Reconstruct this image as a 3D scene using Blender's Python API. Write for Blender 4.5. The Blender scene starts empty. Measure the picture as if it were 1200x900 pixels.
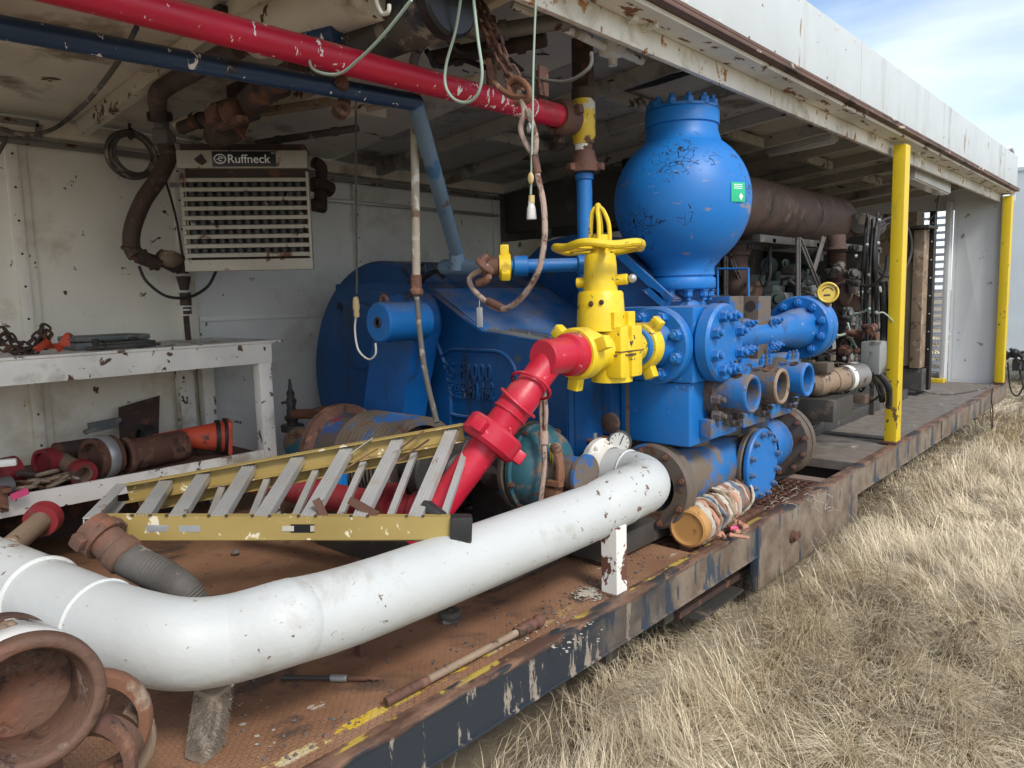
import bpy, bmesh, math, random
import numpy as np
from mathutils import Vector, Matrix
random.seed(7); rng=np.random.default_rng(11)
R=math.radians; PI=math.pi
scene=bpy.context.scene
COL=scene.collection
# ------------------------------------------------------------ camera calibration (place is metric, deck top is z=0)
FPX=870.0; CAMZ=1.15
def _basis():
    y=Vector((790.,-121.,FPX)).normalized()
    n=Vector((0.,-121+.026*790,FPX)).cross(Vector((790.,-121.,FPX))).normalized()
    if n.y>0: n=-n
    return y.cross(n),y,n
BX,BY,BZ=_basis()
def ray(px,py):
    d=Vector((px-600.,py-450.,FPX)); return Vector((d.dot(BX),d.dot(BY),d.dot(BZ)))
def P(px,py,X=None,Y=None,Z=None,D=None):
    """where the sight line of a surveyed point meets a known plane (or a known distance)"""
    d=ray(px,py); C=Vector((0,0,CAMZ))
    if X is not None: t=X/d.x
    elif Y is not None: t=Y/d.y
    elif Z is not None: t=(Z-CAMZ)/d.z
    else: t=D/FPX
    return C+d*t
# ------------------------------------------------------------ materials
def nn(nt,t,**k):
    n=nt.nodes.new(t)
    for a,b in k.items(): setattr(n,a,b)
    return n
def newmat(name):
    m=bpy.data.materials.new(name); m.use_nodes=True; nt=m.node_tree
    return m,nt,nt.nodes['Principled BSDF']
def ramp(nt,src,p0,p1):
    r=nn(nt,'ShaderNodeMapRange'); r.inputs[1].default_value=p0; r.inputs[2].default_value=p1
    nt.links.new(src,r.inputs[0]); return r.outputs[0]
def mixc(nt,fac,a,b):
    m=nn(nt,'ShaderNodeMix',data_type='RGBA')
    if hasattr(fac,'type') or isinstance(fac,bpy.types.NodeSocket): nt.links.new(fac,m.inputs[0])
    else: m.inputs[0].default_value=fac
    for i,c in ((6,a),(7,b)):
        if isinstance(c,bpy.types.NodeSocket): nt.links.new(c,m.inputs[i])
        else: m.inputs[i].default_value=(*c,1)
    return m.outputs[2]
def coords(nt,scale=(1,1,1),kind='Object'):
    t=nn(nt,'ShaderNodeTexCoord'); mp=nn(nt,'ShaderNodeMapping'); mp.inputs[3].default_value=scale
    nt.links.new(t.outputs[kind],mp.inputs[0]); return mp.outputs[0]
def noise(nt,vec,scale,detail=6,rough=.55,dist=0):
    n=nn(nt,'ShaderNodeTexNoise'); n.inputs['Scale'].default_value=scale; n.inputs['Detail'].default_value=detail
    n.inputs['Roughness'].default_value=rough; n.inputs['Distortion'].default_value=dist
    nt.links.new(vec,n.inputs['Vector']); return n.outputs['Fac']
MATS={}
def paint(name,base,rough=.45,metal=0.,layers=(),var=.18,bump=.15,bscale=60,stretch=(1,1,1),spec=None,dust=0.):
    """layers: (colour, threshold, softness, noise scale, stretch) painted one over another by noise masks"""
    m,nt,b=newmat(name)
    v=coords(nt); 
    big=noise(nt,v,2.3,5)
    c=mixc(nt,ramp(nt,big,.3,.7),tuple(x*(1-var) for x in base),tuple(min(1,x*(1+var)) for x in base))
    masks=[]
    for L in layers:
        col,th,soft,sc=L[:4]; st=L[4] if len(L)>4 else (1,1,1)
        k=noise(nt,coords(nt,st),sc,9,.62,.3)
        if len(L)>5:   # wear gathers in patches
            kk=nn(nt,'ShaderNodeMath',operation='MULTIPLY_ADD'); nt.links.new(noise(nt,coords(nt),L[5],4),kk.inputs[0]); kk.inputs[1].default_value=.55; nt.links.new(k,kk.inputs[2]); k2=nn(nt,'ShaderNodeMath',operation='SUBTRACT'); nt.links.new(kk.outputs[0],k2.inputs[0]); k2.inputs[1].default_value=.275; k=k2.outputs[0]
        th=.5+(th-.5)*.70; soft*=.6; f=ramp(nt,k,th,th+soft); c=mixc(nt,f,c,col); masks.append(f)
    if dust:   # settled dust lies on upward faces, in uneven drifts
        gn=nn(nt,'ShaderNodeNewGeometry'); sp_=nn(nt,'ShaderNodeSeparateXYZ'); nt.links.new(gn.outputs['Normal'],sp_.inputs[0])
        up=ramp(nt,sp_.outputs[2],.35,.95); dn=ramp(nt,noise(nt,v,6,7,.65),.36,.62)
        d1=nn(nt,'ShaderNodeMath',operation='MULTIPLY'); nt.links.new(up,d1.inputs[0]); nt.links.new(dn,d1.inputs[1])
        d2=nn(nt,'ShaderNodeMath',operation='MULTIPLY'); nt.links.new(d1.outputs[0],d2.inputs[0]); d2.inputs[1].default_value=dust
        c=mixc(nt,d2.outputs[0],c,(.30,.25,.19))
    nt.links.new(c,b.inputs['Base Color'])
    b.inputs['Metallic'].default_value=metal
    rn=ramp(nt,noise(nt,v,9,4),.2,.8)
    mr=nn(nt,'ShaderNodeMapRange'); mr.inputs[3].default_value=max(.05,rough-.12); mr.inputs[4].default_value=min(1,rough+.15)
    nt.links.new(rn,mr.inputs[0]); ro=mr.outputs[0]
    if masks:
        mx=nn(nt,'ShaderNodeMath',operation='MAXIMUM'); nt.links.new(ro,mx.inputs[0]); 
        s=nn(nt,'ShaderNodeMath',operation='MULTIPLY'); s.inputs[1].default_value=.85; nt.links.new(masks[0],s.inputs[0]); nt.links.new(s.outputs[0],mx.inputs[1]); ro=mx.outputs[0]
    nt.links.new(ro,b.inputs['Roughness'])
    if bump:
        bp=nn(nt,'ShaderNodeBump'); bp.inputs['Strength'].default_value=bump; bp.inputs['Distance'].default_value=.004
        h=noise(nt,v,bscale,5)
        if masks:
            s=nn(nt,'ShaderNodeMath',operation='SUBTRACT'); nt.links.new(h,s.inputs[0]); nt.links.new(masks[0],s.inputs[1]); h=s.outputs[0]
        nt.links.new(h,bp.inputs['Height']); nt.links.new(bp.outputs[0],b.inputs['Normal'])
    MATS[name]=m; return m
RUST=(.105,.045,.026); RUSTO=(.28,.09,.03); DIRT=(.10,.075,.05); DUST=(.22,.17,.12)
def mats():
    paint('blue_paint',(.006,.145,.45),.46,layers=[((.03,.07,.14),.68,.12,3.2),((.10,.10,.10),.66,.16,8,(1,1,.22)),((.24,.25,.27),.72,.03,18)],bump=.25,bscale=45,dust=.5)
    paint('shaded_blue_paint',(.004,.064,.205),.42,layers=[((.012,.02,.04),.62,.12,3),((.07,.08,.10),.70,.05,9),((.02,.03,.05),.60,.2,6,(1,1,.2))],bump=.2,bscale=40,var=.15,dust=.45)  # the pump's blue with its shade put into the base colour, grime over it
    paint('half_shaded_blue',(.005,.095,.32),.38,layers=[((.02,.04,.08),.66,.12,3),((.02,.03,.05),.60,.2,6,(1,1,.2))],bump=.2,bscale=40,var=.12,dust=.4)  # same blue with part of the shade in its colour, for the chain guard
    paint('dusty_blue_paint',(.008,.145,.42),.5,layers=[((.15,.115,.08),.46,.16,5.5),((.05,.035,.03),.64,.1,9)],bump=.35,dust=.5)
    paint('grime_metal',(.115,.09,.068),.6,layers=[((.02,.10,.28),.60,.06,5),(RUST,.62,.08,12)],bump=.4)
    paint('yellow_paint',(.78,.56,.02),.4,layers=[((.34,.22,.04),.60,.2,6),((.10,.06,.03),.68,.03,20)],bump=.5,bscale=38,var=.08,dust=.25)
    paint('yellow_post',(.70,.50,.015),.45,layers=[((.14,.09,.03),.73,.02,26,(1,1,.6),2.),((.45,.33,.03),.62,.15,5,(1,1,.25))],bump=.12,var=.06)
    paint('red_paint',(.50,.010,.035),.38,dust=.3,bscale=45,layers=[((.28,.03,.03),.58,.2,5),((.62,.20,.20),.70,.03,18),((.12,.03,.03),.68,.06,6)],bump=.3)
    paint('red_speckled',(.48,.008,.035),.42,dust=.6,layers=[((.8,.78,.74),.685,.015,30,(1.6,1.6,.4),1.5),((.10,.03,.05),.68,.05,5)],bump=.12)
    paint('navy_pipe',(.012,.04,.10),.4,dust=.3,layers=[((.75,.75,.72),.70,.015,26,(1.6,1.6,.5)),((.02,.02,.03),.6,.1,4)],bump=.12)
    paint('faded_blue_pipe',(.13,.20,.27),.5,layers=[((.05,.13,.25),.55,.1,6),(RUST,.66,.05,10)],bump=.2)
    paint('dull_red',(.24,.018,.025),.6,layers=[(RUST,.52,.15,7),((.10,.06,.05),.62,.1,12)],bump=.4)
    paint('soot_shade_wall',(.075,.07,.062),.7,layers=[((.16,.15,.13),.6,.2,3)],bump=.1)  # soot and the shade of the deep bay, both held in this dark tone
    paint('white_pipe_paint',(.50,.52,.505),.5,layers=[((.16,.09,.06),.785,.012,24,(1,1,1),1.6),((.36,.34,.29),.64,.25,3.5),((.30,.25,.18),.735,.03,40)],bump=.45,bscale=34,var=.05)
    paint('weld_paint',(.62,.64,.62),.5,bump=.8,bscale=90,var=.05)
    paint('chipped_white',(.78,.76,.69),.5,layers=[((.12,.06,.035),.64,.02,11),((.45,.40,.32),.58,.2,4)],bump=.15)
    paint('peeling_white',(.74,.73,.68),.5,layers=[((.13,.05,.03),.55,.015,7)],bump=.3)
    paint('wall_cream',(.78,.745,.65),.4,layers=[((.09,.055,.03),.73,.015,13),((.52,.44,.32),.56,.25,2.2)],bump=.06,var=.08)
    paint('wall_grey',(.70,.71,.69),.4,layers=[((.10,.06,.04),.735,.015,12),((.50,.47,.41),.56,.25,2)],bump=.06,var=.08)
    paint('ceiling_paint',(.64,.585,.48),.6,layers=[((.09,.045,.025),.725,.02,9,(1,.35,1)),((.24,.18,.12),.57,.2,2.5)],bump=.08,var=.12)
    paint('beam_paint',(.60,.54,.43),.6,layers=[((.12,.05,.025),.66,.05,7),((.06,.035,.02),.68,.05,15)],bump=.3)
    paint('fascia_white',(.54,.57,.555),.45,layers=[((.16,.10,.06),.755,.01,12,(1,.6,2.2)),((.44,.44,.40),.58,.25,5,(1,1,.12)),((.30,.20,.12),.70,.04,9,(1,1,.25))],bump=.12,bscale=12,var=.05)
    paint('bone_pipe',(.36,.31,.24),.6,layers=[((.17,.10,.06),.55,.1,9),((.55,.52,.45),.6,.1,14)],bump=.3)
    paint('dark_ceiling',(.40,.375,.325),.7,layers=[((.08,.05,.035),.68,.05,8),((.14,.12,.10),.55,.2,2.5)],bump=.15)  # rear ceiling tone, darker and greyer than the near panels
    paint('beam_white',(.66,.63,.55),.5,layers=[((.36,.15,.05),.62,.05,10),((.45,.40,.30),.55,.2,4)],bump=.15)
    paint('soffit_paint',(.66,.62,.52),.55,layers=[((.20,.09,.04),.60,.03,16,(1,.35,1))],bump=.2)
    paint('gutter_rust',(.13,.07,.045),.6,layers=[((.05,.03,.02),.55,.1,7,(1,.3,1)),((.55,.45,.35),.68,.02,15,(1,.3,1))],bump=.3)
    paint('rust',(.115,.052,.034),.75,layers=[((.20,.10,.062),.55,.15,9),((.05,.028,.02),.58,.1,14)],bump=.6,var=.25)
    paint('hose_rust',(.075,.045,.036),.7,layers=[((.16,.11,.09),.56,.15,12),((.03,.022,.02),.56,.1,5)],bump=.7)
    paint('rust_orange',(.19,.085,.045),.75,layers=[((.30,.22,.16),.60,.15,10),((.085,.04,.028),.56,.12,6)],bump=.6,var=.25)
    paint('rust_brown',(.125,.066,.042),.7,layers=[((.30,.23,.17),.62,.12,9),((.17,.07,.04),.52,.15,4),((.07,.035,.024),.58,.1,13)],bump=.9,var=.3)
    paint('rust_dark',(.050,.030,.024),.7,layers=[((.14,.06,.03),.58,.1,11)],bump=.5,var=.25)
    paint('exhaust_rust',(.105,.062,.048),.65,layers=[((.05,.035,.03),.55,.2,3),((.22,.14,.10),.6,.2,6)],bump=.3)
    paint('tan_steel',(.25,.18,.12),.65,layers=[((.10,.06,.04),.58,.1,11),((.38,.30,.22),.6,.1,9)],bump=.5,var=.2)
    paint('aluminium',(.50,.50,.48),.38,metal=.45,layers=[((.25,.17,.11),.70,.06,9),((.50,.47,.40),.58,.2,14)],bump=.15,var=.1)
    paint('ladder_yellow',(.33,.24,.075),.5,layers=[((.22,.16,.08),.62,.08,8),((.68,.62,.45),.66,.03,18)],bump=.1)
    paint('grey_steel',(.22,.21,.20),.5,metal=.4,layers=[(RUST,.62,.08,9)],bump=.25)
    paint('dark_steel',(.05,.047,.043),.5,layers=[((.13,.10,.08),.6,.12,6)],bump=.3)
    paint('black_rubber',(.016,.016,.016),.55,layers=[((.08,.07,.06),.62,.15,5)],bump=.15)
    paint('grey_hose',(.085,.078,.068),.7,layers=[((.28,.24,.20),.56,.1,9),((.03,.04,.06),.60,.08,5)],bump=.4)
    paint('galvanised',(.42,.43,.43),.4,metal=.5,bump=.1)
    paint('motor_paint',(.07,.055,.045),.6,layers=[((.02,.055,.17),.55,.06,4),((.16,.02,.025),.62,.05,3.3),((.14,.11,.08),.6,.1,8)],bump=.3)
    paint('teal_paint',(.02,.10,.13),.55,layers=[((.20,.13,.08),.50,.12,5),((.10,.05,.03),.64,.08,9)],bump=.35)
    paint('engine_green',(.022,.045,.042),.5,layers=[((.10,.08,.06),.52,.15,6),((.22,.22,.20),.68,.05,13)],bump=.3)
    paint('engine_grey',(.24,.25,.24),.45,layers=[((.06,.05,.04),.55,.15,8)],bump=.3)
    paint('filter_white',(.62,.62,.58),.45,bump=.05)
    paint('cable_white',(.62,.60,.52),.5,bump=0)
    paint('cable_green',(.33,.42,.34),.5,bump=0)
    paint('rope',(.34,.25,.20),.8,layers=[((.14,.07,.05),.55,.1,20)],bump=.8,bscale=150)
    paint('orange_plastic',(.60,.080,.035),.6,layers=[((.30,.07,.045),.54,.15,5),((.10,.055,.04),.62,.08,9)],bump=.12)
    paint('connector_yellow',(.62,.47,.22),.5,bump=0)
    paint('gauge_face',(.52,.53,.50),.3,bump=0,var=.05)
    paint('gauge_yellow',(.70,.50,.08),.4,layers=[((.25,.15,.05),.62,.1,14)],bump=.1)
    paint('green_sticker',(.02,.46,.22),.4,bump=0,var=.05)
    paint('sticker_white',(.80,.82,.80),.4,bump=0,var=.03)
    paint('black_plate',(.012,.012,.012),.35,bump=0)
    paint('heater_frame',(.40,.37,.30),.5,layers=[((.14,.07,.04),.64,.05,9)],bump=.1)
    paint('heater_fin',(.030,.030,.028),.5,layers=[((.45,.42,.36),.70,.05,16)],bump=.3)
    paint('radiator_mesh',(.30,.24,.16),.6,bump=.9,bscale=120)
    paint('wood_end',(.46,.24,.075),.6,layers=[((.24,.10,.035),.56,.12,7)],bump=.3)
    paint('rag_white',(.44,.41,.34),.8,layers=[((.30,.20,.13),.58,.1,9)],bump=.5)
    paint('rag_orange',(.45,.24,.16),.8,bump=.4)
    paint('rag_brown',(.22,.12,.08),.85,bump=.5)
    paint('rag_blue',(.10,.13,.18),.8,bump=.4)
    paint('pink_tape',(.75,.08,.22),.6,bump=.1)
    paint('bristle',(.20,.16,.12),.9,layers=[((.36,.31,.25),.55,.1,30,(1,1,.2))],bump=1.,bscale=150)
    paint('wood_grey',(.26,.21,.16),.8,layers=[((.12,.09,.07),.58,.1,6)],bump=.4)
    paint('tool_grey',(.10,.11,.11),.5,layers=[((.20,.18,.15),.6,.1,9)],bump=.15)
    paint('far_white',(.56,.61,.63),.5,bump=.02,var=.04)
    paint('end_white',(.62,.64,.65),.45,layers=[((.30,.25,.20),.70,.05,9)],bump=.04,var=.04)
    paint('stone',(.13,.11,.10),.9,bump=.8)
    # --- deck plate
    m,nt,b=newmat('deck_plate'); v=coords(nt)
    sep=nn(nt,'ShaderNodeSeparateXYZ'); nt.links.new(v,sep.inputs[0])
    far=ramp(nt,sep.outputs[1],3.4,5.2)      # beyond the pump the plate is greyer
    n1=noise(nt,v,1.6,8,.6); n2=noise(nt,v,9,9,.65,.4); n3=noise(nt,v,40,4)
    c=mixc(nt,ramp(nt,n1,.35,.68),(.20,.098,.050),(.36,.195,.108))
    c=mixc(nt,ramp(nt,n2,.57,.75),c,(.115,.060,.036))
    c=mixc(nt,ramp(nt,noise(nt,v,3.1,7,.6,.6),.56,.64),c,(.10,.062,.042))
    g=mixc(nt,ramp(nt,n2,.35,.7),(.13,.115,.098),(.22,.20,.175))
    farn=nn(nt,'ShaderNodeMath',operation='ADD'); nt.links.new(far,farn.inputs[0]); 
    k=ramp(nt,n1,.3,.7); s=nn(nt,'ShaderNodeMath',operation='MULTIPLY_ADD'); nt.links.new(k,s.inputs[0]); s.inputs[1].default_value=.5; s.inputs[2].default_value=-.25
    nt.links.new(s.outputs[0],farn.inputs[1]); fc=nn(nt,'ShaderNodeClamp'); nt.links.new(farn.outputs[0],fc.inputs[0])
    c=mixc(nt,fc.outputs[0],c,g)
    # worn yellow line and cream overspray near the edge (object x: 0 = trailer side)
    ln=noise(nt,coords(nt,(1,.8,1)),13,9,.65,.3)
    def band(lo,hi,soft):
        a=ramp(nt,sep.outputs[0],lo-soft,lo); bb=ramp(nt,sep.outputs[0],hi+soft,hi)
        mm=nn(nt,'ShaderNodeMath',operation='MULTIPLY'); nt.links.new(a,mm.inputs[0]); nt.links.new(bb,mm.inputs[1]); return mm.outputs[0]
    yb=band(-.145,-.112,.006); f=nn(nt,'ShaderNodeMath',operation='MULTIPLY'); nt.links.new(yb,f.inputs[0]); nt.links.new(ramp(nt,ln,.49,.52),f.inputs[1])
    nearm=ramp(nt,sep.outputs[1],2.2,1.6); f2=nn(nt,'ShaderNodeMath',operation='MULTIPLY'); nt.links.new(f.outputs[0],f2.inputs[0]); nt.links.new(nearm,f2.inputs[1])
    c=mixc(nt,f2.outputs[0],c,mixc(nt,ramp(nt,noise(nt,v,2,2),.45,.55),(.62,.42,.03),(.55,.46,.30)))
    cr=nn(nt,'ShaderNodeMath',operation='MULTIPLY'); nt.links.new(band(-.36,-.13,.05),cr.inputs[0]); nt.links.new(ramp(nt,noise(nt,coords(nt,(1,.6,1)),5.5,9,.7),.63,.65),cr.inputs[1])
    c=mixc(nt,cr.outputs[0],c,(.50,.44,.34))
    nt.links.new(c,b.inputs['Base Color']); b.inputs['Roughness'].default_value=.72
    # raised tread lozenges, two crossed sets
    def lozenge(ox,rot):
        mp=nn(nt,'ShaderNodeMapping'); mp.inputs[1].default_value=(ox,ox,0); mp.inputs[2].default_value=(0,0,rot); mp.inputs[3].default_value=(52,52,1)
        nt.links.new(v,mp.inputs[0])
        fr=nn(nt,'ShaderNodeVectorMath',operation='FRACTION'); nt.links.new(mp.outputs[0],fr.inputs[0])
        sb=nn(nt,'ShaderNodeVectorMath',operation='SUBTRACT'); nt.links.new(fr.outputs[0],sb.inputs[0]); sb.inputs[1].default_value=(.5,.5,0)
        sc=nn(nt,'ShaderNodeVectorMath',operation='MULTIPLY'); nt.links.new(sb.outputs[0],sc.inputs[0]); sc.inputs[1].default_value=(1.25,4.2,0)
        ln=nn(nt,'ShaderNodeVectorMath',operation='LENGTH'); nt.links.new(sc.outputs[0],ln.inputs[0])
        return ramp(nt,ln.outputs[1],.5,.25)
    a=lozenge(0,R(45)); bb=lozenge(.5,R(-45)); mx=nn(nt,'ShaderNodeMath',operation='MAXIMUM'); nt.links.new(a,mx.inputs[0]); nt.links.new(bb,mx.inputs[1])
    inv=ramp(nt,sep.outputs[1],4.4,3.4); tm=nn(nt,'ShaderNodeMath',operation='MULTIPLY'); nt.links.new(mx.outputs[0],tm.inputs[0]); nt.links.new(inv,tm.inputs[1])
    ad=nn(nt,'ShaderNodeMath',operation='MULTIPLY_ADD'); nt.links.new(n3,ad.inputs[0]); ad.inputs[1].default_value=.5; nt.links.new(tm.outputs[0],ad.inputs[2])
    bp=nn(nt,'ShaderNodeBump'); bp.inputs['Strength'].default_value=.85; bp.inputs['Distance'].default_value=.004
    nt.links.new(ad.outputs[0],bp.inputs['Height']); nt.links.new(bp.outputs[0],b.inputs['Normal']); MATS['deck_plate']=m
    # --- side beam: black paint peeled to grey and rust
    m,nt,b=newmat('side_beam_paint'); v=coords(nt); st=coords(nt,(1,1.2,.28))
    sep=nn(nt,'ShaderNodeSeparateXYZ'); nt.links.new(v,sep.inputs[0])
    c=mixc(nt,ramp(nt,noise(nt,st,9,9,.7),.575,.60),(.020,.027,.036),(.28,.24,.19))
    gy=noise(nt,coords(nt,(1,.5,1)),1.7,5); q=nn(nt,'ShaderNodeMath',operation='MULTIPLY_ADD'); nt.links.new(gy,q.inputs[0]); q.inputs[1].default_value=1.8
    nt.links.new(ramp(nt,sep.outputs[1],1.9,3.3),q.inputs[2])
    c2=mixc(nt,ramp(nt,noise(nt,v,6,9,.65),.40,.6),(.22,.175,.13),(.125,.09,.065))
    c=mixc(nt,ramp(nt,q.outputs[0],1.15,1.45),c,mixc(nt,ramp(nt,noise(nt,st,6,8,.65),.545,.58),c2,(.04,.055,.075)))
    rz=nn(nt,'ShaderNodeMath',operation='MULTIPLY_ADD'); nt.links.new(noise(nt,coords(nt,(1,.5,1)),8,6,.6),rz.inputs[0]); rz.inputs[1].default_value=.10; nt.links.new(sep.outputs[2],rz.inputs[2])
    tr_=mixc(nt,ramp(nt,noise(nt,coords(nt,(1,.4,1)),12,8,.65),.42,.60),(.085,.045,.03),(.22,.125,.08)); tr_=mixc(nt,ramp(nt,noise(nt,coords(nt,(1,.35,1)),7,8,.65),.54,.57),tr_,(.035,.035,.038))
    yx=ramp(nt,sep.outputs[0],-.034,-.038); yn=nn(nt,'ShaderNodeMath',operation='MULTIPLY'); nt.links.new(yx,yn.inputs[0]); nt.links.new(ramp(nt,noise(nt,coords(nt,(1,.5,1)),9,9,.65),.52,.55),yn.inputs[1]); y3=nn(nt,'ShaderNodeMath',operation='MULTIPLY'); nt.links.new(yn.outputs[0],y3.inputs[0]); nt.links.new(ramp(nt,sep.outputs[1],3.9,3.3),y3.inputs[1])
    tr_=mixc(nt,y3.outputs[0],tr_,(.46,.33,.06))
    c=mixc(nt,ramp(nt,rz.outputs[0],.036,.052),c,tr_)
    nt.links.new(c,b.inputs['Base Color']); b.inputs['Roughness'].default_value=.55
    bp=nn(nt,'ShaderNodeBump'); bp.inputs['Strength'].default_value=.35; bp.inputs['Distance'].default_value=.004
    nt.links.new(noise(nt,v,14,8,.7),bp.inputs['Height']); nt.links.new(bp.outputs[0],b.inputs['Normal']); MATS['side_beam_paint']=m
    # --- cracked blue paint on the dampener
    m,nt,b=newmat('cracked_blue'); v=coords(nt)
    wv=nn(nt,'ShaderNodeVectorMath',operation='MULTIPLY_ADD')
    nz=nn(nt,'ShaderNodeTexNoise'); nz.inputs['Scale'].default_value=9; nt.links.new(v,nz.inputs['Vector'])
    nt.links.new(nz.outputs['Color'],wv.inputs[0]); wv.inputs[1].default_value=(.16,.16,.16); nt.links.new(v,wv.inputs[2])
    vo=nn(nt,'ShaderNodeTexVoronoi',feature='DISTANCE_TO_EDGE'); vo.inputs['Scale'].default_value=24; nt.links.new(wv.outputs[0],vo.inputs['Vector'])
    vm=nn(nt,'ShaderNodeMapping'); 
    cr=ramp(nt,vo.outputs['Distance'],.045,.015); msk=ramp(nt,noise(nt,v,4.3,6,.65),.54,.57)
    mm=nn(nt,'ShaderNodeMath',operation='MULTIPLY'); nt.links.new(cr,mm.inputs[0]); nt.links.new(msk,mm.inputs[1])
    c=mixc(nt,ramp(nt,noise(nt,v,2.2,4),.3,.7),(.006,.145,.46),(.010,.185,.56))
    c=mixc(nt,ramp(nt,noise(nt,coords(nt,(1,1,2)),8,8,.65),.62,.66),c,(.23,.21,.25))
    c=mixc(nt,mm.outputs[0],c,(.010,.014,.022)); nt.links.new(c,b.inputs['Base Color']); b.inputs['Roughness'].default_value=.48
    bp=nn(nt,'ShaderNodeBump'); bp.inputs['Strength'].default_value=.6; bp.inputs['Distance'].default_value=.004; bp.invert=True
    nt.links.new(mm.outputs[0],bp.inputs['Height']); nt.links.new(bp.outputs[0],b.inputs['Normal']); MATS['cracked_blue']=m
    # --- grass and ground
    m,nt,b=newmat('dry_grass'); a=nn(nt,'ShaderNodeAttribute'); a.attribute_name='tint'
    c=mixc(nt,a.outputs['Fac'],(.22,.16,.09),(.92,.80,.56)); nt.links.new(c,b.inputs['Base Color']); b.inputs['Roughness'].default_value=.6
    MATS['dry_grass']=m
    m,nt,b=newmat('ground_soil'); v=coords(nt)
    c=mixc(nt,ramp(nt,noise(nt,v,5,9,.7),.35,.65),(.10,.078,.05),(.30,.24,.155)); c=mixc(nt,ramp(nt,noise(nt,v,.35,5),.4,.7),c,(.34,.28,.19))
    nt.links.new(c,b.inputs['Base Color']); b.inputs['Roughness'].default_value=.95
    bp=nn(nt,'ShaderNodeBump'); bp.inputs['Strength'].default_value=1; bp.inputs['Distance'].default_value=.04
    nt.links.new(noise(nt,v,22,9,.75),bp.inputs['Height']); nt.links.new(bp.outputs[0],b.inputs['Normal']); MATS['ground_soil']=m
    m,nt,b=newmat('lamp_glass'); b.inputs['Base Color'].default_value=(.8,.8,.78,1); b.inputs['Roughness'].default_value=.15
    MATS['lamp_glass']=m
mats()
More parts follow.
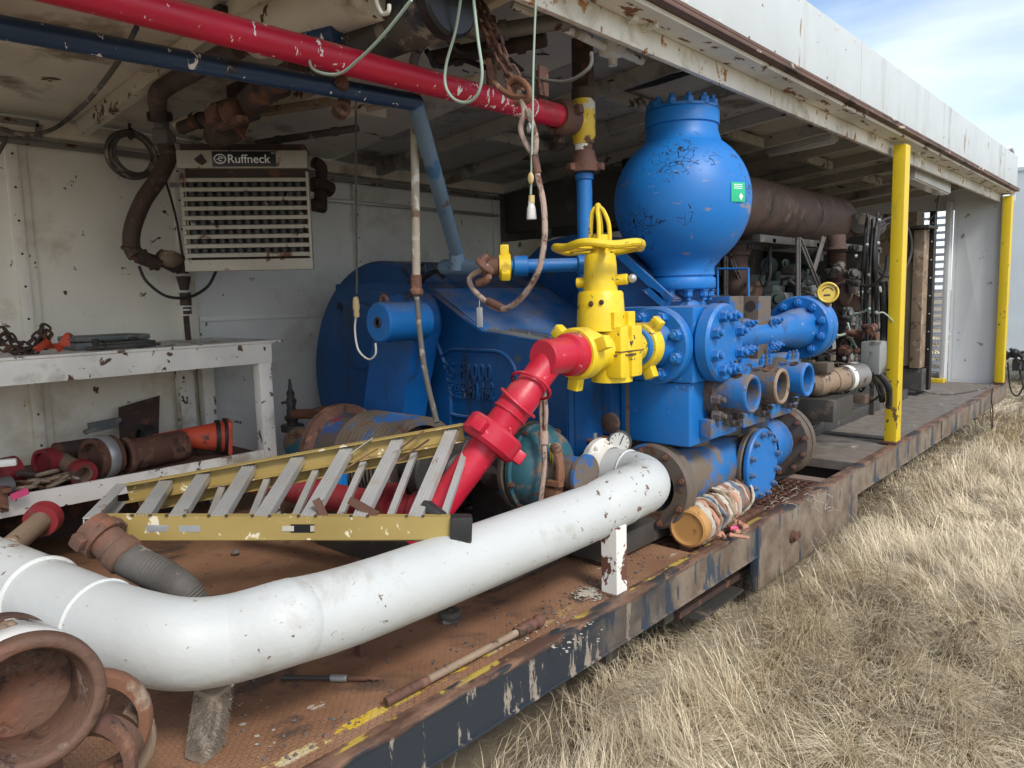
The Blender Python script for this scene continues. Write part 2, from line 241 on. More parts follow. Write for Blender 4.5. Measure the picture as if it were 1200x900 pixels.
# ------------------------------------------------------------ mesh builder
def frame(ax):
    ax=Vector(ax).normalized(); h=Vector((0,0,1)) if abs(ax.z)<.9 else Vector((0,1,0))
    u=h.cross(ax).normalized(); v=ax.cross(u); return ax,u,v
def V(*a): return Vector(a)
class MB:
    def __init__(s): s.bm=bmesh.new()
    def _face(s,vs):
        try: return s.bm.faces.new(vs)
        except ValueError: return None
    def box(s,lo,hi,bev=0.,M=None):
        lo=Vector(lo); hi=Vector(hi); vs=[]
        for x in (lo.x,hi.x):
            for y in (lo.y,hi.y):
                for z in (lo.z,hi.z):
                    p=V(x,y,z); vs.append(s.bm.verts.new(M@p if M else p))
        fs=[s.bm.faces.new([vs[i] for i in q]) for q in ((0,1,3,2),(4,6,7,5),(0,4,5,1),(2,3,7,6),(0,2,6,4),(1,5,7,3))]
        if bev:
            es=list({e for f in fs for e in f.edges}); bmesh.ops.bevel(s.bm,geom=es,offset=bev,segments=2,affect='EDGES',profile=.6)
        return s
    def bar(s,p0,p1,w,h,up=(0,0,1),bev=0.):
        p0=Vector(p0);p1=Vector(p1);a=(p1-p0);L=a.length;a.normalize();up=Vector(up);u=up.cross(a).normalized();v=a.cross(u)
        M=Matrix(((u.x,a.x,v.x,p0.x),(u.y,a.y,v.y,p0.y),(u.z,a.z,v.z,p0.z),(0,0,0,1)))
        return s.box((-w/2,0,-h/2),(w/2,L,h/2),bev,M)
    def lathe(s,p,ax,prof,seg=32,closed=False,ang=2*PI):
        p=Vector(p);a,u,v=frame(ax);rings=[]
        for t,r in prof:
            c=p+a*t
            if r<1e-6: rings.append([s.bm.verts.new(c)])
            else: rings.append([s.bm.verts.new(c+(u*math.cos(ang*i/seg)+v*math.sin(ang*i/seg))*r) for i in range(seg)])
        prs=list(zip(rings,rings[1:]))
        if closed: prs.append((rings[-1],rings[0]))
        for A,B in prs:
            for i in range(seg):
                j=(i+1)%seg
                if len(A)==1 and len(B)==1: continue
                if len(A)==1: s._face([A[0],B[j],B[i]])
                elif len(B)==1: s._face([A[i],A[j],B[0]])
                else: s._face([A[i],A[j],B[j],B[i]])
        return s
    def cyl(s,p0,p1,r,r1=None,seg=24,bev=0.):
        p0=Vector(p0);p1=Vector(p1);L=(p1-p0).length;r1=r if r1 is None else r1
        if bev: return s.lathe(p0,p1-p0,[(0,0),(0,r-bev),(bev,r),(L-bev,r1),(L,r1-bev),(L,0)],seg)
        return s.lathe(p0,p1-p0,[(0,0),(0,r),(L,r1),(L,0)],seg)
    def pipe(s,p0,p1,ro,ri,seg=32):
        p0=Vector(p0);p1=Vector(p1);L=(p1-p0).length;b=(ro-ri)*.15
        return s.lathe(p0,p1-p0,[(0,ri),(0,ro-b),(b,ro),(L-b,ro),(L,ro-b),(L,ri)],seg,True)
    def tube(s,pts,r,seg=12,smooth=6,caps=True,rfun=None):
        pts=[Vector(q) for q in pts]
        if smooth and len(pts)>2:
            out=[];n=len(pts)
            for i in range(n-1):
                a=pts[max(i-1,0)];b=pts[i];c=pts[i+1];d=pts[min(i+2,n-1)]
                for k in range(smooth):
                    t=k/smooth; out.append(.5*((2*b)+(c-a)*t+(2*a-5*b+4*c-d)*t*t+(3*b-a-3*c+d)*t**3))
            out.append(pts[-1]);pts=out
        n=len(pts);T=[(pts[min(i+1,n-1)]-pts[max(i-1,0)]).normalized() for i in range(n)]
        a,u,v=frame(T[0]);rings=[]
        for i in range(n):
            u=(u-T[i]*u.dot(T[i])).normalized();v=T[i].cross(u)
            rr=r if not rfun else r*rfun(i/(n-1))
            rings.append([s.bm.verts.new(pts[i]+(u*math.cos(2*PI*k/seg)+v*math.sin(2*PI*k/seg))*rr) for k in range(seg)])
        for A,B in zip(rings,rings[1:]):
            for k in range(seg):
                j=(k+1)%seg; s._face([A[k],A[j],B[j],B[k]])
        if caps: s._face(rings[0][::-1]); s._face(rings[-1])
        return s
    def torus(s,c,ax,Rr,r,seg=32,rs=10,a0=0,a1=2*PI,sx=1.):
        c=Vector(c);a,u,v=frame(ax);full=abs(a1-a0-2*PI)<1e-6
        pts=[c+u*math.cos(a0+(a1-a0)*i/seg)*Rr*sx+v*math.sin(a0+(a1-a0)*i/seg)*Rr for i in range(seg+(0 if full else 1))]
        if not full: return s.tube(pts,r,rs,0)
        rings=[]
        for i,q in enumerate(pts):
            d=(q-c).normalized(); rings.append([s.bm.verts.new(q+(d*math.cos(2*PI*k/rs)+a*math.sin(2*PI*k/rs))*r) for k in range(rs)])
        for i in range(seg):
            A=rings[i];B=rings[(i+1)%seg]
            for k in range(rs): s._face([A[k],B[k],B[(k+1)%rs],A[(k+1)%rs]])
        return s
    def prism(s,poly,ext,bev=0.):
        poly=[Vector(q) for q in poly];ext=Vector(ext)
        A=[s.bm.verts.new(q) for q in poly];B=[s.bm.verts.new(q+ext) for q in poly];n=len(A)
        fs=[s._face(A[::-1]),s._face(B)]+[s._face([A[i],A[(i+1)%n],B[(i+1)%n],B[i]]) for i in range(n)]
        if bev:
            es=list({e for f in fs if f for e in f.edges}); bmesh.ops.bevel(s.bm,geom=es,offset=bev,segments=2,affect='EDGES')
        return s
    def poly(s,pts): s._face([s.bm.verts.new(Vector(q)) for q in pts]); return s
    def sphere(s,c,r,seg=20,sc=(1,1,1)):
        M=Matrix.Translation(Vector(c))@Matrix.Diagonal((*sc,1)); bmesh.ops.create_uvsphere(s.bm,u_segments=seg,v_segments=seg//2,radius=r,matrix=M); return s
    def hexn(s,p,ax,r,h,stud=.5):
        p=Vector(p); s.cyl(p,p+Vector(ax).normalized()*h,r,seg=6)
        if stud: s.cyl(p,p+Vector(ax).normalized()*h*(1+stud),r*.55,seg=10)
        return s
    def jitter(s,a,sc=20.):
        from mathutils import noise as N
        for v in s.bm.verts: v.co+=N.noise_vector(v.co*sc)*a
        return s
    def link(s,c,ax1,ax2,L,W,r):
        c=Vector(c);a=Vector(ax1).normalized();b=Vector(ax2).normalized();pts=[]
        for k in range(13):
            t=2*PI*k/12; pts.append(c+a*(math.cos(t)*W+ (L-W if math.cos(t)>0.01 else (-(L-W) if math.cos(t)<-.01 else 0)))+b*math.sin(t)*W)
        return s.tube(pts,r,6,0,False)
def thing(name,label,cat,loc,group=None):
    o=bpy.data.objects.new(name,None); COL.objects.link(o); o.location=loc; o.empty_display_size=.1
    o['label']=label;o['category']=cat
    if group:o['group']=group
    return o
def root(o):
    while o.parent: o=o.parent
    return o
def obj(name,mb,mat,parent=None,smooth=True,ang=35,label=None):
    bm=mb.bm; bmesh.ops.remove_doubles(bm,verts=bm.verts,dist=1e-5); bmesh.ops.recalc_face_normals(bm,faces=bm.faces)
    off=Vector(root(parent).location) if parent else Vector()
    if parent: bmesh.ops.translate(bm,verts=bm.verts,vec=-off)
    me=bpy.data.meshes.new(name); bm.to_mesh(me); bm.free()
    me.materials.append(MATS[mat] if isinstance(mat,str) else mat)
    if smooth and len(me.polygons):
        me.polygons.foreach_set('use_smooth',[True]*len(me.polygons)); me.set_sharp_from_angle(angle=R(ang))
    o=bpy.data.objects.new(name,me); COL.objects.link(o)
    if parent: o.parent=parent
    if label:o['label']=label
    return o
def solo(name,mb,mat,label,cat,base,group=None,kind=None,**k):
    """a thing that is a single mesh, its origin at its base"""
    base=Vector(base); bmesh.ops.translate(mb.bm,verts=mb.bm.verts,vec=-base)
    o=obj(name,mb,mat,None,**k); o.location=base
    if kind:o['kind']=kind
    else:
        o['label']=label;o['category']=cat
    if group:o['group']=group
    return o
_bolt={}
def bolt(parent,p,ax,r,h,mat='blue_paint',name='bolt'):
    key=(mat,name)
    if key not in _bolt:
        mb=MB(); mb.lathe((0,0,0),(0,0,1),[(0,0),(0,1),(.85,1),(1,.86),(1,0)],6); mb.cyl((0,0,1),(0,0,1.5),.52,seg=12,bev=.06); mb.cyl((0,0,0),(0,0,.12),1.18,seg=18)
        o=obj(name,mb,mat); _bolt[key]=o.data; bpy.data.objects.remove(o)
    o=bpy.data.objects.new(name,_bolt[key]); COL.objects.link(o); o.parent=parent
    a,u,v=frame(ax); th=random.random()
    u2=u*math.cos(th)+v*math.sin(th); v2=a.cross(u2)
    M=Matrix(((u2.x*r,v2.x*r,a.x*h,0),(u2.y*r,v2.y*r,a.y*h,0),(u2.z*r,v2.z*r,a.z*h,0),(0,0,0,1)))
    M.translation=Vector(p)-Vector(root(parent).location); o.matrix_basis=M; return o
def boltring(parent,c,ax,Rr,n,r,h,mat='blue_paint',a0=.2,name='bolt'):
    a,u,v=frame(ax)
    for i in range(n):
        t=a0+2*PI*i/n; bolt(parent,Vector(c)+(u*math.cos(t)+v*math.sin(t))*Rr,ax,r,h,mat,name)
def text(name,body,size,origin,xdir,ydir,mat,parent,ext=.001,align='LEFT',sx=1.,bold=0.):
    cu=bpy.data.curves.new(name,'FONT'); cu.body=body; cu.size=size; cu.extrude=ext; cu.align_x=align; cu.offset=bold; cu.align_y='CENTER'
    t=bpy.data.objects.new('tmp',cu); COL.objects.link(t); bpy.context.view_layer.update()
    me=bpy.data.meshes.new_from_object(t.evaluated_get(bpy.context.evaluated_depsgraph_get())); bpy.data.objects.remove(t)
    x=Vector(xdir).normalized();y=Vector(ydir).normalized();z=x.cross(y)
    M=Matrix(((x.x*sx,y.x,z.x,origin[0]),(x.y*sx,y.y,z.y,origin[1]),(x.z*sx,y.z,z.z,origin[2]),(0,0,0,1)))
    me.transform(Matrix.Translation(-Vector(root(parent).location))@M)
    me.materials.clear(); me.materials.append(MATS[mat]); me.name=name
    o=bpy.data.objects.new(name,me); COL.objects.link(o); o.parent=parent; return o
SUNE=1.7; SUNA=12; SKYS=.15; CLD=6.2; EXPO=.62
# ============================================================ SETTING
GZ=-.52
g=MB(); N=60
xs=[-60*(1-i/10)-3 for i in range(11)][:-1]+[-3+i*.5 for i in range(17)]+[8,15,40,120]
ys=[-40,-15,-5]+[i*.6 for i in range(0,26)]+[18,25,40,80,160,400]
xs=[-400]+xs
vs={}
def gh(x,y): return GZ+ (.035*math.sin(x*1.9+y*.7)+.03*math.sin(y*1.3-x*2.3)) *(1 if abs(x)<9 and y<20 else .5)
for i,x in enumerate(xs):
    for j,y in enumerate(ys): vs[i,j]=g.bm.verts.new((x,y,gh(x,y)))
for i in range(len(xs)-1):
    for j in range(len(ys)-1): g.bm.faces.new([vs[i,j],vs[i+1,j],vs[i+1,j+1],vs[i,j+1]])
obj('ground',g,'ground_soil')['kind']='structure'

def grass():
    def region(n,x0,x1,y0,y1,w,L):
        x=rng.uniform(x0,x1,n);y=rng.uniform(y0,y1,n); e=(x>-1.52)|(rng.random(n)<.12)|(x<-2.7)|(y>11); x=x[e];y=y[e];n=len(x); return x,y,np.full(n,w),np.full(n,L)
    parts=[region(46000,-1.75,.35,1.0,2.6,.0013,.20),region(105000,-1.8,.15,2.4,5,.0015,.195),region(66000,-2.0,0,5,9,.0023,.185),region(32000,-2.6,.1,9,16,.0042,.20),
           region(16000,-6,1,16,34,.010,.22),region(14000,0,3.2,.2,9,.0032,.22),region(4000,-3.2,-1.8,1,10,.002,.15),region(6000,-1.75,.6,-1.5,1.2,.0025,.2)]
    x,y,w,L=[np.concatenate(q) for q in zip(*parts)]; n=len(x)
    # tufts: pull the roots towards clump centres
    gx=np.floor(x*7)/7+.07; gy=np.floor(y*7)/7+.07; hsh=np.abs(np.sin(gx*127.1+gy*311.7)*43758.5)%1; hs2=np.abs(np.sin(gx*269.5+gy*183.3)*43758.5)%1
    k=.45; cx=gx+(hsh-.5)*.12; cy=gy+(hs2-.5)*.12
    x=x+(cx-x)*k*hs2; y=y+(cy-y)*k*hs2
    flow=1.1*np.sin(x*1.7+y*.9)+.9*np.sin(y*2.1-x*1.1)+1.2*np.sin(x*.6-y*.4+1)+3.9
    th=flow+rng.normal(0,.75,n)+(hsh-.5)*1.6
    tall=rng.random(n)<np.where(x<-1.15,.16,.05)
    L=L*rng.uniform(.55,1.35,n)*np.where(tall,1.35,1)*(.7+.6*hsh)
    lean=np.where(tall,rng.uniform(.2,.8,n),rng.uniform(.85,1.4,n))   # radians from vertical
    curl=rng.uniform(.1,.9,n)
    dx=np.cos(th);dy=np.sin(th)
    gz=GZ+.035*np.sin(x*1.9+y*.7)+.03*np.sin(y*1.3-x*2.3)
    K=4; pts=np.zeros((n,K,3)); px=x.copy();py=y.copy();pz=gz-.01; a=lean*.35
    for s in range(K):
        pts[:,s,0]=px;pts[:,s,1]=py;pts[:,s,2]=pz
        st=L/(K-1); px=px+dx*np.sin(a)*st;py=py+dy*np.sin(a)*st;pz=pz+np.cos(a)*st; a=a+(lean-.35*lean)/1.6+curl*.35
    # keep the tips out of the trailer's steel
    m=(pts[:,:,0]<-1.46)&(pts[:,:,2]>-.44); ok=~m.any(axis=1); 
    pz2=np.where((pts[:,:,0]<-1.46),np.minimum(pts[:,:,2],-.43),pts[:,:,2]); pts[:,:,2]=pz2
    pts[:,1:,2]=np.maximum(pts[:,1:,2],gz[:,None]+.012)
    az=rng.uniform(0,2*PI,n); wx=np.cos(th+PI/2+ (az-PI)*.15)*w;wy=np.sin(th+PI/2+(az-PI)*.15)*w
    tap=np.array([1,.9,.65,.12])
    A=pts.copy();B=pts.copy()
    A[:,:,0]-=wx[:,None]*tap;A[:,:,1]-=wy[:,None]*tap;B[:,:,0]+=wx[:,None]*tap;B[:,:,1]+=wy[:,None]*tap
    co=np.stack([A,B],2).reshape(-1,3)            # n*K*2
    base=(np.arange(n)*K*2)[:,None,None]; s=np.arange(K-1)[None,:,None]*2; f=base+s+np.array([0,1,3,2])[None,None,:]
    f=f.reshape(-1)
    me=bpy.data.meshes.new('grass'); nf=n*(K-1)
    me.vertices.add(len(co)); me.vertices.foreach_set('co',co.astype(np.float32).ravel())
    me.loops.add(nf*4); me.loops.foreach_set('vertex_index',f.astype(np.int32)); me.polygons.add(nf); me.polygons.foreach_set('loop_start',(np.arange(nf)*4).astype(np.int32))
    at=me.attributes.new('tint','FLOAT','POINT'); t=np.clip(rng.beta(2.0,1.6,n)*(.55+.8*hs2),0,1); 
    at.data.foreach_set('value',np.repeat(t,K*2).astype(np.float32))
    me.update(calc_edges=True); me.materials.append(MATS['dry_grass'])
    o=bpy.data.objects.new('grass',me); COL.objects.link(o); o['kind']='stuff'; o['label']='dry pale straw coloured prairie grass beside the trailer'; o['category']='grass'
grass()

# ============================================================ TRAILER SHELTER
EX=-1.50   # outer face of the trailer
Y0,Y1=-1.2,10.35
T=thing('trailer_shelter','long white open-sided equipment trailer with rusty brown deck, yellow posts and chipped roof fascia','trailer',(EX,0,0))
# deck with grating pit
d=MB(); 
d.box((-4.3,Y0,-.06),(-1.98,Y1,0)); d.box((-1.98,Y0,-.06),(-1.561,2.9,0)); d.box((-1.98,5.12,-.06),(-1.561,Y1,0)); d.box((-1.98,4.50,-.06),(-1.561,4.60,-.002))
obj('deck',d,'deck_plate',T,smooth=False)
p=MB(); p.box((-2.05,2.85,-.30),(-1.6,5.2,-.27)); p.box((-2.05,2.85,-.27),(-1.99,5.2,-.065)); obj('grating_pit',p,'rust_dark',T)
gr=MB()
for i in range(26): 
    y=2.92+i*.0625
    gr.box((-1.975,y,-.035),(-1.605,y+.008,-.008))
for i in range(9):
    x=-1.97+i*.045
    gr.box((x,2.905,-.036),(x+.007,4.495,-.010))
obj('grating',gr,'rust',T,smooth=False)
tr=MB(); tr.box((-1.99,3.72,-.03),(-1.61,3.78,.006),.003); tr.box((-1.66,2.95,-.03),(-1.61,3.72,.004),.003); obj('grating_frame',tr,'rust_orange',T)
# bolt-down bar across the deck
cb=MB(); cb.box((-4.2,6.02,0),(-1.62,6.14,.012),.003); obj('cross_bar',cb,'dark_steel',T)
b=MB()
b.box((-1.562,Y0,-.012),(EX-.003,Y1,.008),.004)               # top flange
b.box((-1.525,Y0,-.15),(EX-.008,3.44,-.012)); b.box((-1.60,Y0,-.16),(EX,3.44,-.150),.003)
b.box((-1.54,3.44,-.33),(EX+.004,4.95,.003),.003)             # deep section with the lifting pocket
b.box((-1.525,4.952,-.16),(EX-.008,Y1,-.012)); b.box((-1.60,4.952,-.17),(EX,Y1,-.160),.003)
b.box((EX-.006,7.2,-.155),(EX+.003,Y1+.01,.004),.002)
b.box((-4.3,Y1,-.17),(EX-.01,Y1+.03,.0))
obj('side_beam',b,'side_beam_paint',T)
wr=MB(); wr.lathe((EX+.004,3.86,-.16),(1,0,0),[(0,.0),(0,.034),(.012,.034),(.012,.022),(.03,.022),(.03,0)],20); obj('pivot_pin',wr,'rust',T); wr=MB(); wr.lathe((EX+.004,3.95,-.17),(1,0,0),[(0,.0),(0,.018),(.012,.018),(.012,0)],16); obj('pivot_pin',wr,'rust',T)
u=MB()
for y in (.0,1.2,2.3,2.75,5.2,6.6,8.0,9.3): u.box((-4.2,y,-.30),(-1.62,y+.08,-.065))
for x in (-2.3,-3.9): u.box((x,Y0,-.46),(x+.12,Y1,-.31))
u.box((-2.0,2.95,-.34),(-1.56,3.42,-.33)); u.box((-2.0,2.95,-.34),(-1.98,3.42,-.16))
obj('underframe',u,'dark_steel',T,smooth=False)
sk=MB(); q=P(1158,497,X=-1.53)
sk.tube([P(1163,455,X=EX+.008),P(1162,470,X=EX+.008),(EX+.005,q.y,-.2),(EX+.02,q.y-.02,-.50)],.006,6); sk.tube([(EX+.0,q.y-.12,-.16),(EX+.02,q.y-.04,-.50)],.005,6)
obj('hanging_strap',sk,'rust_dark',T)
# posts
for x0,x1,y0,y1 in ((-1.60,-1.515,5.86,5.98),(-1.605,-1.515,10.18,10.30)):
    m=MB(); m.box((x0,y0,.009),(x1,y1,2.16),.008); o=obj('post',m,'yellow_post',T)
    m=MB(); m.box((x0-.015,y0-.015,.009),(x1+.01,y1+.015,.028),.003); obj('post_foot',m,'rust',o)
# roof edge
f=MB(); f.box((EX-.03,Y0,2.232),(EX,Y1,2.60),.006); obj('fascia',f,'fascia_white',T)
f=MB(); f.box((EX-.04,Y0,2.212),(EX+.028,Y1,2.230),.004); f.box((EX+.018,Y0,2.231),(EX+.028,Y1,2.246),.002); obj('gutter',f,'gutter_rust',T)
f=MB(); f.box((-1.63,Y0,2.19),(EX-.012,Y1,2.210),.002); obj('soffit',f,'soffit_paint',T)
f=MB(); f.box((-1.66,Y0,2.10),(-1.632,Y1,2.30),.006); obj('header_beam',f,'beam_white',T)
f=MB(); f.box((-4.34,Y0,2.57),(EX-.031,Y1,2.598)); obj('roof',f,'fascia_white',T)
m=MB()
for yy in (2.6,6.6): 
    m.box((-1.645,yy,2.165),(-1.56,yy+.012,2.189)); m.cyl((-1.60,yy-.1,2.189),(-1.60,yy-.1,2.17),.022,seg=6)
obj('rivet',m,'soffit_paint',T)
m=MB()
for k in range(5): yk=.4+k*2.2; m.box((EX+.0,yk,2.24),(EX+.002,yk+.008,2.595))
obj('panel_seam',m,'fascia_white',T)
m=MB()
for yk in [(.2+.28*k) for k in range(36)]: m.lathe((EX+.0,yk,2.27),(1,0,0),[(0,0),(0,.007),(.003,.005),(.004,0)],8); m.lathe((EX+.0,yk,2.575),(1,0,0),[(0,0),(0,.007),(.003,.005),(.004,0)],8)
obj('rivet_row',m,'soffit_paint',T)
m=MB()
for yk in (1.145,1.945,3.175):
    for k in range(12): m.lathe((-4.266,yk,.15+k*.16),(1,0,0),[(0,0),(0,.007),(.003,.005),(.004,0)],8)
obj('rivet_row',m,'rust_dark',T)
# ceiling: slopes from the back wall up to the edge
def cz(x): return 2.09+(x+4.3)/2.65*.23
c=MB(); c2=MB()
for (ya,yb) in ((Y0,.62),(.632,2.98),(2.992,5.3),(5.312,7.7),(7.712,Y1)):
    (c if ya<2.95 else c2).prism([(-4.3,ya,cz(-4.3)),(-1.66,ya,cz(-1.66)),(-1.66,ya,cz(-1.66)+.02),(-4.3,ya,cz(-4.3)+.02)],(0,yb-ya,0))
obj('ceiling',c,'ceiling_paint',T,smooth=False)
obj('ceiling',c2,'dark_ceiling',T,smooth=False)
for i,y in enumerate((-.7,.05,.72,1.42,2.08,3.3,3.95,4.65,5.35,6.05,6.75,7.45,8.15,8.85,9.6)):
    m=MB(); w=.045
    m.prism([(-4.28,y,cz(-4.28)-.003),(-1.665,y,cz(-1.665)-.003),(-1.665,y,cz(-1.665)-.065),(-4.28,y,cz(-4.28)-.065)],(0,.012,0))
    m.prism([(-4.28,y,cz(-4.28)-.066),(-1.665,y,cz(-1.665)-.066),(-1.665,y,cz(-1.665)-.078),(-4.28,y,cz(-4.28)-.078)],(0,w,0))
    obj('ceiling_beam',m,'beam_paint' if y<3.2 else 'dark_ceiling',T)
for x in (-2.35,-3.2):
    for i,(ya,yb) in enumerate(((.78,1.38),(2.14,2.56),(3.36,3.9),(4.72,5.3),(6.12,6.7),(7.52,8.1))):
        m=MB(); m.box((x,ya,cz(x)-.085),(x+.05,yb,cz(x)-.02),.004); obj('ceiling_stringer',m,'ceiling_paint' if ya<3 else 'dark_ceiling',T)
# torn dark strip in the lining
m=MB(); pts=[P(703,100,Z=2.25),P(715,92,Z=2.25),P(745,93,Z=2.25),P(790,85,Z=2.25),P(818,78,Z=2.25),P(812,84,Z=2.25),P(770,98,Z=2.25),P(735,106,Z=2.25),P(702,106,Z=2.25)]
m.prism([q+V(0,0,-.01) for q in pts],(0,0,.006)); obj('torn_lining',m,'black_plate',T,smooth=False)
# back wall
segs=[(Y0,1.12,'wall_cream'),(1.17,1.92,'wall_cream'),(1.98,4.55,'wall_grey')]
for a,bb,mt in segs:
    m=MB(); m.box((-4.33,a,-.0),(-4.30,bb,2.08)); obj('back_wall',m,mt,T,smooth=False)
m=MB(); m.box((-4.33,5.6,0),(-4.30,Y1,.95)); m.box((-4.33,5.6,1.45),(-4.30,Y1,2.08)); m.box((-4.33,4.62,0),(-4.30,5.6,2.08)); m.box((-4.33,5.6,.95),(-4.30,6.9,1.45)); m.box((-4.33,7.25,.95),(-4.30,Y1,1.45)); obj('back_wall',m,'soot_shade_wall',T,smooth=False)
for y,mt in ((1.12,'wall_cream'),(1.92,'wall_cream'),(3.15,'wall_grey'),(4.55,'wall_grey')):
    m=MB(); m.box((-4.305,y,.001),(-4.265,y+.05,2.0),.006); m.box((-4.30,y+.051,.001),(-4.285,y+.09,1.99),.003); obj('wall_rib',m,mt,T)
m=MB(); m.box((-4.298,2.02,1.06),(-4.285,4.54,1.09),.003); m.box((-4.299,2.02,.0),(-4.290,4.54,1.055)); obj('wall_seam',m,'wall_grey',T)
m=MB(); m.box((-4.299,Y0,2.0),(-4.20,4.6,2.075),.006); obj('wall_header',m,'ceiling_paint',T)
m=MB(); m.box((-4.26,Y0,1.955),(-4.235,4.6,1.985),.003); obj('cable_rail',m,'grey_steel',T)
m=MB(); m.box((-4.28,1.9,1.82),(-4.262,4.6,1.845),.003); obj('conduit',m,'galvanised',T)
# partition beyond the pump
m=MB(); m.box((-4.29,4.66,.0),(-2.9,4.70,1.62)); obj('partition_panel',m,'wall_cream',T,smooth=False)
m=MB(); m.box((-4.29,4.72,1.70),(-2.9,4.78,2.06),.004); obj('partition_header',m,'soot_shade_wall',T)
# end wall with the louvre
m=MB(); 
m.prism([(-2.10,10.26,.0),(-1.62,10.26,0),(-1.62,10.26,2.33),(-2.10,10.26,2.33)],(0,.03,0))
pk=m.bm.verts.new((-1.86,10.238,1.1)); cr_=[m.bm.verts.new(q) for q in ((-2.06,10.257,.03),(-1.66,10.257,.03),(-1.66,10.257,2.15),(-2.06,10.257,2.15))]
for k in range(4): m.bm.faces.new([cr_[k],cr_[(k+1)%4],pk])
obj('end_wall',m,'end_white',T,smooth=False)
m=MB(); m.box((-2.16,10.10,0),(-2.105,10.25,2.15),.005); obj('end_frame',m,'end_white',T)
m=MB()
for i in range(22):
    z=.12+i*.088
    m.prism([(-3.6,10.28,z),(-3.6,10.34,z+.035),(-3.6,10.342,z+.032),(-3.6,10.282,z-.003)],(1.44,0,0))
m.box((-2.36,10.24,.05),(-2.33,10.27,2.1)); m.box((-3.6,10.27,2.06),(-2.1,10.3,2.33)); m.box((-3.6,10.27,0),(-2.1,10.3,.1))
obj('louvre',m,'end_white',T,smooth=False)
m=MB(); m.box((-4.3,10.26,0),(-3.6,10.29,2.3)); obj('end_wall',m,'end_white',T,smooth=False)
m=MB(); m.box((-2.35,10.05,.001),(-2.1,10.2,.05),.005); obj('floor_block',m,'yellow_post',T)
# conduits under the ceiling
m=MB(); m.tube([P(600,5,Z=2.22),P(640,22,Z=2.2),P(712,57,Z=2.2)],.018,10); m.box(P(712,57,Z=2.2)-V(.03,.03,.03),P(712,57,Z=2.2)+V(.05,.07,.03),.01); m.tube([P(725,60,Z=2.2),P(752,72,Z=2.2)],.018,10)
m.cyl(P(718,60,Z=2.2),P(718,60,Z=2.2)+V(0,0,-.06),.02,seg=12)
obj('conduit',m,'chipped_white',T)
# far end vent on the roof
m=MB(); m.tube([P(1176,178,X=-1.75),P(1180,174,X=-1.75),P(1186,180,X=-1.75),P(1187,235,X=-1.75)],.03,10); obj('roof_vent',m,'end_white',T)
# ------------------------------------------------ lights
def worklight():
    a=P(1062,196,X=-1.78);b2=P(1105,216,X=-1.78)
    t=thing('work_light','white floodlight under the roof edge beyond the first yellow post','light',tuple(b2))
    a=a-V(0,0,.02);b2=b2-V(0,0,.02); a=a-V(0,0,.02);b2=b2-V(0,0,.02); m=MB(); m.bar(a,b2,.14,.11,(0,0,1),.012); obj('housing',m,'filter_white',t)
    m=MB(); m.bar(a+V(.0,0,-.058),b2+V(.0,0,-.058),.10,.006,(0,0,1)); obj('lens',m,'lamp_glass',t)
    m=MB(); m.tube([b2,P(1100,230,X=-1.8),P(1096,250,X=-1.85),P(1088,258,X=-1.9)],.006,6); obj('cord',m,'black_rubber',t)
worklight()
t=thing('ceiling_light','long strip light with bright tube under the dark ceiling','light',tuple(P(940,178,Z=2.2)))
a=P(902,182,Z=2.2);b2=P(978,166,Z=2.2)
m=MB(); m.bar(a+V(0,0,.03),b2+V(0,0,.03),.10,.05,(0,0,1),.006); obj('housing',m,'filter_white',t)
m=MB(); m.cyl(a+V(.0,0,-.0),b2,.016,seg=12); obj('tube',m,'lamp_glass',t)
# ------------------------------------------------ next trailer + cables beyond
t=thing('white_trailer','plain white trailer wall standing behind the far yellow post','trailer',(-1.2,15,GZ))
m=MB(); m.box((-2.2,14.5,-.05),(-.4,18.5,2.98)); m.box((-2.22,14.48,2.95),(-.38,18.52,3.02),.01); obj('body',m,'far_white',t)
m=MB(); m.box((-2.1,14.9,-.28),(-.5,18.3,-.06)); m.box((-1.9,15.2,GZ-.02),(-1.7,15.4,-.27)); m.box((-.9,15.2,GZ-.02),(-.7,15.4,-.27)); obj('chassis',m,'dark_steel',t)
m=MB(); ya=11.0
m.tube([P(1181,425,Y=ya),P(1184,455,Y=ya),P(1192,464,Y=ya),P(1200,452,Y=ya)],.010,8); m.tube([P(1178,412,Y=ya),P(1188,418,Y=ya),P(1200,412,Y=ya)],.02,8); m.tube([P(1178,420,Y=ya),P(1190,412,Y=ya),P(1200,420,Y=ya)],.03,8); m.tube([P(1178,412,Y=ya),P(1172,409,Y=10.39)],.015,8)
m.sphere(P(1189,413,Y=ya),.05,10); m.tube([P(1184,408,Y=ya),P(1196,430,Y=ya)],.018,8); m.tube([P(1196,425,Y=ya),P(1196,440,Y=ya),P(1205,470,Z=GZ+.02)],.012,8)
solo('cable_bundle',m,'black_rubber','black cables looping down at the far end of the trailer','cable',P(1189,455,Y=ya))
# roof stone bits / burrs in grass
for i,(x,y) in enumerate(((960,698),(1058,708),(1090,726),(1141,731),(1099,742))):
    q=P(x,y,Z=GZ+.14); m=MB(); m.sphere(q,.017,10,(1,1,.8)); m.jitter(.004,60)
    solo('dry_seed_head',m,'rust_dark','dark round dried seed head standing in the pale grass','seed head',q-V(0,0,.015),group='dark seed heads in the dry grass')
# ============================================================ MUD PUMP
PX0,PZ0=-1.72,.93
pump=thing('mud_pump','huge blue triplex mud pump with round gear case and cluster of flanged cylinders','pump',(-2.8,3.5,0))
YF=2.60
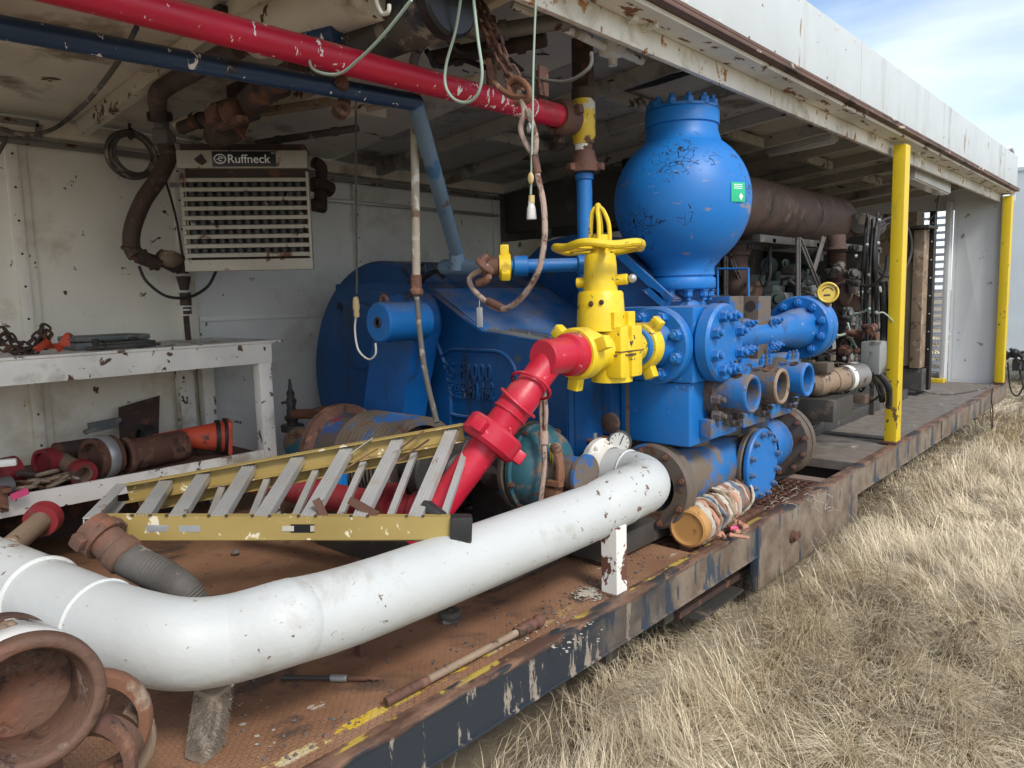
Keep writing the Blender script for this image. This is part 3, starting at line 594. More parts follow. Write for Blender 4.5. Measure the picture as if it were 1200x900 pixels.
# power frame
fr=MB()
prof=[(-3.75,.10),(-2.02,.10),(-2.02,.93),(-2.56,.985),(-3.02,1.26),(-3.75,1.26)]
fr.prism([(x,YF,z) for x,z in prof],(0,.05,0),.006)
fr.prism([(x,YF+.05,z-.01 if z>.5 else z) for x,z in prof],(0,1.85,0))
frame_o=obj('power_frame',fr,'shaded_blue_paint',pump)
A=V(-3.02,YF+.02,1.26);B=V(-2.56,YF+.02,.985);C=V(-2.02,YF+.02,.93)
cov=MB(); cov.prism([A+V(-.03,0,.004),B+V(0,0,.006),C+V(0,0,.006),C+V(0,0,-.012),B+V(-.01,0,-.014),A+V(-.03,0,-.012)],(0,1.80,0),.003)
co=obj('inspection_cover',cov,'blue_paint',pump,ang=20)  # brighter blue than the frame, carrying the daylight on this slope
m=MB(); m.bar(B+V(.12,.06,.012),C+V(-.02,.06,.012),.09,.008,(0,0,1)); m.bar(B+V(.02,.02,.014),C+V(-.02,.02,.014),.02,.012); obj('cover_strip',m,'galvanised',co)
for k in range(5): bolt(co,B.lerp(C,.1+.2*k)+V(0,.04,.02),(0,0,1),.010,.010,'grey_steel')
# hood standing behind
hd=MB(); Yh=3.6
pl=[P(x,y,Y=Yh) for x,y in ((590,345),(612,308),(636,284),(668,275),(700,276),(716,290),(768,352),(768,380),(590,380))]
hd.prism(pl,(0,.75,0),.008); obj('rear_hood',hd,'shaded_blue_paint',pump)
hd=MB(); pl=[P(x,y,Y=3.1) for x,y in ((702,300),(716,288),(786,352),(778,366),(742,372),(702,372))]
hd.prism(pl,(0,.35,0),.006); obj('crosshead_guard',hd,'shaded_blue_paint',pump)
m=MB(); pts=[P(x,y,Y=3.09) for x,y in ((716,288),(786,352))]; m.bar(pts[0],pts[1],.04,.02,(0,-1,0)); m.prism([P(752,340,Y=3.08),P(764,337,Y=3.08),P(784,352,Y=3.08),P(778,362,Y=3.08)],(0,.03,0)); obj('guard_rim',m,'blue_paint',pump)
m=MB(); m.sphere(P(637,272,Y=3.7),.04,12,(1,1,.8)); m.cyl(P(637,280,Y=3.7),P(637,268,Y=3.7),.05,seg=16); obj('breather_cap',m,'black_rubber',pump)
# gear case discs
gc=V(-3.42,0,.70)
m=MB(); m.cyl((gc.x,2.66,gc.z),(gc.x,4.4,gc.z),.68,seg=72,bev=.012); gco=obj('gear_case',m,'shaded_blue_paint',pump)
m=MB(); m.cyl((gc.x+.06,2.59,gc.z-.08),(gc.x+.06,2.655,gc.z-.08),.60,seg=72,bev=.02); obj('gear_cover',m,'shaded_blue_paint',gco)
m=MB(); m.lathe((-3.5,2.585,.95),(0,-1,0),[(0,.2),(.012,.2),(.012,.19),(.02,.18),(.02,.0)],40); obj('cover_boss',m,'shaded_blue_paint',gco)
# pinion bearing housing with bolts
bc=P(494,377,Y=YF); 
m=MB(); m.pipe((bc.x,YF-.05,bc.z),(bc.x,YF,bc.z),.165,.11,56); m.lathe((bc.x,YF-.001,bc.z),(0,-1,0),[(0,.11),(.09,.10),(.09,.0)],48); bho=obj('bearing_housing',m,'shaded_blue_paint',pump)
boltring(bho,(bc.x,YF-.05,bc.z),(0,-1,0),.138,16,.011,.012,'shaded_blue_paint')
# chain guard (capsule) + shaft cover
def capsule(c0,c1,r,y0,y1,mat,name,par,bev=.01):
    c0=Vector(c0);c1=Vector(c1);dd=(c1-c0).normalized();a0=math.atan2(dd.z,dd.x);pts=[]
    for k in range(21): a=a0+PI/2+PI*k/20; pts.append((c0.x+r*math.cos(a),y0,c0.z+r*math.sin(a)))
    for k in range(21): a=a0-PI/2+PI*k/20; pts.append((c1.x+r*1.08*math.cos(a),y0,c1.z+r*1.08*math.sin(a)))
    m=MB(); m.prism(pts,(0,y1-y0,0),bev); return obj(name,m,mat,par)
m=MB(); m.prism([P(x,y,Y=2.36) for x,y in ((434,418),(437,385),(442,364),(451,351),(462,345),(474,347),(483,357),(488,372),(488,392),(482,420),(475,458),(471,490),(469,525),(418,525),(424,490),(430,445))],(0,.16,0),.01); cg=obj('chain_guard',m,'blue_paint',pump)
cg.data.materials[0]=MATS['half_shaded_blue']
sc0=P(443,378,Y=2.12)
m=MB(); m.lathe((sc0.x,2.12,sc0.z),(0,1,0),[(0,.018),(0,.085),(.008,.093),(.26,.093),(.26,0)],40); m.lathe((sc0.x,2.135,sc0.z),(0,1,0),[(0,0),(0,.02)],16); so=obj('shaft_cover',m,'blue_paint',pump)
m=MB(); m.torus((sc0.x,2.118,sc0.z),(0,1,0),.020,.006,16,8); obj('shaft_hole_ring',m,'rust_dark',so)
m=MB(); m.torus((sc0.x-.0,2.16,sc0.z+.10),(0,1,0),.022,.008,16,8); obj('lifting_eye',m,'rust_orange',so)
# embossed oval plate with the raised lettering
pc=P(557,446,Y=YF)
def rrect(cx,cz_,w,h,r,y):
    pts=[]
    for (sx,sz,a0) in ((1,1,0),(-1,1,90),(-1,-1,180),(1,-1,270)):
        for k in range(7):
            a=R(a0+15*k); pts.append((cx+sx*(w/2-r)+r*math.cos(a),y,cz_+sz*(h/2-r)+r*math.sin(a)))
    return pts
m=MB(); m.tube([q for q in rrect(pc.x,pc.z-.02,.56,.34,.14,YF-.0)]+[rrect(pc.x,pc.z-.02,.56,.34,.14,YF-.0)[0]],.010,8,0,False)
pl=obj('oval_rim',m,'shaded_blue_paint',pump)
text('raised_lettering','RS-F1000',.112,(P(519,434,Y=YF).x,YF-.004,P(516,434,Y=YF).z),(1,0,0),(0,0,1),'shaded_blue_paint',pump,.007,sx=.82,bold=.0012)
text('raised_lettering','荣盛机械',.100,(P(518,456,Y=YF).x,YF-.004,P(518,456,Y=YF).z),(1,0,0),(0,0,1),'shaded_blue_paint',pump,.007,sx=.95,bold=.0005)
m=MB(); q=P(562,370,Y=YF-.012); m.box((q.x-.018,YF-.014,q.z-.055),(q.x+.018,YF-.010,q.z+.04),.001); m.tube([(q.x,YF-.012,q.z+.04),(q.x+.005,YF-.014,q.z+.075)],.002,6); obj('hang_tag',m,'sticker_white',pump)
m=MB(); q=P(446,322,Y=2.8)
for xx in (P(455,322,Y=2.8),P(490,318,Y=2.75)): m.tube([xx+V(-.05,0,-.01),xx+V(-.05,0,.03),xx+V(.06,0,.035),xx+V(.06,0,-.01)],.007,6,0)
obj('lifting_handle',m,'black_plate',pump)
m=MB(); m.bar(P(490,345,Y=2.6),P(492,318,Y=2.6),.05,.03); m.tube([P(492,330,Y=2.58),P(510,318,Y=2.58),P(520,325,Y=2.58)],.012,8); obj('hinge_bracket',m,'black_plate',pump)
# lower guard & skid
m=MB(); m.box((-3.9,2.5,.02),(-1.75,4.6,.12),.01); m.box((-3.6,2.42,.34),(-2.4,2.58,.37),.004); obj('pump_skid',m,'dark_steel',pump)
# ---- fluid end
fb=MB(); fb.box((-2.25,2.86,.50),(-1.965,4.35,.91),.008); obj('frame_extension',fb,'shaded_blue_paint',pump)
fb=MB(); fb.box((-1.96,2.93,.47),(-1.60,3.42,.755),.008); fl=obj('fluid_end',fb,'blue_paint',pump)
fb=MB(); fb.box((-2.0,3.42,.50),(-1.62,4.25,.80),.008); 
obj('fluid_block',fb,'dusty_blue_paint',pump)
m=MB(); m.box((-2.02,2.925,.5),(-1.98,2.955,.92),.004); obj('joint_strip',m,'grime_metal',pump)
cu=MB(); cu.box((-1.97,2.92,.757),(-1.575,3.28,1.095),.014); cuo=obj('cross_block',cu,'blue_paint',pump)
m=MB(); m.cyl((PX0-.02,2.86,PZ0-.005),(PX0-.02,2.915,PZ0-.005),.172,seg=56,bev=.01); m.lathe((PX0-.02,2.862,PZ0),(0,-1,0),[(0,.105),(.02,.10),(.05,.085),(.16,.083),(.16,0)],40); fo=obj('inlet_flange',m,'blue_paint',cuo)
boltring(fo,(PX0-.02,2.86,PZ0-.005),(0,-1,0),.132,8,.026,.032,a0=.39)
m=MB(); m.cyl((-1.572,3.08,PZ0),(-1.50,3.08,PZ0),.175,seg=56,bev=.012); bo=obj('blind_flange',m,'blue_paint',cuo)
boltring(bo,(-1.50,3.08,PZ0),(1,0,0),.128,8,.026,.032,a0=.39)
# discharge manifold
m=MB(); m.lathe((PX0,3.28,PZ0-.005),(0,1,0),[(0,.10),(.05,.10),(.08,.088),(.9,.088),(1.02,.10),(1.20,.125)],40); dm=obj('discharge_manifold',m,'blue_paint',pump)
m=MB(); m.cyl((PX0+.0,4.47,PZ0),(PX0,4.535,PZ0),.19,seg=56,bev=.01); m.cyl((PX0,4.545,PZ0),(PX0,4.62,PZ0),.19,seg=56,bev=.01); m.cyl((PX0,4.5,PZ0),(PX0,4.6,PZ0),.17,seg=40); eo=obj('end_flange',m,'blue_paint',dm)
boltring(eo,(PX0,4.47,PZ0),(0,-1,0),.150,10,.024,.028,a0=.3)
mods=[3.17,3.50,3.83]
for i,y in enumerate(mods):
    mt=('dusty_blue_paint','grime_metal','dusty_blue_paint')[i]
    z=.695
    m=MB(); m.lathe((PX0,y+.06,PZ0-.06),(0,0,-1),[(0,.075),(.05,.075),(.05,.10),(.09,.10),(.09,.0)],28); no=obj('manifold_neck',m,'blue_paint',dm)
    for k in (-1,0,1):
        for s_ in (-1,1):
            q=V(PX0+.07+ .03*s_,y+.05+k*.045,PZ0-.085 + (0 if s_>0 else .0)); bolt(no,q,(.55,0,.8 if s_<0 else .5),.014,.022)
    for k in (-1,1): bolt(dm,(PX0+.088,y+.09+k*.03,PZ0+.055),(1,0,.5),.016,.028)
    for k in (-1,1): bolt(dm,(PX0+.09,y+.09+k*.03,PZ0-.06),(1,0,-.2),.016,.028)
    m=MB(); m.pipe((-1.56,y,z),(-1.42,y,z),.088,.068,40); m.lathe((-1.50,y,z),(1,0,0),[(0,0),(0,.069)],30); m.cyl((-1.505,y,z),(-1.47,y,z),.03,seg=20)
    po=obj('valve_pot',m,mt,pump)
    m=MB(); m.lathe((-1.605,y,z-.005),(1,0,0),[(0,.115),(.05,.118),(.052,.09),(.0521,0)],40); obj('pot_flange',m,'grime_metal' if i!=1 else 'dusty_blue_paint',po)
    m=MB(); m.torus((-1.42,y,z),(1,0,0),.078,.010,36,8); obj('pot_rim',m,'dusty_blue_paint' if i==0 else ('tan_steel' if i==1 else 'blue_paint'),po)
    for hx,hz,rr in ((-1.475,.072,.022),(-1.50,-.072,.024),(-1.47,-.05,.02)):
        dirn=V(0,-.55,hz).normalized() if hz>0 else V(0,-.75,hz*9).normalized()
        m=MB(); q=V(hx,y,z)+V(0,-.35,.93 if hz>0 else -.5).normalized()*.0865; m.lathe(q,(0,-.35,.93 if hz>0 else -.5),[(0,0),(0.001,rr),(.004,rr),(.004,rr*.75),(.0015,rr*.7),(.0015,0)],18)
        obj('side_port',m,'rust_dark' if hz>0 else 'grime_metal',po)
    for dy,dz,r_ in ((-.11,-.02,.024),(-.10,-.095,.024),(-.02,-.13,.022),(.08,-.12,.02),(.05,-.15,.018)):
        bolt(po,(-1.552,y+dy,z+dz),(1,0,0),r_,.04,'grime_metal')
    for k in range(3): bolt(po,(-1.50+.0*k,y-.05+.045*k,z+.105),(.2,0,1),.013,.03,'blue_paint' if k!=1 else 'grime_metal')
    m=MB(); m.box((-1.60,y-.15,.50),(-1.54,y+.10,.585),.006); obj('pot_bracket',m,'dusty_blue_paint',pump)
for Yb,pxs in ((3.45,(823,855)),(3.75,(858,889))):
    a=P(pxs[0],408,Y=Yb);b2=P(pxs[1],346,Y=Yb)
    m=MB(); m.box((a.x,Yb,a.z-.1),(b2.x,Yb+.16,b2.z-.005),.004); ob=obj('liner_block',m,'grime_metal',pump)
    m=MB(); m.cyl(((a.x+b2.x)/2+.03,Yb-.002,b2.z-.055),((a.x+b2.x)/2+.03,Yb+.02,b2.z-.055),.028,seg=24); obj('bore',m,'rust_dark',ob)
m=MB(); q0,q1,q2,q3=[P(x,y,Y=4.2) for x,y in ((841,350),(841,315),(877,315),(877,350))]; m.tube([q0,q1,q2,q3],.009,8,0); obj('hand_rail',m,'blue_paint',pump)
# suction manifold
SX,SZ=-1.78,.27
m=MB(); m.lathe((SX,2.98,SZ),(0,1,0),[(0,.14),(1.25,.14)],44); sm=obj('suction_manifold',m,'dusty_blue_paint',pump)
m=MB(); m.pipe((SX,2.90,SZ),(SX,2.935,SZ),.20,.12,56); m.pipe((SX,2.942,SZ),(SX,2.98,SZ),.20,.12,56); obj('manifold_flange',m,'grime_metal',sm)
for i in range(8):
    a=2*PI*i/8+.3; bolt(sm,(SX+.17*math.cos(a),2.90,SZ+.17*math.sin(a)),(0,-1,0),.016,.02,'rust')
m=MB(); m.lathe((SX,3.68,SZ),(1,0,0),[(0,.13),(.12,.13)],40); m.cyl((SX+.13,3.68,SZ-.01),(SX+.16,3.68,SZ-.01),.185,seg=56,bev=.006); sf=obj('tee_flange',m,'grime_metal',sm)
m=MB(); m.cyl((SX+.168,3.68,SZ-.01),(SX+.20,3.68,SZ-.01),.185,seg=56,bev=.008); sb=obj('blind_cover',m,'dusty_blue_paint',sm); sb.data.materials[0]=MATS['blue_paint']
boltring(sb,(SX+.20,3.68,SZ-.01),(1,0,0),.16,12,.015,.02,'dusty_blue_paint')
m=MB(); m.lathe((SX,4.0,SZ),(0,1,0),[(0,.15),(.14,.152),(.2,.14)],44); obj('manifold_sleeve',m,'blue_paint',sm)
m=MB(); m.pipe((SX+.02,4.24,SZ+.0),(SX+.02,4.28,SZ+.0),.215,.10,56); m.cyl((SX+.02,4.29,SZ),(SX+.02,4.33,SZ),.215,seg=56,bev=.005); ef=obj('far_flange',m,'grime_metal',sm)
boltring(ef,(SX+.02,4.24,SZ),(0,-1,0),.185,12,.016,.022,'rust')
m=MB(); m.lathe((-1.80,3.25,.42),(0,0,1),[(0,.12),(.1,.12)],30); m.lathe((-1.80,3.6,.42),(0,0,1),[(0,.12),(.1,.12)],30); m.lathe((-1.80,3.95,.40),(0,0,1),[(0,.12),(.12,.12)],30); obj('riser',m,'grime_metal',sm)
m=MB(); m.box((-2.1,2.97,.10),(-1.9,4.3,.5)); obj('skid_plate',m,'dark_steel',pump)
# oil sight cover + pressure gauge on the frame
m=MB(); q=P(714,496,Y=2.585); m.lathe((q.x,2.6,q.z),(0,-1,0),[(0,.045),(.012,.045),(.016,.038),(.016,0)],28); obj('sight_cover',m,'rust_dark',pump)
m=MB(); m.box(P(735,448,Y=2.86)+V(-.01,-.0,-.3),P(735,448,Y=2.86)+V(.01,.0,0)); obj('corner_strip',m,'grime_metal',pump)

# ============================================================ DAMPENER
dc=P(799,244,Y=3.32); dc=V(dc.x,3.32,1.59)
damp=thing('pulsation_dampener','big round blue pressure vessel with cracked paint and studded cap above the pump','pressure vessel',(dc.x,dc.y,1.0))
Rs=.328; pr=[(0,.075),(.085,.075)]
m=MB(); m.lathe((dc.x,dc.y,1.09),(0,0,1),[(0,.12),(.02,.115),(.04,.085),(.09,.08)],40); obj('neck',m,'blue_paint',damp)
m=MB()
pf=[(1.17,0),(1.17,.155),(1.178,.162),(1.222,.162),(1.228,.158),(1.230,.150),(1.236,.150),(1.238,.158),(1.244,.158),(1.275,.156)]
zc=1.60
a0=math.asin(.165/Rs)
for k in range(29):
    a=PI-a0-.10-(PI-2*a0-.10-.08)*k/28
    pf.append((zc+Rs*math.cos(a)*(1.0 if math.cos(a)>0 else 1.05),Rs*math.sin(a)))
pf+=[(1.915,.172),(1.945,.168),(1.950,.176),(2.01,.176),(2.018,.170),(2.018,0)]
m.lathe((dc.x,dc.y,0),(0,0,1),pf,72); obj('vessel',m,'cracked_blue',damp,ang=50)
m=MB(); m.lathe((dc.x,dc.y,2.02),(0,0,1),[(0,.17),(.012,.17),(.012,0)],48); cp=obj('cap',m,'blue_paint',damp)
boltring(cp,(dc.x,dc.y,2.025),(0,0,1),.148,12,.024,.034)
boltring(damp,(dc.x,dc.y,1.169),(0,0,-1),.135,10,.022,.035)
bolt(cp,(dc.x+.04,dc.y,2.03),(0,0,1),.012,.05,'galvanised')
# sticker, curved on the sphere
vw=(P(866,224,D=3.5)-V(0,0,CAMZ)); hit=None
def onsphere(px,py,r):
    dd=ray(px,py).normalized(); o=V(0,0,CAMZ)-V(dc.x,dc.y,zc); b_=o.dot(dd); c_=o.dot(o)-r*r; q=b_*b_-c_
    if q<0: q=0
    return V(0,0,CAMZ)+dd*(-b_-math.sqrt(q))
def decal(rect,r,mat,name,par):
    m=MB(); n=6; g={}
    for i in range(n+1):
        for j in range(n+1):
            x=rect[0]+(rect[2]-rect[0])*i/n; y=rect[1]+(rect[3]-rect[1])*j/n+ (x-rect[0])*.05; g[i,j]=m.bm.verts.new(onsphere(x,y,r))
    for i in range(n):
        for j in range(n): m.bm.faces.new([g[i,j],g[i+1,j],g[i+1,j+1],g[i,j+1]])
    return obj(name,m,mat,par)
st=decal((857,213,873,236),Rs+.003,'green_sticker','sticker',damp)
m=MB(); ps=[onsphere(x,y,Rs+.0045) for x,y in ((868.5,226),(871,230),(868.5,235),(866,230))]; m.poly(ps); obj('diamond_mark',m,'sticker_white',st)
m=MB()
for k in range(3):
    ps=[onsphere(x,y,Rs+.0045) for x,y in ((860,215.5+2.2*k),(870,216+2.2*k),(870,216.8+2.2*k),(860,216.3+2.2*k))]; m.poly(ps)
obj('sticker_text',m,'sticker_white',st)

# ============================================================ YELLOW GATE VALVE (axis along Y)
vx,vz=PX0-.02,PZ0
yv=P(715,412,X=vx).y
vy=yv
val=thing('gate_valve','bright yellow gate valve with handwheel on top of the discharge line','valve',(vx,vy,vz))
m=MB(); m.lathe((vx,vy-.22,vz),(0,1,0),[(0,.05),(0,.075),(.03,.085),(.09,.085),(.11,.07),(.15,.075),(.19,.095),(.27,.10),(.33,.095),(.36,.07),(.44,.07),(.46,.05)],40)
m.box((vx-.06,vy-.07,vz-.11),(vx+.10,vy-.01,vz+.10),.012); m.box((vx-.06,vy+.01,vz-.11),(vx+.10,vy+.09,vz+.10),.012)
m.cyl((vx,vy+.01,vz-.13),(vx,vy+.01,vz),.085,seg=32)
vb=obj('body',m,'yellow_paint',val)
m=MB(); m.cyl((vx+.0,vy+.0,vz-.02),(vx+.0,vy+.0,vz-.013),.108,seg=32); m.box((vx-.02,vy-.075,vz-.004),(vx+.103,vy+.095,vz+.000)); obj('body_seam',m,'rust',vb)
for yy,ang0 in ((vy-.245,.35),(vy+.20,.9)):
    m=MB(); m.lathe((vx,yy,vz),(0,1,0),[(0,.062),(0,.095),(.008,.102),(.06,.102),(.07,.09),(.07,.06)],40)
    for k in range(3):
        a=ang0+2*PI*k/3; dd=V(math.cos(a),0,math.sin(a)); m.bar(V(vx,yy+.035,vz)+dd*.09,V(vx,yy+.035,vz)+dd*.148,.05,.045,(0,1,0),.008)
    obj('union_nut',m,'yellow_paint',val)
for dx,dy in ((.055,-.045),(.055,.055),(-.05,.055),(-.05,-.045)):
    m=MB(); m.cyl((vx+dx,vy+dy,vz+.09),(vx+dx,vy+dy,vz+.155),.030,seg=6,bev=.003); obj('bonnet_nut',m,'yellow_paint',vb)
bn=MB(); bn.lathe((vx-.03,vy-.02,vz+.08),(0,0,1),[(0,.10),(.05,.098),(.15,.092),(.16,.085),(.16,.07),(.20,.068),(.22,.068),(.265,.066),(.30,.062),(.31,.055),(.31,0)],36)
bn.cyl((vx-.12,vy-.06,vz+.275),(vx+.075,vy+.02,vz+.285),.022,seg=14,bev=.003)
bno=obj('bonnet',bn,'yellow_paint',val)
m=MB(); m.sphere((vx+.09,vy+.03,vz+.287),.018,12); obj('grease_fitting',m,'galvanised',bno)
bolt(bno,(vx-.03+.02,vy-.115,vz+.19),(0,-1,0),.01,.004,'rust'); bolt(bno,(vx+.03,vy-.10,vz+.195),(.2,-1,0),.009,.004,'rust_dark')
hc=V(vx-.03,vy-.02,P(698,291,Y=vy).z); hn=V(-.02,.03,1).normalized()
st=MB(); st.cyl((hc.x,hc.y,vz+.36),(hc.x,hc.y,hc.z-.015),.042,.04,seg=28); st.cyl((hc.x,hc.y,hc.z-.015),(hc.x,hc.y,hc.z+.03),.030,seg=20); obj('stem',st,'yellow_paint',val)
hw=MB(); a,u,v=frame(hn); n=60; pts=[]
rw=.172
for i in range(n): 
    t=2*PI*i/n; pts.append(hc+(u*math.cos(t)+v*math.sin(t))*(rw+.010*math.cos(5*t))+a*.005*math.cos(5*t))
pts.append(pts[0]); hw.tube(pts,.0165,10,0,False)
for k in range(5):
    t=2*PI*k/5+.63; dd=u*math.cos(t)+v*math.sin(t); hw.bar(hc,hc+dd*rw,.028,.016,a,.004)
hw.cyl(hc-a*.02,hc+a*.02,.035,seg=20)
hwo=obj('handwheel',hw,'yellow_paint',val)
sg=MB()
top=hc+V(-.008,0,.165)
for k in range(4):
    t=2*PI*k/4+.5; dd=V(math.cos(t),math.sin(t),0)
    sg.tube([hc+dd*.040+V(0,0,.01),hc+dd*.036+V(0,0,.09),top+dd*.022-V(0,0,.02),top],.009,8)
sg.sphere(top,.014,10); sg.cyl(hc,hc+V(0,0,.05),.034,seg=20)
obj('stem_guard',sg,'yellow_paint',val)
bolt(hwo,hc+V(.02,-.035,.015),(.3,-1,0),.014,.02,'yellow_paint')

# ============================================================ RED DISCHARGE PIPE
rcap=V(vx,P(636,421,X=vx).y,vz)
red=thing('discharge_pipe','bright red angled high pressure pipe coming down from the yellow valve','pipe',tuple(P(515,590,Z=.14)))
m=MB(); m.cyl((vx,rcap.y,vz),(vx,vy-.245,vz),.068,seg=40,bev=.006); m.lathe((vx,vy-.27,vz),(0,1,0),[(-.03,.068),(-.02,.082),(.03,.086),(.03,0)],36); obj('stub',m,'red_paint',red)
e0=V(vx,rcap.y+.06,vz); e1=P(507,604,D=2.66); dv=(e1-e0).normalized(); Ld=(e1-e0).length
m=MB(); m.lathe(e0,dv,[(0,0),(0,.056),(Ld*.22,.058),(Ld*.24,.066),(Ld*.36,.066),(Ld*.38,.061),(Ld*.50,.061),(Ld*.50,.0)],36)
obj('upper_arm',m,'red_paint',red)
un=MB(); c=e0+dv*Ld*.50; un.lathe(c-dv*.03,dv,[(0,.06),(0,.10),(.012,.112),(.07,.112),(.085,.10),(.085,.06)],40)
a,u,v=frame(dv)
for k in range(3):
    t=.9+2*PI*k/3; dd=u*math.cos(t)+v*math.sin(t); un.bar(c+dd*.10+dv*.012,c+dd*.142+dv*.012,.055,.05,dv,.01)
obj('hammer_union',un,'red_paint',red)
m=MB(); m.lathe(c+dv*.05,dv,[(0,0),(0,.058),(Ld*.60,.058),(Ld*.60,0)],36); obj('lower_arm',m,'red_paint',red)
m=MB()
for f_,tilt in ((.19,.35),(.30,-.2)):
    cc=e0+dv*Ld*f_; ax=(dv+u*tilt).normalized(); m.torus(cc,ax,.078,.006,28,8)
m.tube([e0+dv*Ld*.2-u*.085+v*.02,e0+dv*Ld*.25-u*.10,e0+dv*Ld*.3-u*.085],.008,8)
obj('safety_clamp',m,'red_paint',red)
m=MB()
for f_ in (.37,): m.torus(e0+dv*Ld*f_,dv,.066 if f_<.4 else .062,.004,30,6)
m.jitter(.002,60); obj('weld_bead',m,'red_paint',red)

# ============================================================ RED FLOOR PIPE behind the ladder
m=MB(); a_=P(300,563,D=3.25);b_=P(485,598,D=2.95)
m.tube([a_,a_.lerp(b_,.5)+V(0,0,-.01),b_],.058,20,4)
rf=thing('floor_pipe','dusty dark red pipe lying on the deck behind the ladder','pipe',tuple(b_-V(0,0,.06)))
obj('pipe',m,'dull_red',rf); dd=(b_-a_).normalized()
m=MB(); m.lathe(b_-dd*.16,dd,[(0,.05),(0,.09),(.07,.095),(.07,.05)],28); m.lathe(b_-dd*.52,dd,[(0,.05),(0,.072),(.05,.072),(.05,.05)],28)
a,u,v=frame(dd)
for k in range(3): t=.4+2.1*k; d2=u*math.cos(t)+v*math.sin(t); m.bar(b_-dd*.125+d2*.08,b_-dd*.125+d2*.12,.045,.04,dd,.008)
obj('union',m,'dull_red',rf)
m=MB(); m.cyl(b_+dd*.0,b_+dd*.10,.08,.075,seg=28,bev=.006); obj('end_cap',m,'dull_red',rf)
# ============================================================ WHITE SUCTION PIPE
XW=-1.66
pa=P(697,599,X=XW);pb=P(450,695,X=XW);pc_=P(330,731,X=XW)
path=[V(-1.93,2.74,.355),V(-1.80,2.745,.355),V(-1.70,2.70,.355),V(-1.635,2.60,.355),V(-1.63,2.46,.352),pa]
wp=thing('suction_pipe','large white painted pipe sweeping across the deck to the pump','pipe',(-1.7,1.6,0))
rW=.108
m=MB(); m.tube(path,rW*1.01,40,6); obj('elbow',m,'white_pipe_paint',wp,ang=60)
m=MB(); m.tube([V(-1.63,2.46,.352).lerp(pa,.6),pa,pb,pc_],rW,44,5); obj('straight_run',m,'white_pipe_paint',wp,ang=60)
e=[pc_,P(270,748,D=1.86),P(215,754,D=1.81),P(165,745,D=1.85),P(118,730,D=1.92)]
m=MB(); m.tube([pc_+(pc_-pb).normalized()*-.03]+e,rW*1.005,44,8); obj('bend',m,'white_pipe_paint',wp,ang=60)
lp=[e[-1]+(e[-2]-e[-1])*.3,e[-1],P(50,700,D=2.07),P(0,678,D=2.18),P(-120,630,D=2.5)]
m=MB(); m.tube(lp,rW*.99,44,6); obj('left_run',m,'white_pipe_paint',wp,ang=60)
def weld(p,d,r,w=.006): 
    m=MB(); m.torus(p,d,r,w,48,8); obj('weld_ring',m,'weld_paint',wp)
weld(pc_,pc_-pb,rW-.003,.004); weld(e[-1],e[-2]-e[-1],rW); q=P(50,700,D=2.07); weld(q,lp[1]-lp[2],rW,.008); weld(path[1],(1,0,0),rW); weld(path[4].lerp(pa,.2),(0,1,0),rW,.004)
m=MB(); m.cyl((-1.965,2.74,.355),(-1.93,2.74,.355),.150,seg=56,bev=.005); m.lathe((-1.93,2.74,.355),(1,0,0),[(0,.13),(.03,.118),(.05,.115)],40); fo=obj('flange',m,'peeling_white',wp); fo.data.materials[0]=MATS['chipped_white']
boltring(fo,(-1.93,2.74,.355),(1,0,0),.133,10,.011,.012,'chipped_white')
# supports
q=P(720,694,Z=0)
m=MB(); m.box((q.x-.035,q.y-.035,0),(q.x+.035,q.y-.028,.27)); m.box((q.x+.028,q.y-.028,0),(q.x+.035,q.y+.035,.27)); obj('support_leg',m,'peeling_white',wp,smooth=False)
m=MB(); m.box((q.x-.05,q.y-.05,.001),(q.x+.05,q.y+.05,.007),.002); obj('foot_plate',m,'rust',wp)
q2=P(240,885,Z=0)
m=MB(); m.cyl((q2.x-.01,q2.y+.06,.12),(q2.x-.01,q2.y+.06,.26),.025,seg=16); m.cyl((q2.x-.01,q2.y+.06,.16),(q2.x-.01,q2.y+.06,.175),.034,seg=16); obj('support_stub',m,'peeling_white',wp)
sc=thing('bristle_block','grey wooden block with a worn bristle face propped under the bend of the white pipe','brush',tuple(q2))
m=MB(); M=Matrix.Translation(q2+V(0,.0,0))@Matrix.Rotation(R(24),4,'Z')@Matrix.Rotation(R(14),4,'Y'); m.box((-.035,-.035,0),(.025,.035,.20),.004,M); obj('block',m,'wood_grey',sc)
m=MB()
M2=M
for k in range(1500):
    x=random.uniform(.022,.028);y=random.uniform(-.036,.036);z=random.uniform(.025,.19); side=random.random()<.35
    p0=V(x,y,z) if not side else V(random.uniform(-.03,.025),-.035,z)
    dr=V(1,random.uniform(-.4,.4),random.uniform(-.9,.2)) if not side else V(random.uniform(-.3,.5),-1,random.uniform(-.9,.2))
    p1=p0+dr.normalized()*.014; w=V(0,.0008,.0003) if not side else V(.0008,0,0)
    m.poly([M2@(p0-w),M2@(p0+w),M2@p1])
obj('bristles',m,'bristle',sc,smooth=False)

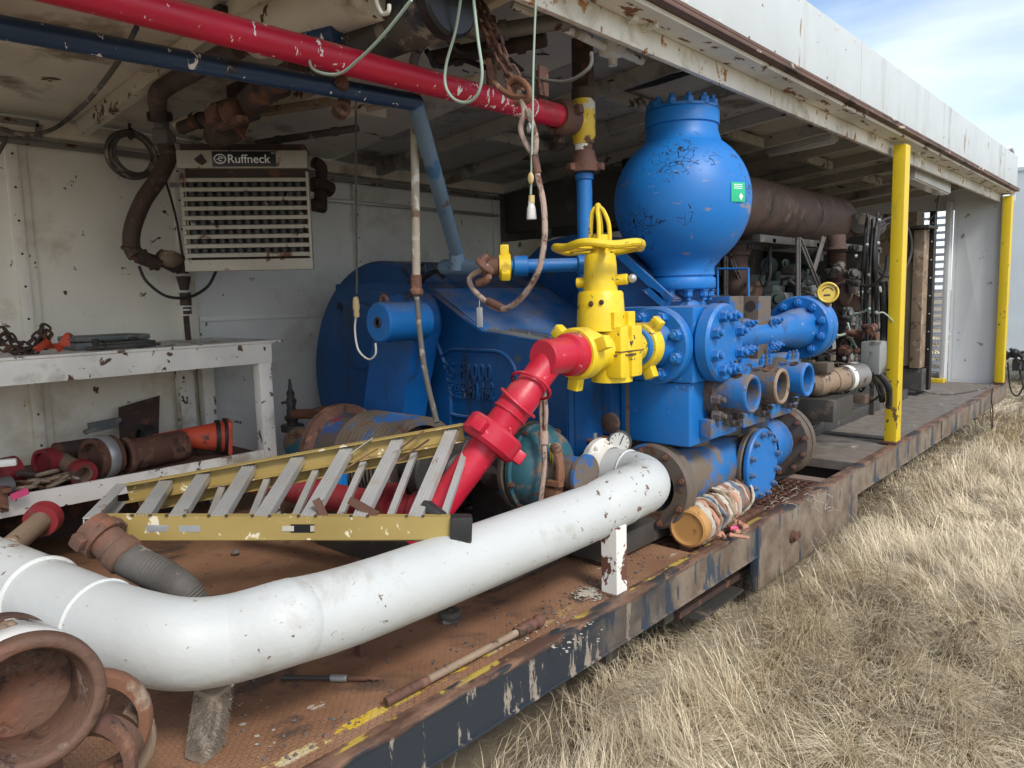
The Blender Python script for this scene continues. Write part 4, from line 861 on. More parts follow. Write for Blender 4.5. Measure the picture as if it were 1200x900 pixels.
# ============================================================ CHARGE PUMP (teal) and its motor
cc=P(642,550,D=3.02)
ch=thing('charge_pump','teal and rusty centrifugal charge pump behind the white pipe flange','pump',(cc.x,cc.y,0))
m=MB(); m.lathe(cc-V(.08,0,0),(1,0,0),[(0,0),(0,.172),(.012,.185),(.03,.185),(.035,.172),(.06,.168),(.10,.150),(.125,.115),(.135,.07),(.16,.065),(.16,0)],48); vo=obj('volute',m,'teal_paint',ch)
m=MB(); m.cyl(cc+V(-.11,0,0),cc+V(-.082,0,0),.19,seg=48,bev=.004); obj('back_flange',m,'grime_metal',ch)
boltring(vo,cc+V(-.05,0,0),(1,0,0),.18,10,.012,.014,'rust')
m=MB(); m.lathe(cc+V(.08,0,.0),(1,0,0),[(0,.07),(.10,.07),(.10,.085),(.115,.085),(.115,.0)],36); obj('suction_neck',m,'grime_metal',ch)
m=MB(); m.tube([cc+V(.10,-.06,.10),cc+V(.13,-.08,.02),cc+V(.11,-.08,-.06)],.018,8); m.bar(cc+V(.08,-.10,-.02),cc+V(.15,-.10,-.02),.03,.02); m.box(cc+V(.06,-.11,-.13),cc+V(.13,-.06,-.04),.01); m.sphere(cc+V(.10,-.07,.11),.024,12); m.jitter(.004,30); obj('drain_fitting',m,'rust_orange',ch)
for k in range(2):
    m=MB(); q=cc+V(.062,-.04-.015*k,.05+.035*k); m.prism([q,q+V(.0,-.006,.04),q+V(.003,-.014,.035),q+V(.006,-.012,-.03)],(.003,0,0)); obj('paint_mark',m,'yellow_paint',vo)
m=MB(); m.cyl(cc+V(-.11,0,0),cc+V(-.30,0,0),.12,seg=32,bev=.01); m.cyl(cc+V(-.30,0,0),cc+V(-.5,0,0),.085,seg=28); m.box(cc+V(-.45,.0,-.34),cc+V(-.12,.13,-.10),.01)
obj('bearing_frame',m,'dark_steel',ch)
boltring(ch,cc+V(-.11,0,0),(-1,0,0),.165,8,.014,.03,'dark_steel')
m=MB(); q=P(577,548,D=3.02); m.box(q+V(-.045,-.0,-.025),q+V(.045,.004,.025)); obj('data_plate',m,'grey_steel',ch)
# small hand valve and gauge
q=P(697,516,Y=2.80)
hv=thing('hand_valve','small blue valve with rusty round handwheel above the white flange','valve',(q.x,q.y,q.z-.1))
m=MB(); m.cyl(q+V(0,0,-.12),q+V(0,0,.0),.026,seg=20,bev=.004); m.cyl(q+V(0,0,-.07),q+V(0,0,-.05),.034,seg=20); obj('body',m,'blue_paint',hv)
m=MB(); m.lathe(q+V(0,0,0),(0,0,1),[(0,.0),(0,.055),(.004,.066),(.014,.066),(.018,.055),(.010,.04),(.010,.0)],28); obj('handwheel',m,'rust_orange',hv)
m=MB(); m.cyl(q+V(0,0,.01),q+V(0,0,.035),.012,seg=12); obj('stem',m,'galvanised',hv)
q=P(726,518,Y=2.80)
ga=thing('pressure_gauge','small round grey pressure gauge beside the rusty topped hand valve','gauge',(q.x,q.y,q.z-.1))
gn=V(.62,-.75,.1).normalized()
m=MB(); m.lathe(q,gn,[(-.03,0),(-.03,.05),(.005,.055),(.012,.055),(.012,.047),(.004,.047),(.004,0)],32); m.cyl(q+V(-.01,0,-.05),q+V(-.01,0,-.13),.011,seg=10); obj('case',m,'dark_steel',ga)
m=MB(); m.cyl(q+gn*.004,q+gn*.007,.046,seg=32); fo=obj('dial',m,'gauge_face',ga)
m=MB(); u_=V(0,0,1); m.bar(q+gn*.009+V(0,0,-.012),q+gn*.009+V(.015,.01,.030),.004,.001,gn); 
for k in range(9):
    t=-2.2+4.4*k/8; aa,uu,vv=frame(gn); d2=uu*math.sin(t)+vv*math.cos(t); m.bar(q+gn*.008+d2*.032,q+gn*.008+d2*.041,.003,.001,gn)
obj('needle',m,'black_plate',ga)
# sling hanging onto the charge pump
q0=P(637,455,D=2.85);q1=P(637,508,D=2.86);q2_=P(638,545,D=2.84);q3=P(633,590,D=2.84)
m=MB(); 
for s_ in (-1,1): m.tube([q0+V(.0,0,0),q0.lerp(q1,.5)+V(.012*s_,0,0),q1+V(.006*s_,0,0)],.009,8)
m.cyl(q1+V(0,0,.01),q1.lerp(q2_,.35),.019,seg=12); m.tube([q1.lerp(q2_,.3),q2_,q3],.010,8)
solo('wire_sling',m,'rope','rusty wire rope sling hanging in front of the teal charge pump','sling',q3)
# motor behind the ladder
mc=P(425,540,D=3.5); mc.z=.42
mo=thing('electric_motor','large grimy ribbed motor with faded blue and orange paint behind the ladder','motor',(mc.x,mc.y,.1))
m=MB(); m.cyl(mc+V(-.25,.05,0),mc+V(.30,.05,0),.19,seg=40,bev=.015)
obj('casing',m,'motor_paint',mo)
m=MB()
for k in range(14):
    x=-.0+k*.028; m.lathe(mc+V(x,.05,0),(1,0,0),[(0,.185),(0,.222),(.006,.222),(.006,.185)],40)
obj('cooling_fins',m,'grime_metal',mo)
m=MB(); m.lathe(mc+V(-.27,.05,0),(1,0,0),[(0,.0),(0,.20),(.02,.235),(.06,.235),(.07,.19)],40); obj('end_ring',m,'rust',mo)
m=MB(); m.cyl(mc+V(.3,.05,0),mc+V(.62,.05,0),.09,seg=28,bev=.01); m.cyl(mc+V(.42,.05,0),mc+V(.50,.05,0),.15,seg=32,bev=.008); m.box(mc+V(-.2,-.15,-.42),mc+V(.7,.25,-.25),.01); obj('coupling',m,'dark_steel',mo)
m=MB(); m.box(mc+V(.0,-.24,-.14),mc+V(.12,-.17,.02),.01); obj('junction_box',m,'blue_paint',mo)
# pump skid bulk in the dark under the pump
m=MB(); m.box((-3.2,2.0,.01),(-1.95,2.44,.10),.008); m.tube([(-3.2,2.1,.14),(-2.4,2.15,.13),(-1.95,2.3,.12)],.03,10); m.tube([(-3.0,2.3,.2),(-2.3,2.3,.16),(-1.95,2.5,.14)],.02,10)
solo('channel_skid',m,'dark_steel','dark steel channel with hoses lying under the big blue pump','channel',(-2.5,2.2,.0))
# black guard right under red lower arm
m=MB(); a_=P(512,352+100,D=3.0)
# small rusty valve left of the gear case
q=P(343,505,X=-3.75)
sv=thing('small_valve','small rusty needle valve and elbow standing left of the blue gear case','valve',(q.x,q.y,.38))
zt=P(342,450,X=-3.75).z
m=MB(); m.cyl(V(q.x,q.y,.1),V(q.x,q.y,zt-.14),.028,seg=14); m.lathe(V(q.x,q.y,0),(0,0,1),[(zt-.14,0),(zt-.14,.022),(zt-.1,.03),(zt-.07,.02),(zt-.05,.024),(zt-.03,.012),(zt+.03,.006),(zt+.03,0)],14); m.cyl(V(q.x,q.y,zt-.27),V(q.x,q.y,zt-.23),.065,seg=20,bev=.004); m.bar(V(q.x-.06,q.y-.02,zt-.11),V(q.x+.05,q.y,zt-.09),.015,.015); m.lathe(V(q.x,q.y,0),(0,0,1),[(zt-.22,.028),(zt-.19,.045),(zt-.17,.028)],16)
obj('body',m,'dark_steel',sv); 
m=MB(); m.tube([V(q.x,q.y,zt-.17),V(q.x+.12,q.y+.03,zt-.16),P(385,480,X=-3.6),P(400,505,X=-3.5),P(405,530,X=-3.4)],.019,10); m.cyl(V(q.x+.03,q.y,zt-.17),V(q.x+.16,q.y+.03,zt-.16),.028,seg=10); obj('bent_pipe',m,'rust_orange',sv)
m=MB(); m.lathe(P(355,520,X=-3.6),(.6,-.8,.1),[(0,0),(0,.09),(.03,.10),(.05,.09),(.06,.03),(.06,0)],28); obj('round_cover',m,'teal_paint',sv)

# ============================================================ STEP LADDER
lad=thing('step_ladder','folded step ladder with yellow fibreglass rails and aluminium treads lying across the deck','ladder',tuple(P(330,650,D=2.3)))
FD=2.28
fl_=P(118,619,D=FD-.12); frr=P(532,619,D=FD+.02)
bl=P(150,577,D=2.62); br=P(543,506,D=2.74)
ax=(frr-fl_).normalized()
wv=((br-frr)+(bl-fl_)); wv=(wv-ax*wv.dot(ax)).normalized(); nv=ax.cross(wv).normalized()   # wv: across the treads, nv: depth of rail
def chan(p0,p1,out,dep,up,w,t,mat,name):
    """C channel: web faces 'out', height w along up, flanges go inward"""
    m=MB(); L=(p1-p0)
    m.bar(p0,p1,t,w,up); 
    m.bar(p0+up*(w/2-t/2)-out*dep/2-out*t*.5,p1+up*(w/2-t/2)-out*dep/2-out*t*.5,dep,t*1.0,up); m.bar(p0-up*(w/2-t/2)-out*dep/2-out*t*.5,p1-up*(w/2-t/2)-out*dep/2-out*t*.5,dep,t,up)
    return obj(name,m,mat,lad,smooth=False)
camd=(V(0,0,CAMZ)-fl_).normalized()
upv=V(0,0,1); upv=(upv-ax*upv.dot(ax)).normalized(); outv=ax.cross(upv).normalized()
if outv.dot(camd)<0: outv=-outv
chan(fl_,frr,outv,.028,upv,.072,.004,'ladder_yellow','rail')
chan(bl+upv*.0,br,-outv,.028,upv,.066,.004,'ladder_yellow','rail')
chan(fl_-outv*.036-upv*.02+ax*.02,frr-outv*.036-upv*.025-ax*.05,outv,.024,upv,.055,.004,'ladder_yellow','rear_rail')
chan(bl-outv*.02-upv*.05+ax*.03,br-upv*.055-ax*.04-outv*.02,-outv,.024,upv,.05,.004,'ladder_yellow','rear_rail')
tb=[(478,530),(413,467),(352,407),(298,350),(248,293),(198,240),(158,196)]
def onrail(p0,p1,px):
    # point of the rail whose picture column is px
    best=None
    for k in range(400):
        q=p0.lerp(p1,k/399); d=q-V(0,0,CAMZ); xx=d.x*BX+d.y*BY+d.z*BZ; X_=600+FPX*xx.x/xx.z
        if best is None or abs(X_-px)<best[0]: best=(abs(X_-px),q)
    return best[1]
for i,(xb,xt) in enumerate(tb):
    a_=onrail(fl_,frr,xb+8)+upv*.034-outv*.006; b_=onrail(bl,br,xt)+upv*.020+outv*.004
    dd=(b_-a_).normalized(); tw=.040
    m=MB(); m.bar(a_+ax*.0,b_,tw,.004,upv)
    for k in range(-2,3): m.bar(a_+ax*k*.010+upv*.003,b_+ax*k*.010+upv*.003,.003,.003,upv)
    m.bar(a_-ax*tw*.5-upv*.012,b_-ax*tw*.5-upv*.012,.003,.026,upv); m.bar(a_+ax*tw*.5-upv*.012,b_+ax*tw*.5-upv*.012,.003,.026,upv)
    tr_=obj('tread',m,'aluminium',lad,smooth=False)
    for s_ in (-.025,.025):
        m=MB(); q=a_+ax*s_+outv*.010-V(0,0,0); m.cyl(q-dd*.0+upv*.004,q+upv*.008,.005,seg=8); obj('rivet',m,'rust_dark',tr_)
    if i<6:
        m=MB(); m.bar(a_-upv*.055+ax*.075-outv*.02,b_-upv*.05+ax*.062,.022,.018,upv); obj('rear_bar',m,'aluminium',lad,smooth=False)
# cap, braces, feet, decals
m=MB(); a_=fl_-ax*.03; b_=bl-ax*.02
m.bar(a_+upv*.03,b_+upv*.03,.035,.004,upv); m.bar(a_-upv*.002-ax*.016,b_-upv*.002-ax*.016,.062,.004,ax); m.bar(a_-ax*.0-upv*.034,b_-upv*.034,.03,.004,upv); obj('top_cap',m,'aluminium',lad,smooth=False)
for (x0,y0),(x1,y1) in (((455,533),(498,509)),((515,513),(555,490)),((498,536),(520,516))):
    pass
def br_(p0,p1,mat='galvanised',w=.012):
    m=MB(); m.bar(p0,p1,w,.003,upv); obj('brace',m,mat,lad,smooth=False)
br_(P(404,536,D=2.66),P(437,513,D=2.66)); br_(P(399,552,D=2.6),P(443,526,D=2.62),'rust_orange'); br_(P(466,528,D=2.66),P(497,505,D=2.68),'rust_orange'); br_(P(460,545,D=2.6),P(503,515,D=2.66),'rust_orange')
m=MB(); m.bar(P(370,585,D=2.26),P(381,606,D=2.26),.022,.012,outv); obj('spreader',m,'rust',lad); m=MB(); m.bar(P(410,586,D=2.30),P(442,604,D=2.28),.022,.018,outv); obj('spreader',m,'rust',lad)
m=MB(); m.bar(frr-ax*.012,frr+ax*.055,.05,.082,upv,.006); fo=obj('foot',m,'black_rubber',lad)
m=MB(); m.bar(P(497,590,D=2.36),P(518,606,D=2.34),.03,.06,outv,.006); obj('foot',m,'black_rubber',lad)
m=MB(); q=P(352,619,D=FD+.0)+outv*.010; 
lab_o=onrail(fl_,frr,353)+outv*.0026
m=MB(); m.bar(lab_o-ax*.03,lab_o+ax*.04,.0008,.026,upv); lb=obj('worn_decal',m,'black_plate',lad)
m=MB(); m.bar(lab_o-ax*.055+outv*.001,lab_o-ax*.02+outv*.001,.0008,.016,upv); m.bar(lab_o+ax*.028+outv*.001,lab_o+ax*.04+outv*.001,.0008,.018,upv); obj('worn_decal',m,'rag_white',lad)
for xx in (185,222):
    l2=onrail(fl_,frr,xx)+outv*.0026
    m=MB(); m.bar(l2-ax*.03,l2+ax*.03,.0008,.02,upv); m.jitter(.002,40); obj('worn_decal',m,'galvanised',lad)
text('decal_lettering','SAFE',.020,tuple(lab_o-ax*.018+outv*.0016),ax,upv,'sticker_white',lad,.0002) if False else None
# prop under ladder
q=P(416,655,Z=0.0)
q=P(416,652,D=2.4)
m=MB(); m.box(V(q.x-.018,q.y-.012,.0),V(q.x+.018,q.y+.012,.33),.003); solo('prop_bar',m,'rust','short rusty square bar standing under the ladder rail','bar',(q.x,q.y,0))

# ============================================================ GREY HOSE WITH COUPLING
hz=thing('suction_hose','worn grey rubber hose with tan clamp coupling disappearing behind the white pipe','hose',tuple(P(170,690,Z=0)))
h0=P(116,626,D=2.08);h1=P(150,655,D=2.06);h2=P(190,676,D=2.05);h3=P(218,697,D=2.06);h4=P(230,735,D=2.08);h5=V(h4.x,h4.y+.06,.06)
m=MB(); m.tube([h0.lerp(h1,.4),h1,h2,h3,h4,h5],.047,28,26,rfun=lambda s:1+.035*math.sin(s*420)); obj('hose',m,'grey_hose',hz)
dd=(h1-h0).normalized()
m=MB(); m.lathe(h0-dd*.03,dd,[(0,.03),(0,.052),(.04,.056),(.05,.048),(.10,.048),(.105,.054),(.14,.054),(.145,.048)],32); obj('coupling',m,'rust_brown',hz)
m=MB(); a,u,v=frame(dd); m.lathe(h0-dd*.0,dd,[(0,.05),(0,.062),(.03,.062),(.03,.05)],32); m.bar(h0+u*.055-v*.0,h0+u*.082,.04,.04,dd,.008); m.bar(h0-u*.055,h0-u*.082,.04,.04,dd,.008); m.tube([P(150,628,D=2.25),P(156,634,D=2.25),P(150,640,D=2.25)],.012,8)
obj('clamp',m,'rust_brown',hz)

# ============================================================ RUSTY COUPLING in the left foreground
rc=P(38,826,D=1.30); axr=(P(2,782,D=1.50)-rc).normalized()
rcp=thing('pipe_coupling','big rusty open ended pipe coupling in the left foreground, peeling white paint behind its rim','coupling',(rc.x,rc.y,.0))
m=MB(); m.lathe(rc,axr,[(0,.096),(-.004,.100),(-.004,.113),(.004,.120),(.030,.121),(.034,.112),(.05,.110),(.06,.105),(.30,.105),(.30,.098),(.14,.097),(.12,.088),(.035,.088),(.022,.096),(0,.096)],64); obj('body',m,'rust_brown',rcp,ang=50)
m=MB(); m.lathe(rc+axr*.13,axr,[(0,0),(0,.096),(.003,.096),(.003,0)],40); m.jitter(.004,30); obj('inner_face',m,'rust_brown',rcp)
m=MB(); m.lathe(rc+axr*.062,axr,[(0,.096),(0,.112),(.01,.115),(.05,.114),(.055,.110),(.16,.108),(.165,.097)],48); m.jitter(.004,22); obj('clamp_ring',m,'peeling_white',rcp,ang=60)
m=MB(); q=rc+axr*.16+V(0,0,.105); m.sphere(q,.018,10); obj('clamp_ear',m,'tan_steel',rcp)
m=MB(); m.box((rc.x-.16,rc.y-.05,0),(rc.x-.08,rc.y+.06,rc.z-.115),.008); obj('support_leg',m,'rust',rcp)
# clamps under it
def halfclamp(c,ax_,r,w,a0,a1,lab,mat='rust_orange',grp='rusty clamp halves under the big coupling'):
    t=thing('pipe_clamp',lab,'clamp',tuple(c),grp); m=MB(); a,u,v=frame(ax_)
    n=24;pr=[(-w/2,r*.82),(-w/2,r),(-w*.3,r*1.06),(w*.3,r*1.06),(w/2,r),(w/2,r*.82),(w*.25,r*.9),(-w*.25,r*.9)]
    rings=[]
    for i in range(n+1):
        t_=a0+(a1-a0)*i/n; d2=u*math.cos(t_)+v*math.sin(t_); rings.append([m.bm.verts.new(Vector(c)+d2*rr+a*tt) for tt,rr in pr])
    for A_,B_ in zip(rings,rings[1:]):
        for k in range(len(pr)): m._face([A_[k],A_[(k+1)%len(pr)],B_[(k+1)%len(pr)],B_[k]])
    m._face(rings[0]);m._face(rings[-1][::-1]); obj('band',m,mat,t)
    for t_ in (a0,a1):
        d2=u*math.cos(t_)+v*math.sin(t_); q=Vector(c)+d2*r; m=MB(); m.bar(q-d2*.008,q+d2*.036,w*.6,.013,a,.005); m.cyl(q+d2*.035-u.cross(v)*0-a*0+(u*-math.sin(t_)+v*math.cos(t_))*-.02,q+d2*.035+(u*-math.sin(t_)+v*math.cos(t_))*.012,.008,seg=8); obj('lug',m,mat,t)
    return t
halfclamp(P(108,850,D=1.50),(-.85,.4,-.1),.105,.045,1.5,4.7,'rusty clamp half leaning beneath the big coupling rim')
halfclamp(P(118,872,D=1.56),(-.85,.45,.0),.100,.032,2.2,4.6,'tan clamp half furthest right behind the rusty clamps','tan_steel')
halfclamp(P(85,905,D=1.40),(-.85,.35,-.1),.105,.05,2.0,4.6,'thick rusty clamp half lowest in the pile by the deck','rust')
halfclamp(P(128,872,D=1.46),(-.5,.8,.3),.058,.045,.8,4.6,'small brown clamp half at the right side of the pile','rust_brown')
m=MB(); q=P(100,880,D=1.5); m.box((q.x-.12,q.y-.08,0),(q.x+.05,q.y+.10,.14),.02); m.jitter(.02,9)
solo('rusty_lump',m,'rust','lump of rusty scrap steel under the clamp pile','scrap',(q.x,q.y,0))

# ============================================================ DECK CLUTTER
q0=P(452,823,Z=.022);q1=P(612,738,Z=.03)
tb_=thing('t_bar_wrench','long rusty steel bar with knurled socket end on the deck','wrench',tuple(q0))
dd=(q1-q0).normalized()
m=MB(); m.cyl(q0,q1,.0125,.0125,seg=16,bev=.002); obj('shaft',m,'tan_steel',tb_)
m=MB(); m.cyl(q0,q0+dd*.16,.0145,seg=16,bev=.003); obj('grip',m,'rust',tb_)
m=MB(); m.cyl(q1-dd*.03,q1+dd*.055,.021,seg=18,bev=.003); m.cyl(q1+dd*.05,q1+dd*.065,.016,seg=12); m.sphere(q1+dd*.085,.024,14); obj('socket',m,'rust',tb_)
q=P(527,727,Z=0)
pk=thing('rubber_sheave','small grey grooved rubber roller sitting on the deck under the white pipe','roller',tuple(q))
m=MB(); m.lathe(q,(0,0,1),[(0,0),(0,.038),(.003,.041),(.012,.041),(.017,.033),(.021,.041),(.034,.041),(.038,.036),(.039,0)],40); obj('roller',m,'grey_hose',pk)
m=MB(); m.cyl(q+V(0,0,.036),q+V(0,0,.048),.014,seg=16); obj('hub',m,'rust_dark',pk)
a_=P(330,794,Z=.012);b_=P(445,795,Z=.014)
gt=thing('air_tool','slim steel rod with grey sleeve and rusty tip on the deck below the white pipe','tool',tuple(a_))
dd=(b_-a_).normalized()
m=MB(); m.cyl(a_,a_.lerp(b_,.6),.007,seg=12); obj('shaft',m,'dark_steel',gt)
m=MB(); m.cyl(a_.lerp(b_,.5),a_.lerp(b_,.67),.011,seg=14,bev=.002); obj('sleeve',m,'galvanised',gt)
m=MB(); m.cyl(a_.lerp(b_,.68),a_.lerp(b_,.88),.009,seg=14,bev=.002); m.cyl(a_.lerp(b_,.88),b_,.005,seg=10); m.cyl(a_.lerp(b_,.93),a_.lerp(b_,.95),.008,seg=10); obj('tip',m,'rust',gt)
q=P(276,651,Z=0); m=MB(); m.sphere(q+V(0,0,.015),.022,8,(1,.9,.6)); m.jitter(.008,40); solo('stone',m,'stone','small dark stone on the rusty deck in front of the ladder','stone',q)
# paint flakes
def flakes(name,cx,cy,rx,ry,n,mat,lab):
    m=MB()
    for k in range(n):
        a=random.random()*2*PI;rr=math.sqrt(random.random()); q=P(cx+rx*rr*math.cos(a),cy+ry*rr*math.sin(a),Z=.003); s=random.uniform(.003,.012)*(1.5-rr); h=random.random()*PI
        m.poly([q+V(math.cos(h+j*1.05)*s*random.uniform(.5,1),math.sin(h+j*1.05)*s*random.uniform(.5,1),random.uniform(0,.002)) for j in range(6)])
    solo(name,m,mat,lab,'paint flakes',P(cx,cy,Z=.001),smooth=False)
flakes('paint_flakes',690,696,20,9,190,'rag_white','pale paint flakes on the deck beside the peeling support leg')
flakes('paint_flakes',655,742,55,26,60,'rag_white','scattered cream paint flakes near the socket end of the long bar')
flakes('paint_flakes',290,850,60,40,26,'rag_white','few white paint flakes on the deck near the bristle block')
m=MB()
for k in range(420):
    q=V(random.uniform(-3.2,-1.62),random.uniform(.2,2.8),.001) if k%3 else V(-1.62-abs(random.gauss(0,.06)),random.uniform(.2,2.8),.001)
    s=random.uniform(.0015,.005); m.box(q-V(s,s*.8,0),q+V(s*.9,s,s*1.1))
m.jitter(.002,200); o=solo('grit',m,'stone','fine dark grit scattered over the rusty deck','grit',(-2.2,1.5,0)); o['kind']='stuff'
# debris scraps under elbow
m=MB()
for k in range(60):
    a_=P(random.uniform(740,790),random.uniform(598,630),Z=.01); th=random.uniform(0,PI); L=random.uniform(.03,.09); d_=V(math.cos(th),math.sin(th),0)*L
    m.tube([a_,a_+d_*.5+V(0,0,random.uniform(.005,.03)),a_+d_],.0015,4,3)
for k in range(40):
    a_=P(random.uniform(895,975),random.uniform(572,600),Z=.0); th=random.uniform(0,PI); L=random.uniform(.03,.08); d_=V(math.cos(th),math.sin(th),0)*L
    m.tube([a_,a_+d_*.5+V(0,0,random.uniform(.005,.02)),a_+d_],.0014,4,3)
o=solo('blown_grass',m,'rag_white','dry stalks blown onto the grating under the white elbow','debris',P(765,615,Z=0)); o['kind']='stuff'
# red ended roller on the floor at far left
a_=P(25,630,D=2.5);b_=P(52,607,D=2.7); 
fr_=thing('red_ended_roller','tan pipe with a red capped end lying under the bench shelf','pipe',(a_.x,a_.y,a_.z-.06))
m=MB(); m.cyl(a_-(b_-a_)*.5,b_,.035,seg=24,bev=.003); obj('pipe',m,'tan_steel',fr_)
m=MB(); dd=(b_-a_).normalized(); m.lathe(b_-dd*.04,dd,[(0,.03),(0,.058),(.05,.062),(.055,.05),(.055,.0)],28); obj('cap',m,'dull_red',fr_)

# ============================================================ WRAPPED LOG BY THE EDGE
l0=P(806,620,D=3.02);l0=P(806,620,Y=2.78); l1=P(905,556,Y=3.95)
l0=V(l0.x,l0.y,.105); l1=P(868,572,Y=3.62); l1=V(-1.66,3.55,.12)
l0=P(806,619,Z=.105)
lg=thing('wrapped_plug','rag wrapped cylinder with a round golden wooden end lying at the deck edge','plug',(l0.x,l0.y,0))
dd=(l1-l0).normalized(); LL=(l1-l0).length
m=MB(); m.lathe(l0,dd,[(0,0),(0,.078),(.004,.084),(.07,.086),(.075,.08),(LL*.98,.08),(LL,.0)],44); m.jitter(.004,12); obj('core',m,'rag_brown',lg)
m=MB(); m.lathe(l0-dd*.004,dd,[(0,0),(.002,.055),(.0,.070),(-.005,.076),(.0,.087),(.02,.090),(.075,.090),(.078,.082)],48); obj('wooden_end',m,'wood_end',lg,ang=50)
from mathutils import noise as NZ
cols=['rag_white','rag_orange','rag_brown','rag_white','rag_blue','rag_white','rag_brown','rag_white','tan_steel','rag_white']
a,u,v=frame(dd); nwrap=18
for k in range(nwrap):
    t=.085+(LL-.10)*k/nwrap; w=random.uniform(.014,.034); mt=cols[k%10]
    m=MB(); tilt=(dd+u*random.uniform(-.5,.5)+v*random.uniform(-.2,.2)).normalized(); rr=.086+random.uniform(0,.010)
    m.lathe(l0+dd*t-tilt*w/2,tilt,[(0,rr-.006),(0,rr),(w*.3,rr+.005),(w*.6,rr-.001),(w,rr+.003),(w,rr-.006)],60); m.jitter(.012,20); m.jitter(.005,60); obj('rag_band',m,mt,lg,ang=70)
m=MB(); 
for k in range(9):
    q=P(860+random.uniform(-22,8),627+random.uniform(-14,8),Z=.01); q.z=random.uniform(.012,.05); m.tube([q,q+V(random.uniform(-.03,.03),random.uniform(-.05,.05),random.uniform(.0,.03)),q+V(random.uniform(-.02,.06),random.uniform(-.08,.08),-.005)],.009,6,4)
m.jitter(.006,60); obj('loose_rag',m,'rag_orange',lg)
m=MB(); q=P(857,622,Z=.02); m.tube([q,q+V(.01,-.02,.02),q+V(.02,.02,.01),q+V(.03,-.03,-.005)],.008,6); m.jitter(.006,60); obj('tape_knot',m,'pink_tape',lg)
# ============================================================ CEILING PIPES
# red pipe under the roof: X about -2.05, z about 1.9
ra=P(20,-28,Z=1.90);r1=P(250,40,Z=1.90);rb=P(655,136,Z=1.90)
rr=(rb-ra).normalized(); rs=rb-rr*4.2
t=thing('red_ceiling_pipe','long red pipe with white paint drips running under the ceiling to the yellow tee','pipe',tuple(rb))
m=MB(); m.cyl(rs,rb,.0425,seg=36); obj('pipe',m,'red_speckled',t)
m=MB(); a_=P(628,129,Z=1.90); m.cyl(a_-rr*.03,rb+rr*.01,.047,seg=36,bev=.003); obj('sleeve',m,'red_paint',t)
m=MB(); q=P(655,137,Z=1.9); m.lathe(q-rr*.02,rr,[(0,.05),(0,.066),(.03,.076),(.05,.076),(.08,.062),(.11,.062)],32)
aa,uu,vv=frame(rr)
for k in range(3): tt=.8+2.1*k; d2=uu*math.cos(tt)+vv*math.sin(tt); m.bar(q+rr*.03+d2*.06,q+rr*.03+d2*.10,.04,.035,rr,.008)
obj('hammer_union',m,'rust',t)
# tee + riser (vertical)
tc=q+rr*.17; 
ts=thing('tee_riser','rusty yellow pipe tee with brown union standing on a thin blue riser','pipe tee',(tc.x,tc.y,1.0))
def zat(py): return P(680,py,Y=tc.y).z
m=MB(); m.lathe((tc.x,tc.y,0),(0,0,1),[(zat(170),.0),(zat(170),.045),(zat(165),.045),(zat(160),.052),(zat(122),.052),(zat(118),.045),(zat(108),.045),(zat(106),0)],32); m.cyl(tc,tc-rr*.09,.045,seg=24); obj('tee',m,'yellow_paint',ts)
ts.children[0].data.materials[0]=paint('rusty_yellow',(.62,.42,.03),.5,layers=[((.12,.06,.03),.53,.05,11),((.55,.52,.45),.66,.03,9)],bump=.3)
m=MB(); m.cyl((tc.x,tc.y,zat(178)),(tc.x,tc.y,zat(168)),.038,seg=24); obj('collar',m,'chipped_white',ts)
m=MB(); m.cyl((tc.x,tc.y,zat(118)),(tc.x,tc.y,zat(104)),.05,seg=28,bev=.004); m.box((tc.x-.045,tc.y-.02,zat(108)),(tc.x+.045,tc.y+.02,2.26),.004); obj('hanger',m,'rust_dark',ts)
m=MB(); m.lathe((tc.x,tc.y,0),(0,0,1),[(zat(203),.04),(zat(203),.068),(zat(194),.068),(zat(190),.055),(zat(178),.048),(zat(178),0)],32)
for k in range(3): tt=.3+2.1*k; m.bar(V(tc.x+.06*math.cos(tt),tc.y+.06*math.sin(tt),zat(198)),V(tc.x+.09*math.cos(tt),tc.y+.09*math.sin(tt),zat(198)),.035,.03,(0,0,1),.006)
obj('union_nut',m,'rust',ts)
m=MB(); m.cyl((tc.x,tc.y,.9),(tc.x,tc.y,zat(203)),.034,seg=28); m.cyl((tc.x,tc.y,zat(212)),(tc.x,tc.y,zat(204)),.041,seg=28,bev=.004); obj('riser_pipe',m,'blue_paint',ts)
# horizontal line from the riser to the yellow wing nut and the faded pipe
hA=P(584,313,Y=tc.y-.0); hz_=hA.z
hA=P(700,313,X=tc.x+.0); 
hl=V(P(690,306,Y=tc.y).x,tc.y,P(690,310,Y=tc.y).z); hr=P(598,312,Y=tc.y-.25)
t=thing('jumper_line','short blue line with yellow wing union joining the faded pipe to the riser','pipe',tuple(hr))
m=MB(); m.tube([hl,hl.lerp(hr,.5)+V(0,0,.0),hr],.030,20,4); m.cyl(hr.lerp(hl,.04),hr.lerp(hl,.22),.045,seg=24,bev=.004); m.cyl(hr.lerp(hl,.85),hl,.042,seg=24,bev=.004); obj('pipe',m,'blue_paint',t)
dd=(hl-hr).normalized(); aa,uu,vv=frame(dd)
m=MB(); m.lathe(hr-dd*.05,dd,[(0,.03),(0,.052),(.05,.056),(.05,.03)],28)
for k in range(3): tt=1.6+2.1*k; d2=uu*math.cos(tt)+vv*math.sin(tt); m.bar(hr-dd*.025+d2*.045,hr-dd*.025+d2*.095,.04,.04,dd,.008)
obj('wing_nut',m,'yellow_paint',t)
m=MB(); m.cyl(hr-dd*.05,hr-dd*.13,.042,seg=24,bev=.004); obj('ferrule',m,'rust',t)
